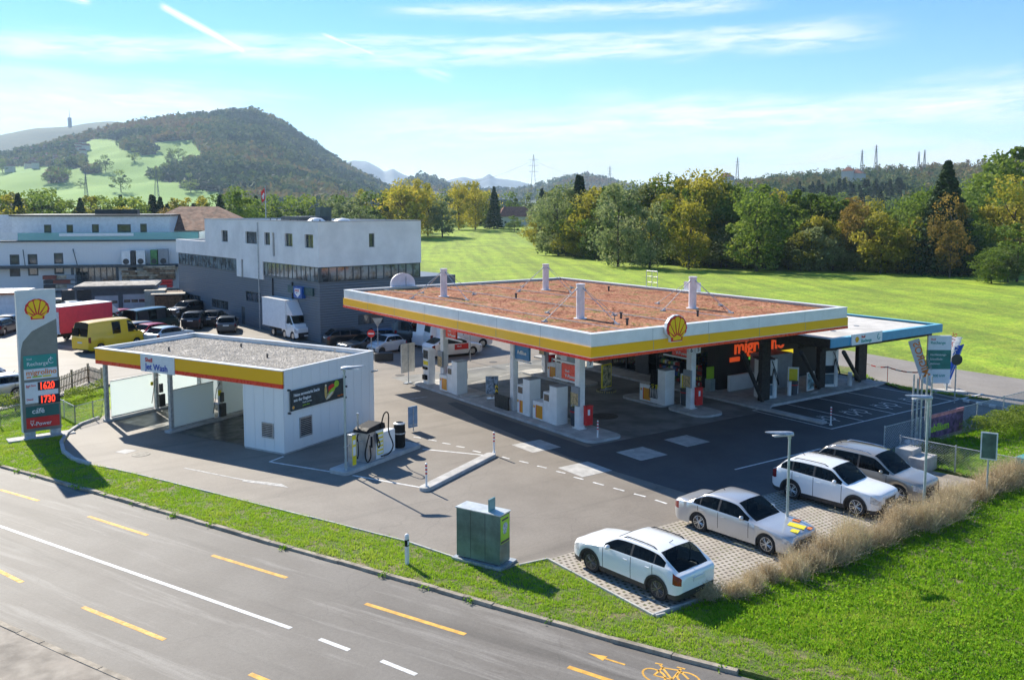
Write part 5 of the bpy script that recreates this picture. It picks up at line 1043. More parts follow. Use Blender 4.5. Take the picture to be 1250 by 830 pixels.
# ================================================================== VACUUM ISLAND
VA=math.atan2(7.41-5.22,-4.32+9.21); VO=(-9.30,5.15)
def vp(x,y): c_,s_=math.cos(VA),math.sin(VA); return (VO[0]+c_*x-s_*y,VO[1]+s_*x+c_*y)
tag(MB().prism(rounded(0,5.45,0,1.1,.25),-.1,.16).build('service_island',M['concrete'],bevel=.03,loc=(VO[0],VO[1],0),rz=VA),'raised concrete island with vacuum cleaner and yellow post beside the car wash','kerb island')
def at_v(x,y): p_=vp(x,y); return (p_[0],p_[1],.16)
vc=thing('vacuum_cleaner','stainless vacuum station with black lid and hanging black hoses on the service island','vacuum',at_v(1.55,.5),VA)
MB().box(.0,.62,-.35,.35,0,1.35).build('cabinet',M['steel'],vc,bevel=.03); MB().box(.66,1.2,-.34,.34,0,1.35).build('cabinet',M['paper_white'],vc,bevel=.03)
MB().box(.72,1.14,-.355,-.341,.2,1.2).build('yellow_panel',M['bright_yellow'],vc); mb=MB()
for k in range(5): mb.box(.76,1.1,-.362,-.355,.25+k*.19,.36+k*.19)
mb.build('panel_notices',M['paper_white'],vc)
mb=MB(); P=[(-.06,1.34),(-.04,1.46),(.15,1.56),(1.0,1.66),(1.22,1.6),(1.26,1.4),(1.22,1.34)]; n=len(P); mb.add([(a,-.4,c_) for a,c_ in P]+[(a,.4,c_) for a,c_ in P],[tuple(range(n)),tuple(range(2*n-1,n-1,-1))]+[(i,n+i,n+(i+1)%n,(i+1)%n) for i in range(n)]); mb.build('lid',M['black_rubber'],vc,bevel=.03)
def hose(P,par,r=.03,name='hose'): 
    pts=[]; V_=[Vector(p_) for p_ in P]; V_=[V_[0]]+V_+[V_[-1]]
    for i in range(1,len(V_)-2):
        for k in range(6):
            t=k/6; a_,b_,c_,d_=V_[i-1:i+3]; pts.append(.5*((2*b_)+(-a_+c_)*t+(2*a_-5*b_+4*c_-d_)*t*t+(-a_+3*b_-3*c_+d_)*t**3))
    pts.append(V_[-2]); return MB().tube(pts,r,8).build(name,M['black_rubber'],par,smooth=60)
hose([(.9,-.42,1.45),(1.0,-.5,2.0),(1.22,-.5,2.1),(1.36,-.5,1.9),(1.35,-.5,1.2),(1.6,-.55,.5),(1.3,-.55,.18),(.8,-.5,.15)],vc); hose([(.1,-.42,1.3),(-.15,-.5,1.0),(-.3,-.5,.5),(-.15,-.5,.12),(.1,-.48,.3),(.12,-.42,.8)],vc); hose([(.6,-.4,1.25),(.52,-.5,.9),(.6,-.52,.6),(.72,-.5,.75),(.64,-.4,1.1)],vc,.025); hose([(-.05,.1,1.3),(-.25,.05,.9),(-.35,.05,.35),(-.15,.05,.2)],vc)
MB().cyl((.05,.2,1.4),(.05,.2,2.15),.04,n=10).cyl((.05,.2,2.1),(.05,.2,2.2),.06,n=10).build('vent_pipe',M['steel'],vc); MB().cbox((.3,-.38,.9),(.05,.05,.5)).cbox((.64,-.42,1.0),(.07,.06,.4)).build('nozzles',M['black_rubber'],vc)
yp=thing('yellow_pay_post','slim stainless post with yellow front beside the lamp on the service island','post',at_v(.85,.42),VA); MB().box(-.12,.2,-.12,.14,0,1.45).build('post_body',M['steel'],yp,bevel=.02); MB().box(-.1,.14,-.135,-.121,.08,1.4).build('yellow_front',M['bright_yellow'],yp); MB().box(-.07,.1,-.142,-.135,.5,.9).box(-.07,.1,-.142,-.135,1.0,1.2).build('notices',M['paper_white'],yp); hose([(.22,0,1.3),(.4,0,1.1),(.38,-.05,.5),(.28,-.05,.3),(.25,0,.7)],yp,.025); MB().cyl((-.5,0,.98),(1.0,0,.98),.02,n=8).build('rail',M['galv'],yp)
lwp=tag(MB().box(0,.95,-.2,.2,0,1.05).build('low_white_cabinet',M['white_panel'],loc=at_v(2.95,.62),rz=VA,bevel=.03),'low plain white cabinet between the vacuum station and the black bin','cabinet')
bb_=thing('black_drum_bin','black drum shaped bin with pale band at the far end of the service island','bin',at_v(4.45,.6),VA); MB().lathe([(0,0),(.24,0),(.27,.08),(.27,.62),(.29,.66),(.29,.74),(.27,.78),(.27,1.08),(.2,1.12),(0,1.12)],n=24).build('drum',M['black_rubber'],bb_,smooth=40); MB().lathe([(.275,.66),(.296,.67),(.296,.73),(.275,.74)],n=24).build('band',M['galv'],bb_); MB().lathe([(.2,1.12),(.285,1.13),(.285,1.16),(.18,1.2)],n=24).build('rim',M['galv'],bb_)
x,y=G(504,526); bsn=thing('board_sign','small blue-backed double board sign beyond the black drum bin','sign',(x,y,0),.15); MB().box(-.28,.28,-.03,.03,.2,1.3).build('board',mat('board_blue',(.22,.34,.50),.45,.2,var=.1),bsn); MB().box(-.02,.02,-.06,-.03,0,1.25).box(-.26,.26,-.035,-.03,.3,.36).build('frame',M['galv'],bsn)
tag(MB().prism(rounded(0,5.95,0,.5,.24),-.1,.15).build('kerb_block',M['pale_concrete'],bevel=.03,loc=(-7.52,1.28,0),rz=math.atan2(4.05-1.39,5.17)),'long low pale kerb block with a red and white bollard at each end','kerb island')
# ================================================================== LAMPS
def lamp(x,y,h,lab,rz,z=0):
    t=thing('street_lamp',lab,'street lamp',(x,y,z),rz,'street lamps'); MB().cyl((0,0,0),(0,0,h),.05,.04,14).cyl((0,0,0),(0,0,.5),.06,n=14).cyl((0,0,h-.05),(0,0,h+.08),.06,n=14).build('pole',mat('lamp_grey',(.38,.46,.46),.45,.3,var=.08),t,smooth=40)
    mb=MB(); pr=[(-.14,.05,.08),(-.08,.13,.10),(.1,.17,.10),(.4,.17,.07),(.68,.13,.045),(.85,.05,.03),(.9,.01,.02)]; n=14; V=[];F=[]
    for i,(xx,w,hh) in enumerate(pr):
        for k in range(n): a=2*PI*k/n; V.append((xx,w*math.cos(a),h+.1+xx*.12+hh*math.sin(a)*(1 if math.sin(a)>0 else .45)))
    for i in range(len(pr)-1):
        for k in range(n): F.append((i*n+k,(i+1)*n+k,(i+1)*n+(k+1)%n,i*n+(k+1)%n))
    F+=[tuple(range(n)),tuple(range((len(pr)-1)*n,len(pr)*n))[::-1]]
    mb.add(V,F); mb.build('lamp_head',M['galv'],t,smooth=50); MB().box(.05,.6,-.1,.1,h+.06,h+.075).build('lamp_lens',M['paper_white'],t)
    return t
lx,ly=vp(.32,.3); hl=plane(419,453,(lx,ly),0,'y')[1]; lamp(lx,ly,4.35,'street lamp on the service island in front of the white car wash wall',-.5,.16)
x,y=G(960,662); lamp(x,y,plane(962,534,(x,y),0,'y')[1],'street lamp between the silver saloon and the white off-roader, rising from the dry hedge',2.7)
x,y=G(1127,631); lamp(x,y,plane(1133,489,(x,y),0,'y')[1],'street lamp in the dry hedge right of the parked cars',2.6)
# ================================================================== GREEN CABINET
c0=Vector(G(610,694)); ca=math.atan2(*(Vector(G(558,681))-c0).yx)  # long face direction
L1=(Vector(G(558,681))-c0).length; c1=Vector(G(628,688)); L2=max(.62,(c1-c0).length)
gc=thing('clothes_bank','dark green metal container with lime poster on its side, standing on the grass edge','container',(c0.x,c0.y,0),ca)
m=mat('green_metal',(.13,.215,.195),.38,.25,var=.18,vs=1.4,coat=.2)
hc=1.72; L1=1.68
MB().box(0,L1,-L2,0,.10,hc).build('body',M['green_metal'],gc,bevel=.01); MB().box(-.03,L1+.03,-L2-.03,.03,hc,hc+.03).build('lid',mat('lid_pale',(.62,.64,.62),.4,.3,var=.08),gc)
MB().box(-.15,L1+.1,-L2-.2,.15,-.05,.07).build('base',M['galv'],gc); mb=MB()
for k in (1,2): mb.box(L1*k/3-.006,L1*k/3+.006,.0,.004,.12,hc-.02)
mb.build('panel_seams',M['dark_metal'],gc)
MB().box(.45,.5,-.45,-.1,hc+.03,hc+.43).build('top_plate',mat('plate_bluegreen',(.14,.30,.32),.4,.2),gc); gc.children[-1].rotation_euler.z=0
MB().box(-.012,-.001,-L2+.05,-.05,hc-.95,hc-.06).build('poster',M['lime'],gc); mb=MB(); 
mb.cyl((-.013,-L2*.5,hc-.42),(-.018,-L2*.5,hc-.42),.14,n=16); mb.cyl((-.013,-L2*.5+.02,hc-.56),(-.017,-L2*.5+.02,hc-.56),.10,n=12); mb.build('poster_picture',mat('poster_grey',(.5,.55,.65),.5,var=.3,vs=20),gc)
MB().box(-.016,-.012,-L2+.06,-.06,hc-.93,hc-.86).box(-.016,-.012,-L2+.12,-.12,hc-.2,hc-.14).build('poster_bar',M['text_dark'],gc)
# delineator post
x,y=G(497,688); dp=thing('marker_post','white roadside marker post with black band on the verge','marker post',(x,y,-.02),RDA+PI/2)
MB().prism(rounded(-.07,.07,-.05,.05,.03),0,.62).build('post',M['white_trim'],dp); MB().prism(rounded(-.072,.072,-.052,.052,.03),.62,.84).build('black_band',M['black_rubber'],dp); MB().prism(rounded(-.07,.07,-.05,.05,.03),.84,.97).lathe([(.07,.97),(.05,1.02),(0,1.04)],n=12).build('cap',M['white_trim'],dp); MB().box(-.035,.035,-.058,-.052,.66,.80).build('reflector',M['paper_white'],dp)
# ================================================================== SIGNS BEHIND THE WASH
def roadsign(u,v,h,kind,lab,rz):
    x,y=G(u,v); t=thing('road_sign',lab,'road sign',(x,y,0),rz); MB().cyl((0,0,0),(0,0,h),.035,n=10).build('pole',M['galv'],t)
    if kind=='noentry': MB().cyl((0,-.06,h-.3),(0,-.04,h-.3),.3,n=24).build('disc',M['signal_red'],t); MB().box(-.22,.22,-.068,-.06,h-.36,h-.25).build('white_bar',M['paper_white'],t)
    elif kind=='tri': MB().add([(-.42,-.05,h),(.42,-.05,h),(0,-.05,h-.72),(-.42,-.03,h),(.42,-.03,h),(0,-.03,h-.72)],[(0,2,1),(3,4,5),(0,1,4,3),(1,2,5,4),(2,0,3,5)]).build('triangle',mat('sign_back',(.40,.42,.42),.4,.4),t)
    elif kind=='disc': MB().cyl((0,-.06,h-.3),(0,-.04,h-.3),.33,n=24).build('disc',M['dark_metal'],t)
    return t
roadsign(453.5,437,2.2,'noentry','red round no entry sign with white bar behind the car wash roof',-.6); roadsign(461.5,433,2.9,'tri','grey back of a triangular give way sign beside the round red sign',-.6)
roadsign(574,441,3.2,'none','bare thin grey pole in front of the white estate car',0); roadsign(1165,492,2.9,'disc','dark round sign seen from behind on a thin pole beside the lane',-.6)
x,y=G(468,440); tag(MB().box(-.7,.7,-.35,.35,0,.6).build('planter',M['dark_metal'],loc=(x,y,0),rz=-.3,bevel=.03),'dark grey rectangular planter in front of the small old white car','planter')
# recharge totem and flags at right
x,y=G(1158,478); tot=thing('charging_totem','white and green charging station totem beside the lane at right','sign',(x,y,0),-.62)
tx0,tz0=plane(1134,464,(x,y),-.62,'y'); tx1,tz1=plane(1159.5,430,(x,y),-.62,'y'); 
TW,TH=1.45,3.0; TB=.55
MB().box(-TW,0,-.08,.08,TB,TB+TH).build('panel',M['paper_white'],tot); MB().box(-TW-.005,.005,-.09,.09,TB+.9,TB+2.1).build('green_field',mat('green_sign',(.01,.20,.17),.4),tot); text('Shell',.17,M['text_red'],tot,(-1.3,-.09,TB+2.72)); text('Recharge',.25,M['text_teal'],tot,(-1.3,-.09,TB+2.48),bold=.01)
for k,s_ in enumerate(('Hochleistungs-','Schnelllade-','stationen')): text(s_,.19,M['text_white'],tot,(-1.3,-.10,TB+1.75-k*.28),sx=.9)
text('300 kW',.24,M['text_teal'],tot,(-1.1,-.09,TB+.4),bold=.01); MB().box(-.2,-.1,-.05,.05,0,TB).build('stem',M['galv'],tot); MB().box(-1.1,.9,-.5,.5,-.05,.1).build('base',M['pale_concrete'],tot)
def feather(u,v,pts,lab,m,txt=None,tcol='orange',mirror=False,z=0,tx2=None):
    """advertising flag: outline given in picture points on a vertical plane through the pole base"""
    x,y=G(u,v,z); t=thing('advertising_flag',lab,'flag',(x,y,0),-.62); Q=[plane(a,c_,(x,y),-.62,'y') for a,c_ in pts]; n=len(Q)
    MB().add([(a,-.012,c_) for a,c_ in Q]+[(a,.012,c_) for a,c_ in Q],[tuple(range(n)),tuple(range(2*n-1,n-1,-1))]+[(i,n+i,n+(i+1)%n,(i+1)%n) for i in range(n)]).build('cloth',M[m],t)
    lo=min(Q,key=lambda q_:q_[1]); MB().tube([(0,0,0),(lo[0],0,lo[1]),(Q[1][0],0.0,Q[1][1])],.025).build('pole',M['galv'],t)
    return t,Q
mat('flag_white',(.85,.85,.87),.6,var=.04,trans=.5); mat('flag_blue',(.03,.14,.62),.6,var=.1,trans=.4)
f1,Q=feather(1136,484,((1108.5,417),(1121.5,413),(1137,472),(1125,467)),'leaning white advertising flag with mirrored orange lettering left of the green totem','flag_white')
ang=math.atan2(Q[0][1]-Q[3][1],Q[0][0]-Q[3][0]); L_=math.hypot(Q[0][1]-Q[3][1],Q[0][0]-Q[3][0])
text('MIGROS',1,M['orange'],f1,(Q[3][0]+.06,-.02,Q[3][1]+.35),0,roll=ang,mirror=True,bold=.01) if False else None
tt_=text('MIGROS',.62,M['orange'],f1,(Q[3][0]+.50,-.03,Q[3][1]+.25),0,roll=ang,mirror=False,bold=.012)
tt_.scale=(1,1,1); 
# read from behind: flip the word along its own baseline
me=tt_.data; d_=Vector((math.cos(ang),0,math.sin(ang))); nrm=Vector((-d_.z,0,d_.x)); 
for v_ in me.vertices:
    k=v_.co.dot(nrm); v_.co-=nrm*(2*k)
me.flip_normals(); tt_.location=(Q[3][0]+.12,-.03,Q[3][1]+.30)
text('PRODUITS',.2,mat('text_grey',(.4,.4,.45),.5,var=0),f1,(Q[3][0]+.62,-.03,Q[3][1]+.8),0,roll=ang)
f2,Q=feather(1162,474,((1160,411),(1174,411.5),(1160,470),(1152,470)),'tall white advertising flag with red lettering directly behind the green totem','flag_white'); text('GRATIS',.42,M['text_red'],f2,(-.25,-.03,2.2),0,roll=R(72)); 
f3,Q=feather(1163,475,((1166,423),(1177,420),(1161,462),(1153,472)),'leaning blue advertising flag with white lettering right of the green totem','flag_blue'); text('EXTRA',.42,M['text_white'],f3,(-.05,-.04,2.1),0,roll=R(66),bold=.01)
# flag mast bundle
x,y=G(1124,549); mm_=thing('mast_cluster','cluster of slim metal flag masts with a collar ring standing in pale blocks','flagpole',(x,y,0),0)
tops=[(1113.5,457),(1117.5,462),(1122.5,457),(1128.5,457),(1134,459)]; bots=[(1112,548),(1117,549),(1122,550),(1128,548),(1134,545)]
for (a,c_),(d_,e_) in zip(tops,bots):
    bx,by=G(d_,e_); z=plane(a,c_,(bx,by),AZ-PI/2,'y')[1]; MB().cyl((bx-x,by-y,0),(bx-x,by-y,z),.05,.04,10).build('mast',M['galv'],mm_)
MB().cyl((0,.0,.25),(0,.0,.33),.75,n=20).build('collar',M['galv'],mm_)
for (u,v,w,d_,h,lab) in ((1108,567,.9,.8,.8,'pale concrete block with planting trough at the fence corner'),(1126,571,1.3,.7,.55,'second pale concrete block under the cluster of masts')):
    x,y=G(u,v); t=tag(MB().box(-w/2,w/2,-d_/2,d_/2,-.1,h).build('concrete_block',M['pale_concrete'],loc=(x,y,0),rz=.1,bevel=.03),lab,'concrete block')
# information sign (back) right in hedge
x,y=G(1204,607); it=thing('info_sign','small green-grey sign board on a pole standing in the dry hedge at right','sign',(x,y,0),-1.1); MB().cyl((0,0,0),(0,0,2.6),.035,n=10).build('pole',M['galv'],it); zz=2.55
MB().box(-.30,.30,-.04,-.01,1.55,2.65).build('frame',M['white_trim'],it); MB().box(-.25,.25,-.052,-.041,1.6,2.6).build('board',mat('board_green',(.09,.16,.13),.4,var=.2),it)
# ================================================================== FENCES
def chain_fence(pts,h,lab,post=2.4,mesh=.12,z=0,rail=True,wr=.006):
    x0,y0=pts[0]; t=thing('wire_fence',lab,'fence',(x0,y0,z)); wires=MB(); rails=MB()
    for (ax,ay),(bx,by) in zip(pts,pts[1:]):
        L=math.hypot(bx-ax,by-ay); n=max(1,round(L/post)); dx,dy=(bx-ax)/L,(by-ay)/L
        for k in range(n+1): px,py_=ax+dx*L*k/n-x0,ay+dy*L*k/n-y0; MB().cyl((px,py_,0),(px,py_,h+.06),.032,n=8).build('post',M['galv'],t)
        if rail: rails.cyl((ax-x0,ay-y0,h),(bx-x0,by-y0,h),.02,n=6)
        s=-h
        while s<L:
            for sg in (1,-1):
                a_,z0_=s,0; b_,z1_=s+h,h
                if sg<0: z0_,z1_=h,0
                if a_<0: z0_=z0_+(z1_-z0_)*(-a_/h); a_=0
                if b_>L: z1_=z1_-(z1_-(z0_))*((b_-L)/(b_-a_)); b_=L
                if b_>a_: wires.cyl((ax-x0+dx*a_,ay-y0+dy*a_,z0_),(ax-x0+dx*b_,ay-y0+dy*b_,z1_),wr,n=3,caps=False)
            s+=mesh
    wires.build('wire_mesh',M['galv'],t); 
    if rail: rails.build('top_rail',M['galv'],t)
    return t
chain_fence([(12.35,-7.15),(13.05,-11.9)],1.15,'low wire mesh fence along the garden path beside the pale blocks',2.2); chain_fence([(12.6,-6.2),(26.8,-6.0)],1.35,'long see-through wire fence running to the right with a purple banner on it',2.6,.14)
chain_fence([G(-40,532),G(0,521),G(66,503.5),G(92,517),G(114,511),G(129,507)],.95,'low wire fence curving from the pylon to the car wash on the grass',2.0,.15)
t=thing('fence_banner','purple banner with yellow-green lettering and pink top edge tied to the wire fence','banner',(15.9,-6.28,0),.01); MB().box(0,3.5,-.02,.0,.25,1.25).build('cloth',mat('cloth_purple',(.16,.08,.20),.7,var=.35,vs=3),t); MB().box(-.05,3.55,-.03,.01,1.25,1.42).build('pink_edge',mat('cloth_pink',(.62,.22,.25),.7,var=.2),t); text('Jubiläum',.55,M['lime'],t,(.3,-.03,.55),bold=.015)
# picket fence
fa,fb,fc=Vector(G(126,472)),Vector(G(108,466)),Vector(G(60,486)); pk=thing('picket_fence','weathered wooden picket fence at the edge of the car park left of the car wash','fence',(fb.x,fb.y,0))
mat('picket_wood',(.55,.43,.29),.85,var=.25,vs=5)
pm=MB()
for a_,c_ in ((fb,fa),(fb,fc),(fc,fc+(fc-fb).normalized()*4)):
    L=(c_-a_).length; d_=(c_-a_)/L; an=math.atan2(d_.y,d_.x); n=int(L/.2)
    for k in range(n): p_=a_-fb+d_*(k*.2+.1); h=1.02+rng.uniform(-.03,.03); pm.cbox((p_.x,p_.y,h/2+.05),(.09,.025,h),an); 
    for z in (.35,.85): q_=a_-fb+d_*L/2; pm.cbox((q_.x,q_.y,z),(L,.05,.07),an)
    k=0
    while k<=L+.01: p_=a_-fb+d_*k; MB().cbox((p_.x,p_.y,.6),(.11,.11,1.25),an).build('post',M['picket_wood'],pk); k+=2.2
pm.build('pickets',M['picket_wood'],pk)
# barrier tape beside the charging bays
x,y=G(1082,466); x1_,y1_=G(1053,460); bt=thing('barrier_tape','red and white barrier tape strung on thin red stakes beside the lane','barrier tape',(x,y,0)); 
pts=[G(1055,461),G(1083,467),G(1122,474)]
m,b,p,tc,o=basic('tape',.6); sx=b.n('ShaderNodeSeparateXYZ'); b.link(tc.outputs['Object'],sx.inputs[0]); b.link(b.mix(b.m('GREATER_THAN',b.m('FRACT',b.m('MULTIPLY',sx.outputs[1],1.3)),.5),(.75,.05,.04),(.8,.78,.76)),p.inputs['Base Color'])
mb=MB(); sk=MB()
for (a_,c_) in zip(pts,pts[1:]):
    N=8
    for k in range(N):
        t0,t1=k/N,(k+1)/N; za,zb=[1.0-.12*4*t_*(1-t_) for t_ in (t0,t1)]; ax,ay=a_[0]+(c_[0]-a_[0])*t0-x,a_[1]+(c_[1]-a_[1])*t0-y; bx,by=a_[0]+(c_[0]-a_[0])*t1-x,a_[1]+(c_[1]-a_[1])*t1-y
        mb.add([(ax,ay,za),(bx,by,zb),(bx,by,zb+.08),(ax,ay,za+.08),(ax+.004,ay,za),(bx+.004,by,zb),(bx+.004,by,zb+.08),(ax+.004,ay,za+.08)],[(0,1,2,3),(7,6,5,4),(3,2,6,7),(0,4,5,1)])
for q_ in pts: MB().cyl((q_[0]-x,q_[1]-y,0),(q_[0]-x,q_[1]-y,1.12),.02,n=6).build('stake',M['signal_red'],bt)
mb.build('tape',M['tape'],bt)
# red-white low boards on lane
mb=MB(); a_=Vector(G(1176,490)); c_=Vector(G(1250,505)); d_=(c_-a_); n=9
for k in range(n): p_=a_+d_*((k+.5)/n); mb.cbox((p_.x,p_.y,.08),(d_.length/n*.98,.12,.16),math.atan2(d_.y,d_.x),k%2)
tag(mb.build('kerb_boards',[M['white_trim'],M['soft_grey']]),'row of low light and dark boards lying along the lane edge at far right','boards')
# teal thing at right edge
x,y=G(1249,590); tag(MB().box(-.1,.9,-.5,.5,0,1.0).build('teal_box',mat('teal_box',(.08,.35,.35),.5),loc=(x+.35,y,0),bevel=.03),'teal box cut by the right edge beyond the hedge','box')
# ================================================================== VEHICLES
def paint(name,col,metal=.0,rough=.28):
    m,b,p,tc,o=basic(name,rough); b.link(b.mix(b.mr(b.noise(tc.outputs['Object'],2.5,4,.6),.3,.7),tuple(c*.97 for c in col),col),p.inputs['Base Color']); p.inputs['Metallic'].default_value=metal; p.inputs['Coat Weight'].default_value=.6; p.inputs['Coat Roughness'].default_value=.05
    p.inputs['Specular IOR Level'].default_value=.5; return m
PN={k:paint('paint_'+k,c,mt) for k,c,mt in (('white',(.82,.83,.83),0),('cream',(.66,.66,.62),0),('silver',(.56,.56,.56),.5),('warm_silver',(.40,.365,.32),.5),('black',(.012,.013,.016),.1),('dark_grey',(.05,.06,.07),.3),('red',(.50,.015,.02),0),('yellow',(.95,.58,.005),0),('dark_green',(.02,.055,.05),.2),('grey',(.22,.24,.26),.4),('blue_white',(.55,.63,.68),.1),('pink_red',(.72,.06,.10),0),('blue',(.04,.10,.22),.3))}
glassmat('car_glass',(.010,.014,.017),.03,.3,1.5,.55)
m=M['car_glass']; nt=m.node_tree; b=NB(nt); p=[n for n in nt.nodes if n.type=='BSDF_PRINCIPLED'][0]; o=[n for n in nt.nodes if n.type=='OUTPUT_MATERIAL'][0]; tt=b.n('ShaderNodeBsdfTransparent'); tt.inputs[0].default_value=(.30,.36,.36,1); ms=b.n('ShaderNodeMixShader'); ms.inputs[0].default_value=.75; b.link(p.outputs[0],ms.inputs[1]); b.link(tt.outputs[0],ms.inputs[2]); b.link(ms.outputs[0],o.inputs[0]); p.inputs['Base Color'].default_value=(.01,.01,.01,1)
mat('seat_grey',(.10,.10,.11),.8,var=.1)
mat('trim_black',(.03,.03,.032),.55,var=.1); mat('tyre',(.02,.02,.021),.8,var=.15); mat('alloy',(.55,.56,.57),.3,.8,var=.05); mat('dark_alloy',(.16,.16,.17),.3,.8,var=.05)
mat('lamp_clear',(.62,.66,.70),.12,.2,var=.2,vs=9,coat=.8); mat('lamp_red',(.22,.004,.006),.15,var=.2,vs=9,coat=.8,); mat('plate_white',(.7,.7,.68),.5,var=0); mat('chrome',(.7,.7,.7),.15,1,var=0)
def interp(tab,x):
    """smooth monotone interpolation"""
    if x>=tab[0][0]: return tab[0][1]
    if x<=tab[-1][0]: return tab[-1][1]
    for i in range(len(tab)-1):
        (a,p_),(c,q_)=tab[i],tab[i+1]
        if a>=x>=c:
            m0=(tab[max(0,i-1)][1]-q_)/(tab[max(0,i-1)][0]-c) if i>0 else (p_-q_)/(a-c); 
            m1=(p_-tab[min(len(tab)-1,i+2)][1])/(a-tab[min(len(tab)-1,i+2)][0]) if i+2<len(tab) else (p_-q_)/(a-c)
            s=(p_-q_)/(a-c)
            if s==0: m0=m1=0
            else:
                m0=0 if m0*s<0 else math.copysign(min(abs(m0),3*abs(s)),s); m1=0 if m1*s<0 else math.copysign(min(abs(m1),3*abs(s)),s)
            h=c-a; t=(x-a)/h; return (2*t**3-3*t*t+1)*p_+(t**3-2*t*t+t)*h*m0+(-2*t**3+3*t*t)*q_+(t**3-t*t)*h*m1
def wheel(parent,x,y,r,side,rim='alloy',w=.21,det=True,sp=5):
    wh=MB().cyl((0,-side*.02,0),(0,side*.04,0),r*.62,n=18).build('wheel',M['trim_black'],parent,loc=(x,y,r))
    ri=r*.70; pr=[(ri,-w/2),(r*.93,-w/2),(r,-w/2+.03),(r,w/2-.03),(r*.93,w/2),(ri,w/2-.005),(ri*.96,w/2-.03)]
    MB().lathe(pr,(0,-side*w*.3,0),28 if det else 16,axis='y').build('tyre',M['tyre'],wh,smooth=45)
    if det:
        mb=MB(); yo=side*(w*.2-.012); mb.lathe([(ri*.99,-.03),(ri*.99,.01),(ri*.91,.012),(ri*.90,-.03)] if side>0 else [(ri*.99,.03),(ri*.99,-.01),(ri*.91,-.012),(ri*.90,.03)],(0,yo,0),28,axis='y'); mb.cyl((0,yo-side*.03,0),(0,yo+side*.012,0),ri*.2,ri*.17,14)
        n=sp*2
        for k in range(n):
            a=2*PI*k/n+(.13 if k%2 else -.13); c_,s_=math.cos(a),math.sin(a); mb.cyl((c_*ri*.12,yo,s_*ri*.12),(c_*ri*.93,yo,s_*ri*.93),.024,.017,5)
        mb.build('rim',M[rim],wh)
    else: MB().cyl((0,side*.02,0),(0,side*.045,0),ri*.9,n=14).build('rim',M[rim],wh)
    return wh
def car(lab,cat,loc,rz,S,pm,group=None,det=True):
    """lofted car: x forward, origin on the ground midway between the axles"""
    t=thing(S.get('nm','parked_car'),lab,cat,(loc[0],loc[1],loc[2] if len(loc)>2 else .0),rz,group)
    W=S['W']/2; r=S['r']; xf=S['wb']/2+S['fo']; xr=-S['wb']/2-S['ro']; wf,wr_=S['wb']/2,-S['wb']/2; zs=S.get('sill',.22)
    top=[(xf,S['top'][0])]+[(a,z) for a,z in S['topx']]+[(xr,S['top'][1])]
    belt=S['belt']; cowl,wt,rt_,rb=S['cowl'],S['wt'],S['rt'],S['rb']; H=S['H']
    xs={xf,xr,cowl,wt,rt_,rb}; x=xr
    while x<xf: xs.add(round(x,3)); x+=.09 if det else .16
    for c_ in (wf,wr_):
        for k in range(-8,9): xs.add(c_+(r+.055)*math.sin(k/8*PI/2))
    for e_ in (.02,.05,.10,.17,.26): xs.add(xf-e_); xs.add(xr+e_)
    marks=[]
    for a,c_ in S['pillars']+[(q_-.011,q_+.011) for q_ in S['seams']]: marks+= [a,c_]; xs.add(a); xs.add(c_)
    xs=sorted(xs,reverse=True); out=[]
    for x in xs:
        if out and abs(out[-1]-x)<.012 and x not in marks and x not in (xf,xr,cowl,wt,rt_,rb):
            continue
        out.append(x)
    xs=out
    taper=S.get('tap',(.75,.8)); RA=r+.05
    def hw(x):
        df=(xf-x); dr=(x-xr); k=1
        if df<.75: k=min(k,taper[0]+(1-taper[0])*math.sqrt(max(0,1-((.75-df)/.75)**2.6)))
        if dr<.6: k=min(k,taper[1]+(1-taper[1])*math.sqrt(max(0,1-((.6-dr)/.6)**2.6)))
        return W*k
    tum=S.get('tum',.30); secs=[]
    for x in xs:
        w=hw(x); zt=interp(top,x); zb=interp(belt,x); zb=min(zb,zt-.03)
        za=0
        for c_ in (wf,wr_):
            if abs(x-c_)<RA: za=max(za,r*.98+math.sqrt(RA*RA-(x-c_)**2))
        df,dr=xf-x,x-xr; low=zs+ (.10*(1-df/.25)**2 if df<.25 else 0)+(.12*(1-dr/.25)**2 if dr<.25 else 0)
        z0=max(low,za); z1=max(low+.16,za+.05); z2=max(z1+.02,(z1+zb)/2,za+.12); z2=min(z2,zb-.02) if zb-.02>z1 else z1+.01; zb=max(zb,z2+.01)
        h=zt-zb; y3=w*.985; 
        cab=1 if h>.25 else max(0,(h-.06)/.19)
        z3b=zb+min(.03,h*.25); y3b=y3-.015
        z4=zb+h*(.86 if cab>.5 else .72+.14*cab); y4=y3-.03-tum*max(0,(z4-zb))*1.0-(1-cab)*.07*W
        z4a=z4-min(.035,h*.1); y4a=y3b+(y4-y3b)*((z4a-z3b)/max(.001,z4-z3b))
        y4b=y4-.055-.02*(1-cab); z4b=zb+h*(.935+.0*cab); y5=y4b*.55; z5=zt-.012*(1 if cab>.5 else .8); 
        ym=(y3b+y4a)/2+.012*cab; zm=(z3b+z4a)/2
        secs.append([(w*.955,z0),(w*.985,z1),(w,z2),(y3,zb),(y3b,z3b),(ym,zm),(y4a,z4a),(y4,z4),(y4b,z4b),(y5,z5),(0,zt)])
    NS=len(secs[0]); V=[];idx={}
    for i,s in enumerate(secs):
        for j,(y,z) in enumerate(s): idx[(i,j,1)]=len(V); V.append((xs[i],y,z)); 
        for j,(y,z) in enumerate(s):
            if j==NS-1: idx[(i,j,-1)]=idx[(i,j,1)]
            else: idx[(i,j,-1)]=len(V); V.append((xs[i],-y,z))
    G_={} 
    def put(k,f,mi=0): G_.setdefault(k,[]).append((f,mi))
    pil=S['pillars']; clad=S.get('clad',False)
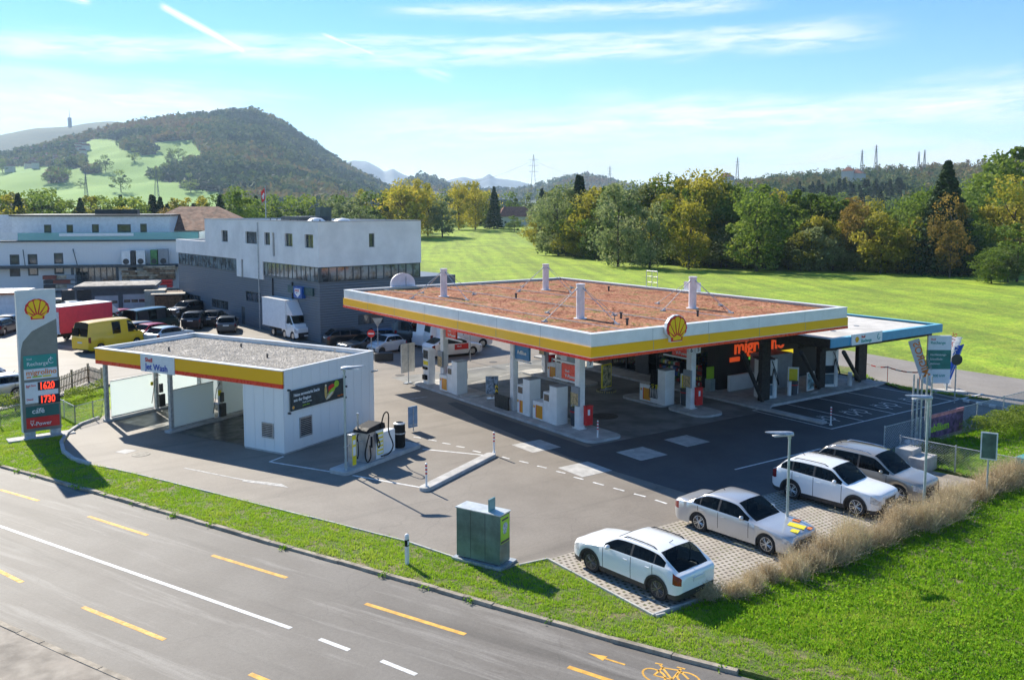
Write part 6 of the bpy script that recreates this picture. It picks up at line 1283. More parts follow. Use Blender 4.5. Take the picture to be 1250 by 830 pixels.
    for i in range(len(xs)-1):
        xm=(xs[i]+xs[i+1])/2; h=interp(top,xm)-interp(belt,xm); za=any(abs(xm-c_)<RA for c_ in (wf,wr_))
        seam=any(abs(xm-q_)<.012 for q_ in S['seams'])
        for s in (1,-1):
            for j in range(NS-1):
                f=(idx[(i,j,s)],idx[(i+1,j,s)],idx[(i+1,j+1,s)],idx[(i,j+1,s)]); f=f if s<0 else f[::-1]
                key='body'; mi=0
                if j==0 and (clad or False): mi=1
                if j in (1,2) and seam and det: mi=1
                if j==2 and xm>xf-S.get('hl',.38) and xm<xf-.03: key='headlight'+str(s)
                if j==2 and xm<xr+S.get('tl',.25) and xm>xr+.015: key='tail_light'+str(s)
                if S.get('tallt') and j in (4,5) and xm<xr+S['tallt']: key='tail_light'+str(s)
                if j in (4,5) and h>.17 and xm<S['g0'] and xm>S['g1']:
                    inp=[k for k,(a,c_) in enumerate(pil) if c_<=xm<=a]; pan=any(c_<=xm<=a for a,c_ in S.get('panels',()))
                    if pan or (S.get('noside') is not None and xm<S['noside']): pass
                    elif inp: mi=1
                    else:
                        n=sum(1 for a,c_ in pil if xm<c_); key='window%d%s'%(n,s)
                if j in (8,9) and cowl>xm>wt: key='windscreen'
                if j in (8,9) and rt_>xm>rb and not S.get('norear'): key='rear_window'
                if S.get('noside') and key.startswith('window') and xm<S['noside']: key='body'
                put(key,f,mi)
    # end caps
    for i,rev in ((0,False),(len(xs)-1,True)):
        for j in range(NS-1):
            f=(idx[(i,j,1)],idx[(i,j+1,1)],idx[(i,j+1,-1)],idx[(i,j,-1)]) if j<NS-2 else (idx[(i,j,1)],idx[(i,j+1,1)],idx[(i,j,-1)])
            if rev: f=f[::-1]
            mi=1 if (j==0 and (clad or not rev)) or (not rev and j==1 and S.get('grille',1)) else 0
            put('body',f,mi)
    mats_={'body':[pm,M['trim_black']]}
    for k,fs in G_.items():
        used=sorted({q_ for f,_ in fs for q_ in f}); mp={q_:n for n,q_ in enumerate(used)}
        mb=MB(); mb.v=[V[q_] for q_ in used]; mb.f=[tuple(mp[q_] for q_ in f) for f,_ in fs]; mb.m=[m_ for _,m_ in fs]
        nm='body' if k=='body' else 'headlight' if k[:4]=='head' else 'tail_light' if k[:4]=='tail' else 'window' if k[:6]=='window' else k
        mm=mats_.get(k) or [M['lamp_clear'] if nm=='headlight' else M['lamp_red'] if nm=='tail_light' else M['car_glass']]
        mb.build(nm,mm,t,smooth=38)
    # underbody and arch liners
    MB().box(xr+.15,xf-.2,-W*.72,W*.72,zs-.02,.55).box(wr_-RA-.02,wr_+RA+.02,-W*.90,W*.90,r*.9,r+RA-.01).box(wf-RA-.02,wf+RA+.02,-W*.90,W*.90,r*.9,r+RA-.02).build('underbody',M['trim_black'],t)
    for x in (wf,wr_):
        for s in (1,-1): wheel(t,x,s*(W-.115),r,s,S.get('rim','alloy'),det=det,sp=S.get('sp',5))
    if clad and det:
        for x in (wf,wr_):
            for s in (1,-1):
                mb=MB(); 
                for k in range(14):
                    a0,a1=PI*k/14,PI*(k+1)/14
                    for (rr0,rr1) in ((RA-.005,RA+.05),): 
                        P=[(x+math.cos(a)*q_,s*(hw(x)*.99+.004),r+math.sin(a)*q_) for a,q_ in ((a0,rr0),(a1,rr0),(a1,rr1),(a0,rr1))]; Q=[(p_[0],p_[1]+s*.014,p_[2]) for p_ in P]
                        mb.add(P+Q,[(4,5,6,7)[::s],(0,4,7,3)[::s],(3,7,6,2)[::s],(2,6,5,1)[::s],(1,5,4,0)[::s]])
                mb.build('wheel_arch_trim',M['trim_black'],t)
    if det:
        for sx_ in (.15,-.75):
            for s in (1,-1):
                st=MB().cbox((sx_-.12,s*.38,.80),(.14,.48,.62),0,0,-.18).cbox((sx_+.15,s*.38,.52),(.52,.48,.14)).cbox((sx_-.19,s*.38,1.17),(.09,.26,.18),0,0,-.1).build('seat',M['seat_grey'],t,bevel=.03)
        MB().cbox((cowl-.55,0,.80),(.45,W*1.6,.22)).build('dashboard',M['trim_black'],t,bevel=.04); st=MB().lathe([(.17,-.012),(.19,0),(.17,.012),(.155,0),(.17,-.012)],(0,0,0),16).build('steering_wheel',M['trim_black'],t,loc=(cowl-.85,.38,.88)); st.rotation_euler=(0,-1.1,0)
    # mirrors, handles, plates, grille, rails
    zb=interp(belt,cowl-.35)
    for s in (1,-1):
        mb=MB(); mb.lathe([(0,-.05),(.07,-.045),(.10,0),(.08,.05),(0,.07)],(0,0,0),12,axis='y'); mi_=mb.build('mirror',pm if not S.get('darkmirror') else M['trim_black'],t,smooth=60,loc=(cowl-.45,s*(W+.04),zb+.09)); mi_.scale=(.75,1.35,.8)
        if det:
            for hx in S.get('handles',()):
                MB().cbox((hx,s*(W-.0),interp(belt,hx)-.13),(.17,.035,.03)).build('door_handle',pm,t,bevel=.008)
    MB().box(xf-.01,xf+.018,-.26,.26,.36,.47).build('number_plate',M['plate_white'],t); MB().box(xr-.03,xr+.012,-.26,.26,S.get('pz',.75),S.get('pz',.75)+.11).build('number_plate',M['plate_white'],t)
    if det:
        gz=interp(belt,xf-.2); w=hw(xf)*.72; MB().box(xf-.03,xf+.012,-w*.8,w*.8,gz-.24,gz-.08).build('grille',M['trim_black'],t,bevel=.01); MB().box(xf-.02,xf+.02,-w*.82,w*.82,gz-.08,gz-.06).build('grille_bar',M['chrome'],t)
        if S.get('rails'):
            for s in (1,-1):
                P=[]; n=10
                for k in range(n+1): x=wt-.15+(rt_-wt+.3)*k/n; y=W-.055-tum*(interp(top,x)-interp(belt,x))*.9; P.append((x,s*(y-.06),interp(top,x)-.02+(.035 if 0<k<n else -.02)))
                MB().tube(P,.018,6).build('roof_rail',M['trim_black'] if S['rails']==1 else M['chrome'],t,smooth=60)
        # wiper and aerial
        MB().cyl((rt_+.25,0,H-.03),(rt_+.1,0,H+.10),.012,n=6).build('aerial',M['trim_black'],t)
        if S.get('rb')-xr<.4: MB().cbox((rb+.02,0,interp(top,rb)+.0),(.03,.4,.02)).build('wiper',M['trim_black'],t)
    return t
def mk(L,W,H,wb,fo,r,hood,cowl,wt,rt,rb,deck,**k):
    """profile spec; cowl/wt/rt/rb measured from the nose"""
    ro=L-wb-fo; xf=wb/2+fo; xr=-wb/2-ro; f=lambda d:xf-d
    nose=k.pop('nose',hood-.16); b0,b1=k.pop('b',(hood-.06,hood+.02)); tail=k.pop('tail',deck-.06)
    S=dict(L=L,W=W,H=H,wb=wb,fo=fo,ro=ro,r=r,cowl=f(cowl),wt=f(wt),rt=f(rt),rb=f(rb),top=(nose-.12,tail-.1),
      topx=[(f(.06),nose),(f(.35),nose+.07),(f(cowl*.6),hood-.05),(f(cowl),hood),(f(wt),H-.045),(f((wt+rt)/2),H),(f(rt),H-.05),(f(rb),deck)]+([(f((rb+L)/2),deck-.0),(xr+.05,tail)] if L-rb>.3 else [(xr+.03,tail)]),
      belt=[(xf,nose-.20),(f(.3),nose-.05),(f(cowl),b0),(f((cowl+rb)/2),(b0+b1)/2+.01),(f(rb),b1),(xr,b1-.12)],
      g0=f(cowl+.05),g1=f(k.pop('gend',rb-.15)),pillars=[(f(a),f(b)) for a,b in k.pop('pil')],seams=[f(a) for a in k.pop('sm')],handles=[f(a) for a in k.pop('hd',())])
    S.update(k); return S
SUV_A=mk(4.42,1.80,1.50,2.70,.86,.35,1.03,1.22,1.92,3.55,4.22,1.02,b=(.98,1.08),pil=[(2.52,2.60),(3.42,3.46)],sm=[1.42,2.56,3.40],hd=(2.35,3.22),clad=1,rails=1,nose=.86,rim='dark_alloy',tum=.38,gend=3.86,pz=.72,tl=.30,tail=.95)
SUV_B=mk(4.48,1.85,1.65,2.67,.90,.37,1.10,1.28,1.98,3.75,4.30,1.12,b=(1.04,1.16),pil=[(2.58,2.66),(3.50,3.56)],sm=[1.46,2.62,3.52],hd=(2.4,3.3),clad=1,rails=1,nose=.95,tum=.30,gend=4.05,pz=.85,tl=.30,tail=1.05)
SALOON=mk(4.84,1.82,1.47,2.76,.95,.34,.97,1.42,2.18,3.45,4.22,1.02,b=(.90,.97),pil=[(2.82,2.90),(3.62,3.66)],sm=[1.62,2.86,3.72],hd=(2.65,3.55),nose=.80,tum=.40,gend=3.95,pz=.62,tl=.30,tail=.95,sp=5)
MPV=mk(4.75,1.86,1.69,2.85,.93,.35,1.06,1.15,2.0,4.0,4.55,1.10,b=(.98,1.05),pil=[(2.55,2.63),(3.6,3.68)],sm=[1.4,2.6,3.65],hd=(2.4,3.4),rails=2,nose=.88,tum=.26,gend=4.35,pz=.8,tail=1.0)
HATCH=mk(4.25,1.78,1.47,2.63,.88,.33,1.0,1.2,1.9,3.5,4.05,1.0,b=(.92,1.0),pil=[(2.5,2.57),(3.3,3.36)],sm=[1.4,2.55,3.4],hd=(2.3,3.2),nose=.82,tum=.36,gend=3.75,pz=.72,tail=.92)
WAGON=mk(4.6,1.78,1.48,2.70,.9,.33,1.0,1.25,1.98,3.85,4.42,.98,b=(.92,.98),pil=[(2.6,2.67),(3.45,3.52)],sm=[1.45,2.63,3.5],hd=(2.4,3.3),nose=.80,tum=.34,gend=4.2,pz=.72,tail=.92)
WEDGE=mk(4.62,1.78,1.52,2.78,.95,.33,1.02,1.05,2.0,3.6,4.35,1.12,b=(.95,1.08),pil=[(2.6,2.67),(3.5,3.56)],sm=[1.4,2.63,3.55],hd=(2.45,3.35),nose=.80,tum=.36,gend=4.0,pz=.75,tail=1.0)
SMALL=mk(3.30,1.40,1.42,2.00,.60,.28,.98,.95,1.32,2.45,2.95,.88,b=(.92,.94),pil=[(1.95,2.02)],sm=[1.15,1.98],hd=(1.85,),nose=.74,tum=.30,gend=2.72,pz=.5,tail=.72,rim='chrome')
VAN=mk(5.6,2.02,2.5,3.5,.95,.35,1.35,.75,1.55,5.35,5.55,1.5,b=(1.25,1.30),noside=.8,pil=[(1.9,1.95)],sm=[1.9,3.3],nose=1.05,tum=.12,gend=5.2,pz=.8,tail=1.3,norear=False,tap=(.82,.95),nm='parked_van')
VANW=mk(5.5,2.02,2.35,3.4,.95,.35,1.35,.8,1.6,5.2,5.42,1.35,b=(1.22,1.25),pil=[(1.85,2.95),(3.9,5.1)],sm=[1.85,3.0,4.0],nose=1.0,tum=.12,gend=5.15,pz=.7,tail=1.2,tap=(.82,.95),nm='parked_van')
CAB=mk(2.55,2.0,2.25,1.55,.82,.36,1.45,.7,1.4,2.3,2.5,2.15,b=(1.30,1.34),pil=[(1.95,2.52)],sm=[.95,1.9],nose=1.1,tum=.14,gend=2.2,pz=.9,tail=2.1,norear=True,tap=(.82,1.0))
def by_wheels(pf,pr_,S,z=.012):
    """car centre and heading from the two wheel contact points of the visible side (left side if visible side is +1)"""
    a,c_=Vector(G(*pf,z)),Vector(G(*pr_,z)); d=(a-c_).normalized(); n=Vector((-d.y,d.x)); mid=(a+c_)/2; cam_=Vector((CX,CY))
    s=1 if (cam_-mid).dot(n)>0 else -1
    ctr=mid-n*s*(S['W']/2-.02); return (ctr.x,ctr.y,z),math.atan2(d.y,d.x)
l,h=by_wheels((719,698.5),(801.5,734),SUV_A); gla=car('white compact off-roader with dark roof rails parked nearest the grass verge','car',l,h,SUV_A,PN['white'],'cars parked in the paved bays')
l,h=by_wheels((932.9,676.4),(852.2,649),SALOON); sal=car('silver saloon parked nose to the dry hedge with yellow stickers on its bonnet','car',l,h,SALOON,PN['silver'],'cars parked in the paved bays')
mb=MB(); S=SALOON; 
for (x0,y0,sx_,sy_,mi) in ((1.9,.15,.55,.35,0),(2.08,-.25,.25,.3,0),(1.65,.55,.25,.25,1),(2.2,.45,.18,.3,1)):
    z=interp([(S['L'],0)]+[(a,b_) for a,b_ in S['topx']],x0)+.004; mb.cbox((x0,y0,z+.0),(sx_,sy_,.012),.3,mi,.09)
mb.build('bonnet_stickers',[M['bright_yellow'],M['orange']],sal)
l,h=by_wheels((1043,630.5),(964.9,609.4),SUV_B); tuc=car('large white off-roader with black arches parked between the silver saloon and beige people carrier','car',l,h,SUV_B,PN['white'],'cars parked in the paved bays')
d=Vector((math.cos(h),math.sin(h))); n=Vector((-d.y,d.x)); n=n if n.x>0 else -n
shr=car('beige silver people carrier parked behind the large white off-roader','car',(l[0]+n.x*2.75+d.x*.25,l[1]+n.y*2.75+d.y*.25,.012),h,MPV,PN['warm_silver'],'cars parked in the paved bays')
# cars behind
def pc(u,v): x,y=G(u,v); return (x,y,0.0)
l,h=by_wheels((577,433.5),(541,437.5),WEDGE,0); pri=car('white estate car with a red logo patch on its side under the left canopy edge','car',l,h,WEDGE,PN['white'],None,False)
MB().cbox((.3,-.91,.78),(1.25,.012,.42)).build('logo_patch',M['signal_red'],pri); text('Shell',.2,M['text_white'],pri,(-.1,-.93,.76),0)
MB().cbox((-.35,0,1.56),(.25,.5,.1)).build('roof_sign',M['white_trim'],pri)
l,h=by_wheels((491,429),(466,433),SMALL,0); h+=PI; car('small rounded old white car standing in shade behind the planter','car',l,h,SMALL,PN['blue_white'],None,False)
car('dark estate car with roof rails in the shade at the building corner','car',pc(430,421),-.15,dict(WAGON,rails=2),PN['black'],None,False)
car('dark grey saloon partly hidden by the round red sign in the building shade','car',pc(447,429),PI-.1+0.25,SALOON,PN['dark_grey'],None,False)
car('dark blue car roof seen behind the small old white car','car',pc(474,421),-.3,HATCH,PN['blue'],None,False)
# light commercial with open cab next to building
def boxtruck(lab,loc,rz,cabp,boxm,L=4.3,W=2.15,H=3.05,trim=None,group=None,topc=None):
    t=car(lab,'truck',loc,rz,CAB,cabp,group,False); t.name='box_truck'; x1=-.25
    MB().box(x1-L,x1,-W/2,W/2,.85,H).build('cargo_box',boxm,t,bevel=.02); MB().box(x1-L-.02,x1+.02,-W/2-.02,W/2+.02,H,H+.05).box(x1-L-.02,x1-L+.03,-W/2-.02,W/2+.02,.83,.95).build('box_rim',M['white_trim'],t)
    MB().box(x1-L+.1,.4,-.45,.45,.5,.84).build('chassis',M['trim_black'],t); MB().prism([(x1,-.9),(x1+.9,-.6),(x1+.9,.6),(x1,.9)],2.2,2.22).build('wind_deflector',cabp,t)
    mb=MB(); mb.add([(x1,-.95,2.1),(x1+1.0,-.85,2.12),(x1,-.95,H-.05),(x1,.95,2.1),(x1+1.0,.85,2.12),(x1,.95,H-.05)],[(0,1,2),(3,5,4),(0,3,4,1),(1,4,5,2)]); mb.build('roof_fairing',cabp,t)
    for s in (1,-1): wheel(t,x1-L*.62,s*.86,.36,s,det=False)
    MB().box(x1-L-.03,x1-L,-1.0,-.75,.9,1.05).box(x1-L-.03,x1-L,.75,1.0,.9,1.05).build('tail_lights',M['lamp_red'],t)
    return t
def orient(p0,p1): a,c_=Vector(G(*p0)),Vector(G(*p1)); return math.atan2((c_-a).y,(c_-a).x)
hb=orient((300,404),(345,415)); x,y=G(353,414); boxtruck('white box truck parked facing the camera side in front of the grey cladding','',0,PN['white'],M['white_trim']) if False else None
bt_=boxtruck('white box truck with high cargo box parked beside the dark cladding of the office building',(x+math.cos(hb+0)*-.2+.9,y-.2+.3,0),hb,PN['white'],M['paper_white'],4.5,2.2,3.35)
red=boxtruck('truck with bright red cargo box and white rear standing behind the yellow van',(*G(131,409),0),.48,PN['white'],mat('box_red',(.72,.05,.09),.45,var=.05),5.2,2.3,3.1)
MB().box(-.25-5.2-.045,-.25-5.2-.022,-1.1,1.1,.9,2.7).build('rear_doors',mat('rear_pale',(.55,.58,.66),.4,var=.06),red); MB().box(-.25-5.2-.05,-.25-5.2-.02,-.4,-.15,1.4,1.9).build('rear_notice',M['yellow_panel'],red); MB().box(-.3-5.2-.6,-.25-5.2-.1,-1.0,1.0,.75,.85).build('tail_lift',M['galv'],red)
yv=car('bright yellow panel van with dark square side window parked behind the car wash roof','van',(*G(136,425),0),.50,dict(VAN,pillars=[(.95,.9),(.2,.15),(-.55,-.6)],panels=[(.9,.2)],noside=-.6),PN['yellow'],None,False)
MB().box(-2.92,-2.86,-.85,-.1,1.35,1.95).box(-2.92,-2.86,.1,.85,1.35,1.95).build('rear_window',M['car_glass'],yv)
for (u,v,rz,S,pn,lb) in (
 (152,394,.55,HATCH,'red','small red car with sun glare on its windscreen, left of the pale car'),(168,397,.5,HATCH,'grey','pale grey car with sun glare between the red car and the dark green van'),
 (186,405,.55,VANW,'dark_green','dark green passenger van beside the glaring windscreens'),(176,411,.35,WAGON,'silver','silver car half hidden by the car wash roof in front of the dark green van'),
 (191,413.5,.5,HATCH,'red','dark red car just above the car wash roof edge'),(207,418,.5,HATCH,'blue_white','pale car mostly hidden behind the car wash roof, right of the dark red car'),
 (228,386,-2.6,SUV_B,'black','black off-roader furthest left beside the office building'),(240,399.5,1.05,dict(SUV_B,clad=0),'black','black off-roader with lit red tail lights in front of the others by the office building'),
 (262,396,1.0,HATCH,'black','black hatchback with red tail light close to the grey cladding'),(278,404,1.2,HATCH,'dark_grey','low dark car between the black hatchback and the white box truck'),
 (96,383,.1,HATCH,'blue_white','pale small car in front of the garage bay behind the red truck'),(70,381,.1,HATCH,'black','dark car beside the pylon top in front of the open bay'),
 (2,407,1.1,WAGON,'dark_grey','dark grey car cut by the left picture edge in front of the white annex'),(13,402,1.2,HATCH,'black','black car between the left picture edge and the pylon in front of the annex')):
    car(lb,'car',pc(u,v),rz,S,PN[pn],'cars in the car park behind the car wash',False)
dl=Vector(G(0,492))-Vector(G(30,488)); hx=math.atan2(-dl.y,-dl.x)
for k,(pn,S,lb) in enumerate((('silver',WAGON,'silver estate car nearest the hedge left of the pylon'),('white',HATCH,'white car second from the hedge left of the pylon'),('blue_white',WAGON,'pale blue white car in the middle of the row left of the pylon'),('black',WAGON,'black car with red tail light in the row left of the pylon'),('dark_grey',SALOON,'dark blue-grey car furthest from the hedge in the row left of the pylon'))):
    x,y=G(8,489); n=Vector((-math.sin(hx),math.cos(hx))); car(lb,'car',(x+n.x*(1.0+2.75*k)-.7-.12*k,y+n.y*(1.0+2.75*k),0),hx+PI,S,PN[pn],'row of cars left of the pylon',k==0)
# vans by the building under the canopy edge
hv=orient((505,428),(540,415)); car('white delivery van seen from behind with tall red tail lamps, beside the office building','van',pc(527,424),1.75,dict(VAN,tallt=.05),PN['white'],None,False); car('long white van partly behind the white estate car under the canopy edge','van',pc(560,424),-.15,VAN,PN['white'],None,False)
bz=thing('tow_truck_cab','dark truck cab with open engine frame between the old white car and the delivery van','truck',pc(502,421),-.6)
car('dark small truck with white door between the small old car and the delivery van','truck',pc(500,421),-.9,dict(CAB,nm='parked_truck'),PN['dark_grey'],None,False); D.objects.remove(bz)
# ================================================================== VEGETATION
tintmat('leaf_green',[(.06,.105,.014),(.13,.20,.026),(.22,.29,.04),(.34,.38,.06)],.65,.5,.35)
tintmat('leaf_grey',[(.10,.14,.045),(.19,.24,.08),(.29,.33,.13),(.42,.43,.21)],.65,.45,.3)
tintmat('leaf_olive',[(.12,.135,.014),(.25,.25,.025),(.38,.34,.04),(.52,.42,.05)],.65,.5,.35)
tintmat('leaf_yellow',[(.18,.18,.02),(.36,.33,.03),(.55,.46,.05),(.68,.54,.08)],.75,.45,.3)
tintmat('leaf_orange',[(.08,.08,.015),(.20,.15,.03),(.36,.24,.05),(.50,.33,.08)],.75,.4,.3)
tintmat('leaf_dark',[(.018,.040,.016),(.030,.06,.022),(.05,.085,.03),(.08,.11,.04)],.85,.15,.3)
mat('bark',(.10,.085,.065),.9,var=.3,vs=3,bump=.6,bs=12)
def rnd_tris(C,S,k=3,el=1.6,rs=nrs,flat=.0):
    n=len(C); a=rs.normal(size=(n,3)); a/=np.linalg.norm(a,axis=1)[:,None]; b_=rs.normal(size=(n,3)); b_-=a*(a*b_).sum(1)[:,None]; b_/=np.linalg.norm(b_,axis=1)[:,None]
    S=np.asarray(S)[:,None]
    if k==4: V=np.stack([C-a*S*.5,C+b_*S*.32,C+a*S*.5,C-b_*S*.32],1)
    else: V=np.stack([C-a*S*.5,C+b_*S*.5,C+a*S*.5],1)
    return V.reshape(-1,3),np.arange(n*k).reshape(n,k)
def crown_mesh(seed,n,size,w=.42,trunk=.05,kind='round',lobes=18):
    """crown of a tree of unit height; leaves cluster on irregular lobes"""
    rs=np.random.RandomState(seed); L=[]
    if kind=='cone':
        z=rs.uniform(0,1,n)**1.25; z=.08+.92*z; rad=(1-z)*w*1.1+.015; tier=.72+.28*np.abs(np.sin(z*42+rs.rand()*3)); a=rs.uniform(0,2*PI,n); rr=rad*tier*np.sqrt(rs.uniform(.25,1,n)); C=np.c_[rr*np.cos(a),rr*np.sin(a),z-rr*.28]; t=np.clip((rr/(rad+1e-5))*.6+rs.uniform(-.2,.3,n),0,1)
        V,F=rnd_tris(C,rs.uniform(.7,1.3,n)*size,4,rs=rs); return V,F,t
    C=[];T=[]
    for i in range(lobes):
        for _ in range(60):
            z=rs.uniform(trunk+.05,.93); prof=math.sin(PI*min(1,max(0,(z-trunk*.5)/(1-trunk*.5)))**(.8 if kind=='round' else .6))
            if kind=='willow': prof=.55+.45*math.sin(PI*(z))
            if kind=='tall': prof=prof**.5*.62
            rad=w*prof; a=rs.uniform(0,2*PI); r=rad*math.sqrt(rs.uniform(.0,1))*.78; c_=np.array([r*math.cos(a),r*math.sin(a),z])
            if not L or min(np.linalg.norm((c_-q_[0])) for q_ in L)>.12: break
        L.append((c_,rs.choice([.07,.10,.13,.17,.21])*(1.0 if kind!='tall' else .75)))
    per=n//lobes; 
    for i,(c_,lr) in enumerate(L):
        d=rs.normal(size=(per,3)); d/=np.linalg.norm(d,axis=1)[:,None]; rr=lr*.92*(rs.uniform(.2,1.0,per)**.36)*(1+.25*np.sin(d[:,0]*7+i)*np.cos(d[:,1]*6+i)); P=c_+d*rr[:,None]*np.array([1,1,.8])
        if kind=='willow': P[:,2]-=np.abs(rs.normal(0,.05,per))
        C.append(P); T.append(np.clip(rs.uniform(.15,.6,per)+rs.uniform(-.3,.4)+.12*d[:,2],0,1))  # per-lobe tint, paler towards lobe tops: light and shade clumps put into leaf colour
    C=np.concatenate(C);T=np.concatenate(T); k=(C[:,2]>.02)&(C[:,2]<1.02); C=C[k];T=T[k]
    V,F=rnd_tris(C,rs.uniform(.6,1.4,len(C))*size,4,rs=rs); return V,F,T,L
def trunk_mesh(seed,L,h0=.0,r=.018,top=.8):
    rs=random.Random(seed); mb=MB(); P=[(0,0,-.03),(rs.uniform(-.01,.01),rs.uniform(-.01,.01),.2),(rs.uniform(-.02,.02),rs.uniform(-.02,.02),.5),(rs.uniform(-.03,.03),rs.uniform(-.03,.03),top)]
    for i in range(3): mb.cyl(P[i],P[i+1],r*(1-.28*i),r*(1-.28*(i+1)),7)
    for (c_,lr) in (L or [])[:9]:
        z=max(.12,c_[2]-.2); k=min(1,z/top); s=(P[2][0]*k,P[2][1]*k,z); mid=((s[0]+c_[0])/2,(s[1]+c_[1])/2,(s[2]+c_[2])/2-.02); mb.cyl(s,mid,r*.45,r*.32,5); mb.cyl(mid,tuple(c_),r*.32,r*.12,5)
    return mb
TREES={}
def variant(key,seed,n,size,leaf,**k):
    res=crown_mesh(seed,n,size,**k); V,F,T=res[:3]; L=res[3] if len(res)>3 else []
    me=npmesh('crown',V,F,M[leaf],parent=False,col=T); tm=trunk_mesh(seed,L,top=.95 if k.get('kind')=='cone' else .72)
    o=tm.build('trunk',M['bark']); tme=o.data; D.objects.remove(o); TREES.setdefault(key,[]).append((me,tme))
for i in range(3):
    variant('green',20+i,5000,.034,'leaf_green',w=.46,lobes=26); variant('grey',30+i,5000,.034,'leaf_grey',w=.44,lobes=24,trunk=.08); variant('olive',40+i,5000,.034,'leaf_olive',w=.42,lobes=24)
for i in range(2):
    variant('yellow',50+i,4200,.032,'leaf_yellow',w=.38,lobes=20); variant('orange',60+i,4000,.032,'leaf_orange',w=.38,lobes=18); variant('pine',70+i,4200,.040,'leaf_dark',w=.22,kind='cone'); variant('spruce',75+i,6000,.036,'leaf_dark',w=.34,kind='cone')
    variant('poplar',80+i,3600,.030,'leaf_olive',w=.30,lobes=20,kind='tall'); variant('willow',85+i,5000,.032,'leaf_grey',w=.46,lobes=22,kind='willow',trunk=.02)
    variant('fgreen',90+i,900,.060,'leaf_green',w=.46,lobes=14); variant('folive',94+i,900,.060,'leaf_olive',w=.42,lobes=14); variant('fdark',97+i,800,.075,'leaf_dark',w=.26,kind='cone'); variant('fyellow',99+i,900,.058,'leaf_yellow',w=.40,lobes=14); variant('fgrey',103+i,900,.06,'leaf_grey',w=.46,lobes=13)
NAMES={'green':'tree','grey':'tree','olive':'tree','yellow':'tree','orange':'tree','pine':'conifer','spruce':'spruce','poplar':'tree','willow':'tree','fgreen':'tree','folive':'tree','fdark':'conifer','fyellow':'tree','fgrey':'tree'}
DESC={'green':'green leafy tree','grey':'grey-green broad tree','olive':'olive and yellow-green tree','yellow':'yellow autumn tree','orange':'orange autumn tree','pine':'narrow dark conifer','spruce':'large dark spruce','poplar':'tall slender tree','willow':'pale willow-like tree','fgreen':'distant green tree','folive':'distant olive-green tree','fdark':'distant dark conifer','fyellow':'distant yellow tree','fgrey':'distant grey-green tree'}
def plant(u,r,top_v,kind,lab,group,wf=1.0,z=None,h=None):
    x,y=azpos(u,r); z=HT(x,y) if z is None else z; h=(z_at(u,top_v,r)-z) if h is None else h
    t=thing(NAMES[kind],lab,'tree',(x,y,z),rng.uniform(0,6.28),group); me,tm=rng.choice(TREES[kind]); t.scale=(h*wf,h*wf,h)
    c_=obj('crown',me,t); obj('trunk',tm,t); return t
def rv(v): 
    """distance of flat ground seen at picture row v"""
    return (CZ+.15)/((v-253.5)/FPX)
# the copse beyond the field
basev=[(660,303),(690,312),(730,317),(790,321),(860,325),(1000,327),(1200,326)]
topv=[(660,240),(672,228),(688,222),(704,215),(715,219),(735,216),(760,219),(790,222),(805,214),(822,212),(850,209),(872,210),(885,219),(905,222),(925,224),(945,226),(965,230),(990,231),(1010,234),(1035,238),(1055,240),(1085,250),(1105,248),(1125,232),(1135,222),(1150,226),(1175,238),(1198,252)]
zone=[(660,'grey'),(676,'willow'),(700,'pine'),(712,'olive'),(730,'green'),(745,'grey'),(775,'grey'),(790,'olive'),(810,'green'),(830,'olive'),(850,'olive'),(870,'green'),(890,'green'),(915,'green'),(935,'olive'),(955,'green'),(985,'green'),(1010,'green'),(1035,'orange'),(1050,'olive'),(1075,'green'),(1100,'green'),(1125,'green'),(1150,'green'),(1180,'green')]
def nth(i): return ['first','second','third','fourth','fifth','sixth','seventh','eighth','ninth','tenth'][i-1] if i<=10 else '%d%s'%(i,{1:'st',2:'nd',3:'rd'}.get(i%10,'th') if i not in (11,12,13) else 'th')
ORD={}
def oc(k): ORD[k]=ORD.get(k,0)+1; return nth(ORD[k])
POS=['beside a pale shrub','near the copse middle','with low skirts','leaning to the left','with a rounded top','with an uneven top','with a bushy foot','among darker neighbours']
def zk(u):
    k='green'
    for a,n in zone:
        if u>=a: k=n
    return k
def spot(u): return 'at the left end' if u<700 else 'left of the copse middle' if u<800 else 'in the copse middle' if u<900 else 'right of the copse middle' if u<1000 else 'in the right part' if u<1100 else 'at the right end'
cnt={}
def lab_for(kind,u,place,row):
    key=(kind,spot(u),row); cnt[key]=cnt.get(key,0)+1
    return '%s %s of the copse beyond the field, %s'%(DESC[kind],spot(u) if spot(u).startswith('at') else spot(u).replace(' of the copse','') ,row),cnt[key]
GRP='trees of the copse beyond the field'
u=664
while u<1200:   # back row: outline
    k=zk(u); r=rv(lerp_tab(basev,u))+rng.uniform(10,20); tv=lerp_tab(topv,u)+rng.uniform(-2,5)
    lb='%s, %s from the left in the back row of the copse'%(DESC[k],oc('cb')); plant(u,r,tv,k,lb,GRP,1.0 if k not in('pine',) else .9); u+=rng.uniform(11,17)
u=668
while u<1196:   # middle
    k=rng.choice([zk(u),'green','olive','green']); r=rv(lerp_tab(basev,u))+rng.uniform(4,9); tv=lerp_tab(topv,u)+rng.uniform(12,36)
    k='olive' if k=='pine' else k; lb='%s, %s from the left in the middle row of the copse'%(DESC[k],oc('cm')); plant(u,r,tv,k,lb,GRP,1.05); u+=rng.uniform(13,20)
u=664
while u<1200:   # foot: shrubs
    k=rng.choice(['olive','green','green','grey']); r=rv(lerp_tab(basev,u))+rng.uniform(0,3); tv=lerp_tab(basev,u)-rng.uniform(22,52)
    lb='low %s, %s from the left along the foot of the copse'%(DESC[k],oc('cf')); plant(u,r,tv,k,lb,GRP,1.6); u+=rng.uniform(10,16)
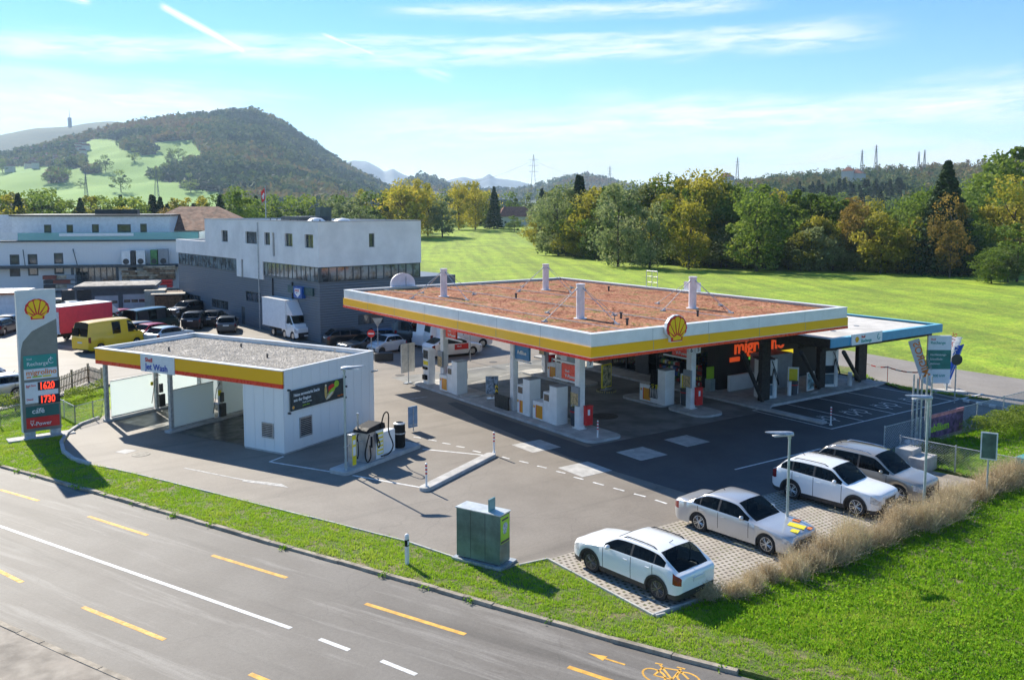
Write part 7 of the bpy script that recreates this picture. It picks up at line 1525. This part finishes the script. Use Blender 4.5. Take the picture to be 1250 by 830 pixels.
for u,r,tv,k,lb,wf in ((682,215,224,'willow','pale green willow at the very left end of the copse',1),(706,220,214,'pine','narrow dark pine rising above the left part of the copse',1.2),(755,176,222,'grey','broad grey-green willow bulging forward left of the copse middle',1.0),(794,172,246,'willow','pale weeping tree with feathery crown in front of the copse middle',.9),(842,170,238,'olive','yellow-green tree low in the copse middle, in front',.9),(862,183,208,'olive','tallest rounded yellow-green tree in the copse middle',1.0),(925,168,226,'green','broad dark green tree at the right of the copse middle with trunks showing',1.1),
    (1155,173,197,'spruce','big dark spruce at the right end of the copse, tallest there',1.15),(1163,165,237,'orange','orange-brown autumn tree in front of the big dark spruce',.8),(1130,176,226,'green','rounded green tree just left of the big dark spruce',.9),(1078,170,250,'olive','bushy tree with yellow top in the right part of the copse',1.1),(1046,174,246,'orange','tree with orange tinted top right of the copse middle',.9),(1172,172,268,'green','low green tree under the big dark spruce',1.2)):
    plant(u,r,tv,k,lb,None,wf)
# belt along the valley, left and centre
kt=[(-80,'fgreen'),(60,'fgreen'),(95,'fdark'),(120,'fgreen'),(180,'fdark'),(190,'folive'),(270,'fgreen'),(380,'fgrey'),(440,'fgreen'),(474,'fyellow'),(535,'fgreen'),(545,'fyellow'),(600,'fdark'),(612,'folive'),(650,'folive')]
tt=[(-80,234),(0,232),(60,232),(75,240),(100,234),(150,238),(175,240),(183,236),(200,241),(260,238),(285,231),(300,230),(315,240),(370,239),(400,236),(440,230),(468,234),(478,222),(500,219),(525,224),(535,236),(548,224),(575,222),(592,224),(602,229),(615,232),(660,226),(720,228)]
bt2=[(-80,268),(200,268),(300,268),(440,266),(600,262),(660,262)]
def kz(u):
    k='fgreen'
    for a,n in kt:
        if u>=a: k=n
    return k
def area(u): return 'behind the white hall' if u<210 else 'behind the office roof' if u<470 else 'at the far field edge' 
for row in range(2):
    u=-70+row*5
    while u<700:
        k=kz(u) if rng.random()<.68 else rng.choice(['fgreen','folive','fgrey','fdark']); r=(430 if u>505 else 330)+row*45+rng.uniform(-12,12); tv=lerp_tab(tt,u)+rng.uniform(-2,7)+(3 if row==0 else 0)
        if 612<u<660 and row==0: u+=9; continue
        plant(u,r,tv,k,'%s %s, %s from the left in its %s line'%(DESC[k],area(u),oc('b%d%s'%(row,area(u))),'front' if row==0 else 'rear'),'trees of the valley belt',1.15 if k!='fdark' else 1.2); u+=rng.uniform(8,13) if row==0 else rng.uniform(18,26)
for u,r,tv,k,lb,wf in ((292,262,229,'green','large round tree behind the office roof, right of the flag',1.1),(490,330,219,'yellow','tall yellow poplar at the left end of the far field edge',1.0),(508,335,218,'yellow','tall yellow poplar beside the first at the far field edge',.95),(522,340,223,'yellow','third yellow poplar at the far field edge',.9),(560,380,222,'yellow','yellow tree left of the farmhouse',.9),(580,385,221,'yellow','second yellow tree left of the farmhouse',.9),(603,390,228,'pine','dark narrow conifer left of the farmhouse',1.1),(540,330,242,'grey','grey-green round bush tree on the far field edge',1.2),(415,300,246,'grey','grey round tree right behind the office roof',1.2),(440,300,250,'grey','small grey round bush behind the office roof',1.3),(628,365,262,'green','small round green bush standing in front of the farmhouse',1.3),(185,330,238,'pine','dark pointed conifer behind the hall roof',1.3),(152,300,252,'yellow','low yellow tree just above the hall roof',1.3),(208,300,255,'orange','low orange tree between hall and brown roof',1.3)):
    plant(u,r,tv,k,lb,None,wf)
# right hand slope near trees
for i in range(54):
    u=930+i*7.0+rng.uniform(-4,4); t=[.06,.16,.28][i%3]+rng.uniform(-.03,.05); x,y,z=hill_point(u,t); r=math.hypot(x-CX,y-CY); k=rng.choice(['fgreen','folive','fgreen','fdark','fgreen','folive','fyellow'])
    if i%3==2 and 990<u<1110: k='fdark'
    plant(u,r,0,k,'%s on the right slope, %s from the left in its %s row'%(DESC[k],oc('s%d'%(i%3)),['foot','lower','middle'][i%3]),'trees on the right hand slope',1.1,z=z-.5,h=rng.uniform(11,17))
for i in range(24):
    u=975+i*5.6+rng.uniform(-2,2); x,y,z=hill_point(u,.40+rng.uniform(-.04,.06)); r=math.hypot(x-CX,y-CY); plant(u,r,0,'fdark','distant dark conifer, %s from the left in the conifer row on the right slope'%nth(i+1),'conifer row on the right hand slope',1.25,z=z-.5,h=rng.uniform(15,20))
for u,r,tv,k,lb,wf in ((1245,215,170,'green','tall tree cut by the right picture edge rising above the skyline',1.0),(1222,235,186,'green','large green tree on the skyline near the right edge',1.0),(1200,250,196,'green','rounded tree on the skyline right of the spruce',1.0),(1240,190,214,'olive','yellow-green tree at the right edge under the skyline trees',1.1),(1215,240,232,'grey','grey-green tree right of the spruce above the small meadow',1.1),(1236,205,248,'orange','brownish shrubby tree at the right edge above the small meadow',1.2),(1205,225,250,'olive','olive bush above the small meadow at right',1.2),(1246,160,268,'green','dark shrub cut by the right edge beside the small meadow',1.2),(1215,155,302,'green','low dark bush in front of the small meadow',1.5),(1235,158,304,'grey','low grey bush in front of the small meadow, further right',1.5)):
    plant(u,r,tv,k,lb,None,wf)
# far woods as one mass: leafy clumps over slope and mountain
def forest(name,pts,hs,leaf,ntri,size,lab,seed):
    rs=np.random.RandomState(seed); P=np.array(pts); H=np.array(hs); n=len(P); d=rs.normal(size=(n,ntri,3)); d/=np.linalg.norm(d,axis=2)[:,:,None]; d[:,:,2]=np.abs(d[:,:,2])*.9+.05
    C=P[:,None,:]+d*H[:,None,None]*np.array([.42,.42,.95])*(rs.uniform(.55,1,(n,ntri,1))); S=np.repeat(H*size,ntri)*rs.uniform(.7,1.3,n*ntri); V,F=rnd_tris(C.reshape(-1,3),S,3,rs=rs); tcol=np.clip(np.repeat(np.clip(np.array([mnoise.fractal(Vector(tuple(p_*.0045)),1,2,4) for p_ in P])*1.0+.42+rs.normal(0,.17,n),0,1),ntri)+rs.uniform(-.06,.06,n*ntri),0,1)
    return tag(npmesh(name,V,F,M[leaf],col=tcol),lab,'woodland',None,'stuff')
tintmat('wood_mix',[(.02,.05,.022),(.035,.075,.025),(.06,.11,.03),(.10,.15,.035),(.16,.18,.045),(.20,.18,.05),(.24,.18,.055),(.22,.14,.05)],.85,.25)
def sample(HM_,n,filt,seed,zoff=0):
    V,F,col,K=HM_; rs=random.Random(seed); V=np.array(V); ctr=[]
    ok=[]
    for i,f in enumerate(F):
        if filt(i,f,col,K,V): ok.append(i)
    A=[]
    for i in ok: a,b_,c_,d_=[V[k] for k in F[i]]; A.append(np.linalg.norm(np.cross(b_-a,d_-a)))
    ch=rs.choices(ok,weights=A,k=n); out=[]
    for i in ch: 
        a,b_,c_,d_=[V[k] for k in F[i]]; s,t=rs.random(),rs.random(); out.append((a*(1-s)+b_*s)*(1-t)+(d_*(1-s)+c_*s)*t)
    return out
def vis(u0,u1): 
    def f(i,f_,col,K,V): 
        j=i%(K-1); u,v=proj(*V[f_[0]]); return col[i]<.5 and u0<u<u1 and j<K-5
    return f
pts=sample(RH,5600,vis(760,1880),1); forest('far_woods',pts,[rng.uniform(7,15) for _ in pts],'wood_mix',46,.26,'mixed autumn woods covering the far slope at right',2)
pts=sample(MT,17000,vis(-120,640),2); forest('mountain_woods',pts,[rng.uniform(12,22) for _ in pts],'wood_mix',11,.55,'hazy autumn woods covering the mountain at left',3)
pts=sample(HM,2600,lambda i,f,c,K,V:(470<proj(*V[f[0]])[0]<900 and i%(K-1)>8),4); forest('hill_woods',pts,[rng.uniform(14,24) for _ in pts],'wood_mix',9,.6,'woods on the low blue hills in the middle distance',5)
# meadow groups on the mountain
MV=np.array(MT[0]); MPJ=np.array([proj(*p_) if (p_[0]-CX)*fx+(p_[1]-CY)*fy>10 else (-9999,0) for p_ in MT[0]])
def mt_point(u,v): i=int(np.argmin(np.hypot(MPJ[:,0]-u,MPJ[:,1]-v))); return MV[i]
for u,v,s in ((73,221,1.5),(62,222,1.0),(150,236,1.2),(192,222,1.0),(210,202,1.2),(219,194,1.2),(166,198,1.0),(205,210,1.0),(3,211,1),(232,236,1.2),(118,212,1),(128,211,1.1),(100,229,.6)):
    p_=mt_point(u,v); t=thing('tree','hazy tree group standing on the mountain meadow','tree',tuple(p_),rng.uniform(0,6),'tree clumps on the mountain meadow'); me,tm=rng.choice(TREES['fgreen']); h=rng.uniform(22,30)*s; t.scale=(h*1.3,h*1.3,h); obj('crown',me,t); obj('trunk',tm,t)
# village houses on the mountain
for i in range(46):
    u=rng.uniform(2,108); v=(187+ (108-u)*.15)+rng.uniform(-12,10); p_=mt_point(u,v); t=thing('village_house','tiny hazy village house among trees on the mountain flank','house',(p_[0],p_[1],p_[2]+6),rng.uniform(-.6,.6),'village houses on the mountain flank'); w=rng.uniform(11,18)
    MB().box(-w/2,w/2,-5,5,-8,5).build('wall',M['house_wall'],t); hip(t,w,10,5,4.5,w*.8,M[rng.choice(['tiles_red','tiles_brown'])])
for (u,v,lb) in ((1035,208,'pale red-roofed house on the skyline of the right hand slope, left one'),(1046,211,'pale red-roofed house on the skyline of the right hand slope, right one'),(886,215,'long low building on the skyline above the copse')):
    r=1000; x,y=azpos(u,r); zz=z_at(u,v,r); t=thing('hill_house',lb,'house',(x,y,zz-6),.4); MB().box(-9,9,-6,6,-10,5).build('wall',M['house_wall'],t); hip(t,18,12,5,4.5,10,M['tiles_red'])
# mast tower on the back ridge, lattice pylons
x,y=azpos(90,3900); zb_=z_at(90,153,3900); tv=thing('radio_tower','slab shaped radio tower with thin aerial on the hazy back ridge','tower',(x,y,zb_-10),.3); MB().box(-6,6,-4,4,0,38).build('tower_block',M['soft_grey'],tv); MB().cyl((0,0,38),(0,0,72),1.2,.6,8).build('aerial',M['soft_grey'],tv)
def lattice(u,r,vt,vb,lab,w=None):
    x,y=azpos(u,r); zb=z_at(u,vb,r); h=z_at(u,vt,r)-zb; t=thing('power_pylon',lab,'pylon',(x,y,zb),AZ,'lattice power pylons'); mb=MB(); w=h*.055 if w is None else w; th=max(.10,r*.00024)
    def at(z): k=z/h; return w*(1-k)**1.1+w*.14
    for sx_,sy_ in ((1,1),(1,-1),(-1,1),(-1,-1)): mb.cyl((sx_*at(0),sy_*at(0),0),(sx_*at(h*.6),sy_*at(h*.6),h*.6),th,n=4); mb.cyl((sx_*at(h*.6),sy_*at(h*.6),h*.6),(sx_*at(h)*.4,sy_*at(h)*.4,h),th,n=4)
    for k in range(8): a,b_=at(h*k/8),at(h*(k+1)/8); mb.cyl((-a,-a,h*k/8),(a,-b_,h*(k+1)/8) if False else (b_,-b_,h*(k+1)/8),th*.7,n=3); mb.cyl((a,-a,h*k/8),(-b_,-b_,h*(k+1)/8),th*.7,n=3)
    mb.build('lattice',mat('pylon_steel',(.16,.18,.19),.6,.3),t); mb=MB()
    for zz in (.72,.82,.92): mb.cyl((-.0,-h*.085,h*zz),(0,h*.085,h*zz),th*.9,n=4)
    mb.build('cross_arms',M['pylon_steel'],t); return t,h
P1_,_=lattice(651,560,189,262,'tall lattice power pylon above the farmhouse'); P2_,_=lattice(744,1300,203,238,'faint lattice pylon above the left part of the copse'); P3_,_=lattice(899,1400,192,225,'faint lattice pylon above the copse middle'); 
lattice(1050,1100,183,212,'lattice pylon on the right skyline, left of the tallest one'); lattice(1067,1000,177,208,'tallest lattice pylon on the right skyline'); lattice(1119,1250,185,205,'thin lattice pylon on the right skyline, first of the far pair'); lattice(1126,1200,183,205,'thin lattice pylon on the right skyline, second of the far pair')
lattice(192,1080,205,246,'faint lattice pylon in front of the mountain meadow, right one'); lattice(106,1060,212,240,'faint lattice pylon in front of the mountain meadow, left one')
def wire(u0,v0,r0,u1,v1,r1,lab):
    x0,y0=azpos(u0,r0);x1,y1=azpos(u1,r1);z0,z1=z_at(u0,v0,r0),z_at(u1,v1,r1); mb=MB(); N=14; P=[(x0+(x1-x0)*k/N,y0+(y1-y0)*k/N,z0+(z1-z0)*k/N-10*4*(k/N)*(1-k/N)) for k in range(N+1)]; mb.tube(P,.05,3); return tag(mb.build('power_line',M['pylon_steel']),lab,'power line')
wire(651,196,560,744,207,1300,'thin power line from the tall pylon to the faint one at its right'); wire(744,207,1300,899,197,1400,'thin power line between the two faint pylons over the copse'); wire(899,197,1400,1067,183,1000,'thin power line from the faint pylon to the right skyline'); wire(651,196,560,380,225,420,'thin power line running left from the tall pylon')
# ================================================================== NEAR GRASS, HEDGES
tintmat('grass_blades',[(.06,.16,.008),(.13,.29,.012),(.23,.43,.016),(.34,.52,.03),(.46,.53,.08)],.8,.5)
def scatter(polys,dens,h0,h1,name,seed,holes=(),zf=-.02,clump=5,wid=.02,tw=.0,dark=None,thin=0,bare=None):
    rs=np.random.RandomState(seed); out=[]
    for P in polys:
        P_=np.array(P); x0,y0=P_.min(0); x1,y1=P_.max(0); n=int((x1-x0)*(y1-y0)*dens); X=np.c_[rs.uniform(x0,x1,n),rs.uniform(y0,y1,n)]
        def inside(PP):
            c_=np.zeros(len(X),bool); j=len(PP)-1
            for i in range(len(PP)):
                xi,yi=PP[i];xj,yj=PP[j]; c1=((yi>X[:,1])!=(yj>X[:,1])); 
                with np.errstate(divide='ignore',invalid='ignore'): c2=X[:,0]<(xj-xi)*(X[:,1]-yi)/(yj-yi)+xi
                c_^=(c1&c2); j=i
            return c_
        k=inside(P)
        for Q in holes: k&=~inside(Q)
        # visible wedge only
        dx,dy=X[:,0]-CX,X[:,1]-CY; f=dx*fx+dy*fy; s=dx*fy-dy*fx; k&=(f>6)&(np.abs(s)<f*.66+3)
        if thin: k&=rs.rand(len(X))<np.clip(1.25-(f-50)/110,0,1)
        out.append(X[k])
    X=np.concatenate(out); 
    nz=np.array([mnoise.noise(Vector((a*.35,b_*.35,seed))) for a,b_ in X]); nz2=np.array([mnoise.noise(Vector((a*1.6,b_*1.6,seed+9))) for a,b_ in X]); 
    if bare is not None:
        k=(nz2>bare)|(rs.rand(len(X))<.45); X=X[k];nz=nz[k];nz2=nz2[k]
    n=len(X); B=np.repeat(X,clump,0)+rs.normal(0,.045,(n*clump,2)); N=len(B); h=rs.uniform(h0,h1,N)*(1+.45*np.repeat(nz2,clump)+.35*np.repeat(nz,clump)); a=rs.uniform(0,2*PI,N); l=rs.normal(0,.45,(N,2))*h[:,None]; w=wid*rs.uniform(.7,1.4,N)
    V=np.zeros((N,3,3)); V[:,0,0]=B[:,0]-np.cos(a)*w; V[:,0,1]=B[:,1]-np.sin(a)*w; V[:,1,0]=B[:,0]+np.cos(a)*w; V[:,1,1]=B[:,1]+np.sin(a)*w; V[:,2,:2]=B+l; V[:,:2,2]=zf-.01; V[:,2,2]=zf+h
    t=np.clip(.46+.25*np.repeat(nz,clump)+.25*np.repeat(nz2,clump)+rs.uniform(-.2,.2,N)+tw,0,1)
    return tag(npmesh(name,V.reshape(-1,3),np.arange(N*3).reshape(N,3),M['grass_blades'],col=t),kind='stuff')
kv=off(kf,.2)[1:-1]
vg=kv+[(13,-45),(13,-30),(4,-16),(-6,-14.0),(-7.75,-12.2),(-7.75,-7.1)]+lotb[::-1][:10]
vergeP=kv+[(14,-62),(18,-40),(0,-14.5),(-7.7,-12.1),(-7.72,-7.15)]+lotb[::-1]+[G(127,473),G(70,486),G(0,502),(-34,36)]
g1=scatter([vergeP],190,.035,.085,'verge_grass',5,wid=.014,tw=.26,bare=-.12)
lawnP=[(-7.5,-12.1),(12.5,-12.1),(13.2,-6.2),(27,-6.2),(60,-8),(60,-60),(13,-58),(2,-32)]
g2=scatter([lawnP],95,.05,.12,'lawn_herbs',6,holes=(),clump=5,wid=.022,tw=.06)
rs=np.random.RandomState(77); n=230000; X=np.c_[rs.uniform(-7.5,34,n),rs.uniform(-46,-12.1,n)]; dx_,dy_=X[:,0]-CX,X[:,1]-CY; f_=dx_*fx+dy_*fy; s_=dx_*fy-dy_*fx; ed=-12.1-(X[:,0]+7.5)*1.62*0; k_=(s_<f_*.62+2)&(f_>8)&(s_>-.30*f_)&(rs.rand(n)<np.clip(26/f_,0,1)**1.0)
kfa=np.array(kf[1:-1]); side=np.array([(a-kfa[-1][0])*(kfa[-5][1]-kfa[-1][1])-(b_-kfa[-1][1])*(kfa[-5][0]-kfa[-1][0]) for a,b_ in X]); sg=np.sign((10-kfa[-1][0])*(kfa[-5][1]-kfa[-1][1])-(-20-kfa[-1][1])*(kfa[-5][0]-kfa[-1][0])); dd=side*sg/np.linalg.norm(kfa[-1]-kfa[-5]); k_&=dd>2.2; X=X[k_]; nz=np.array([mnoise.noise(Vector((a*.9,b_*.9,3))) for a,b_ in X]); nq=np.array([mnoise.noise(Vector((a*.25,b_*.25,5))) for a,b_ in X]); X=X[nz>-.25]; nq=nq[nz>-.25]; nz=nz[nz>-.25]
C=np.c_[X,rs.uniform(.0,.10,len(X))+.07*np.clip(nz,0,1)]; V,F=rnd_tris(C,rs.uniform(.05,.11,len(C)),4,rs=rs); tag(npmesh('clover',V,F,M['grass_blades'],col=np.clip(.42+.18*nz+.22*nq+rs.uniform(-.15,.2,len(C)),0,1)),kind='stuff')
strip_=[(28.9,-2.9),rd_n[1],rd_n[0],(31.4,8.1),(28.3,4.2),(27.2,1.8)]; scatter([strip_],60,.05,.1,'strip_grass',7,zf=.06,wid=.02,tw=.2)
scatter([off(kn,-1.75)+off(kn,-14)[::-1]],120,.04,.1,'lawn_grass',8,wid=.016,zf=-.03)
fieldP=[(33,2),(40,-3),(60,-12),(110,10),(150,60),(70,80),(60,60),(45,30),(38,12)]
0 and scatter([[tuple(p_) for p_ in ((43.5,-2),(49,-8),(150,-20),(170,60),(110,150),(68,110),(60,60),(48,30),(45,12))]],2.2,.06,.16,'field_growth',9,zf=-.15,wid=.06,tw=.02,clump=4,thin=30)
# weeds along kerbs
mb=[]; rs=np.random.RandomState(4); C=[]
for i in range(len(kf)-3):
    a_,c_=np.array(kf[i+1]),np.array(kf[i+2]); L=np.linalg.norm(c_-a_); d_=(c_-a_)/L; n_=np.array([-d_[1],d_[0]])
    for k in range(int(L*1.3)):
        if rng.random()<.42: 
            p_=a_+d_*rng.uniform(0,L)-n_*rng.uniform(-.12,.10); m_=rng.randint(14,70); C.append(np.c_[rs.normal(p_[0],.10,m_),rs.normal(p_[1],.07,m_),rs.uniform(-.08,.04,m_)])
C=np.concatenate(C); V,F=rnd_tris(C,rs.uniform(.05,.10,len(C)),4,rs=rs); tag(npmesh('kerb_weeds',V,F,M['grass_blades'],col=rs.uniform(.1,.8,len(C))),kind='stuff')
# dry hedge: individual shrubs
tintmat('twig',[(.26,.19,.10),(.50,.39,.24),(.68,.55,.36),(.50,.46,.20)],.9,.3,.2)
def dry_shrub(seed,w,h,n=2600):
    rs=np.random.RandomState(seed); a=rs.uniform(0,2*PI,n); tilt=np.abs(rs.normal(0,.5,n)); L=h*rs.uniform(.45,1.0,n); base=np.c_[rs.normal(0,w*.16,n),rs.normal(0,w*.10,n),np.zeros(n)]; D_=np.c_[np.sin(tilt)*np.cos(a),np.sin(tilt)*np.sin(a)*.8,np.cos(tilt)]; s0=rs.uniform(.0,.55,n)[:,None]*L[:,None]; P0=base+D_*s0; P1=base+D_*L[:,None]+rs.normal(0,.11,(n,3)); k=rs.normal(size=(n,3)); k/=np.linalg.norm(k,axis=1)[:,None]; wd=rs.uniform(.004,.011,n)[:,None]
    P0[:,2]=np.maximum(P0[:,2],0); V=np.stack([P0-k*wd,P0+k*wd,P1],1).reshape(-1,3); F=np.arange(n*3).reshape(n,3)
    # dry seed heads
    m=int(n*1.6); ix=rs.randint(0,n,m); fr=rs.uniform(.35,1.05,m)[:,None]; C=P0[ix]*(1-fr)+P1[ix]*fr+rs.normal(0,.05,(m,3)); C[:,2]=np.maximum(C[:,2],.02); V2,F2=rnd_tris(C,rs.uniform(.022,.06,m),3,rs=rs); F2=F2+len(V); return np.concatenate([V,V2]),np.concatenate([F,F2]),np.concatenate([rs.uniform(0,.8,n),rs.uniform(.2,1,m)])
SH=[]
for i in range(4): V,F,T=dry_shrub(i,1.35,1.12,1350); SH.append(npmesh('twigs',V,F,M['twig'],parent=False,col=T))
hp_=[(860,738),(905,712),(950,690),(1000,664),(1040,646),(1085,634),(1125,628),(1165,612),(1205,598),(1235,588)]
k=0; xs_=[-5.6,-4.75,-3.9,-3.0,-2.2,-1.3,-.4,.5,1.4,2.3,3.2,4.1,5.0,5.9,6.9,7.9,8.9,9.9,10.9,11.9,12.9,13.9]
adj=['first dry shrub at the left end of the hedge behind the white compact car','dry beige shrub in the hedge between the compact car and the silver saloon','dry beige shrub in the hedge in front of the silver saloon','dry beige shrub in the hedge in front of the large white off-roader','dry beige shrub in the hedge right of the parked cars']
for x in xs_:
    g_=0 if x<-5.4 else 1 if x<-2.6 else 2 if x<.9 else 3 if x<4.6 else 4
    t=thing('dry_shrub',['twiggy dry beige shrub at the hedge end behind the white compact car'][0] if g_==0 else '%s dry shrub from the left in the hedge, %s'%(nth(k+1),['','between compact car and silver saloon','in front of the silver saloon','in front of the large white off-roader','right of the parked cars'][g_]),'shrub',(x,-12.35+rng.uniform(-.2,.2)+(.55 if x>7 else 0)+(.3 if x<-5 else 0),0),rng.uniform(0,6.28),'shrubs of the dry hedge'); s_=rng.uniform(.75,1.05)*(1.05 if x>-2 else .85); t.scale=(s_*1.15,s_*1.15,s_*rng.uniform(.8,1.1)); obj('twigs',SH[k%4],t); k+=1
sd_=dry_shrub(9,1.7,1.0,4200)
# dark clump of grass at the hedge foot
# green clipped hedges
def hedge(name,P,h,lab,dens=900,leaf='leaf_green',rs=np.random.RandomState(31)):
    P=np.array(P); x0,y0=P.min(0); x1,y1=P.max(0); n=int((x1-x0)*(y1-y0)*dens); C=np.c_[rs.uniform(x0,x1,n),rs.uniform(y0,y1,n),h*rs.uniform(.1,1,n)**.5]; k=[pip(a,b_,P) for a,b_,_ in C]; C=C[k]; C[:,2]+=.08*np.sin(C[:,0]*3)+.08*np.cos(C[:,1]*2.7); V,F=rnd_tris(C,rs.uniform(.05,.11,len(C)),4,rs=rs); o=npmesh(name,V,F,M[leaf],col=np.clip(rs.uniform(.2,1,len(C)),0,1)); return tag(o,lab,'hedge')
hedge('hedge',[(18.2,-6.7),(27,-6.5),(27,-8.4),(20,-8.0)],.95,'dense dark green hedge behind the wire fence at right')
hedge('hedge',[(13.2,-7.0),(16,-6.7),(16,-7.8),(13.4,-9.6)],.45,'low green ground hedge at the foot of the pale concrete blocks',700)
h1_,h2_,h3_=Vector(G(-60,520)),Vector(G(20,505)),Vector(G(62,492)); dv=Vector((.25,.95)); hedge('hedge',[tuple(h1_),tuple(h2_),tuple(h3_),tuple(h3_+dv*1.6),tuple(h2_+dv*1.8),tuple(h1_+dv*1.8)],.95,'dark green hedge behind the wire fence, left of and behind the pylon',700)
hedge('hedge',[G(78,497),G(124,480),G(128,476),G(80,488)],.7,'bushy green hedge in front of the wooden picket fence',700)
x,y=G(371,0) if False else (0,0)
# ================================================================== HAZE
hm=D.materials.new('haze_air'); hm.use_nodes=True; nt=hm.node_tree; nt.nodes.clear(); o_=nt.nodes.new('ShaderNodeOutputMaterial'); v_=nt.nodes.new('ShaderNodeVolumePrincipled'); v_.inputs['Color'].default_value=(.62,.81,1,1); v_.inputs['Density'].default_value=HAZE; v_.inputs['Anisotropy'].default_value=.1; nt.links.new(v_.outputs[0],o_.inputs['Volume'])
hz=MB().box(-6650,6650,-6650,6650,-8,455).build('haze',hm); tag(hz,kind='stuff')
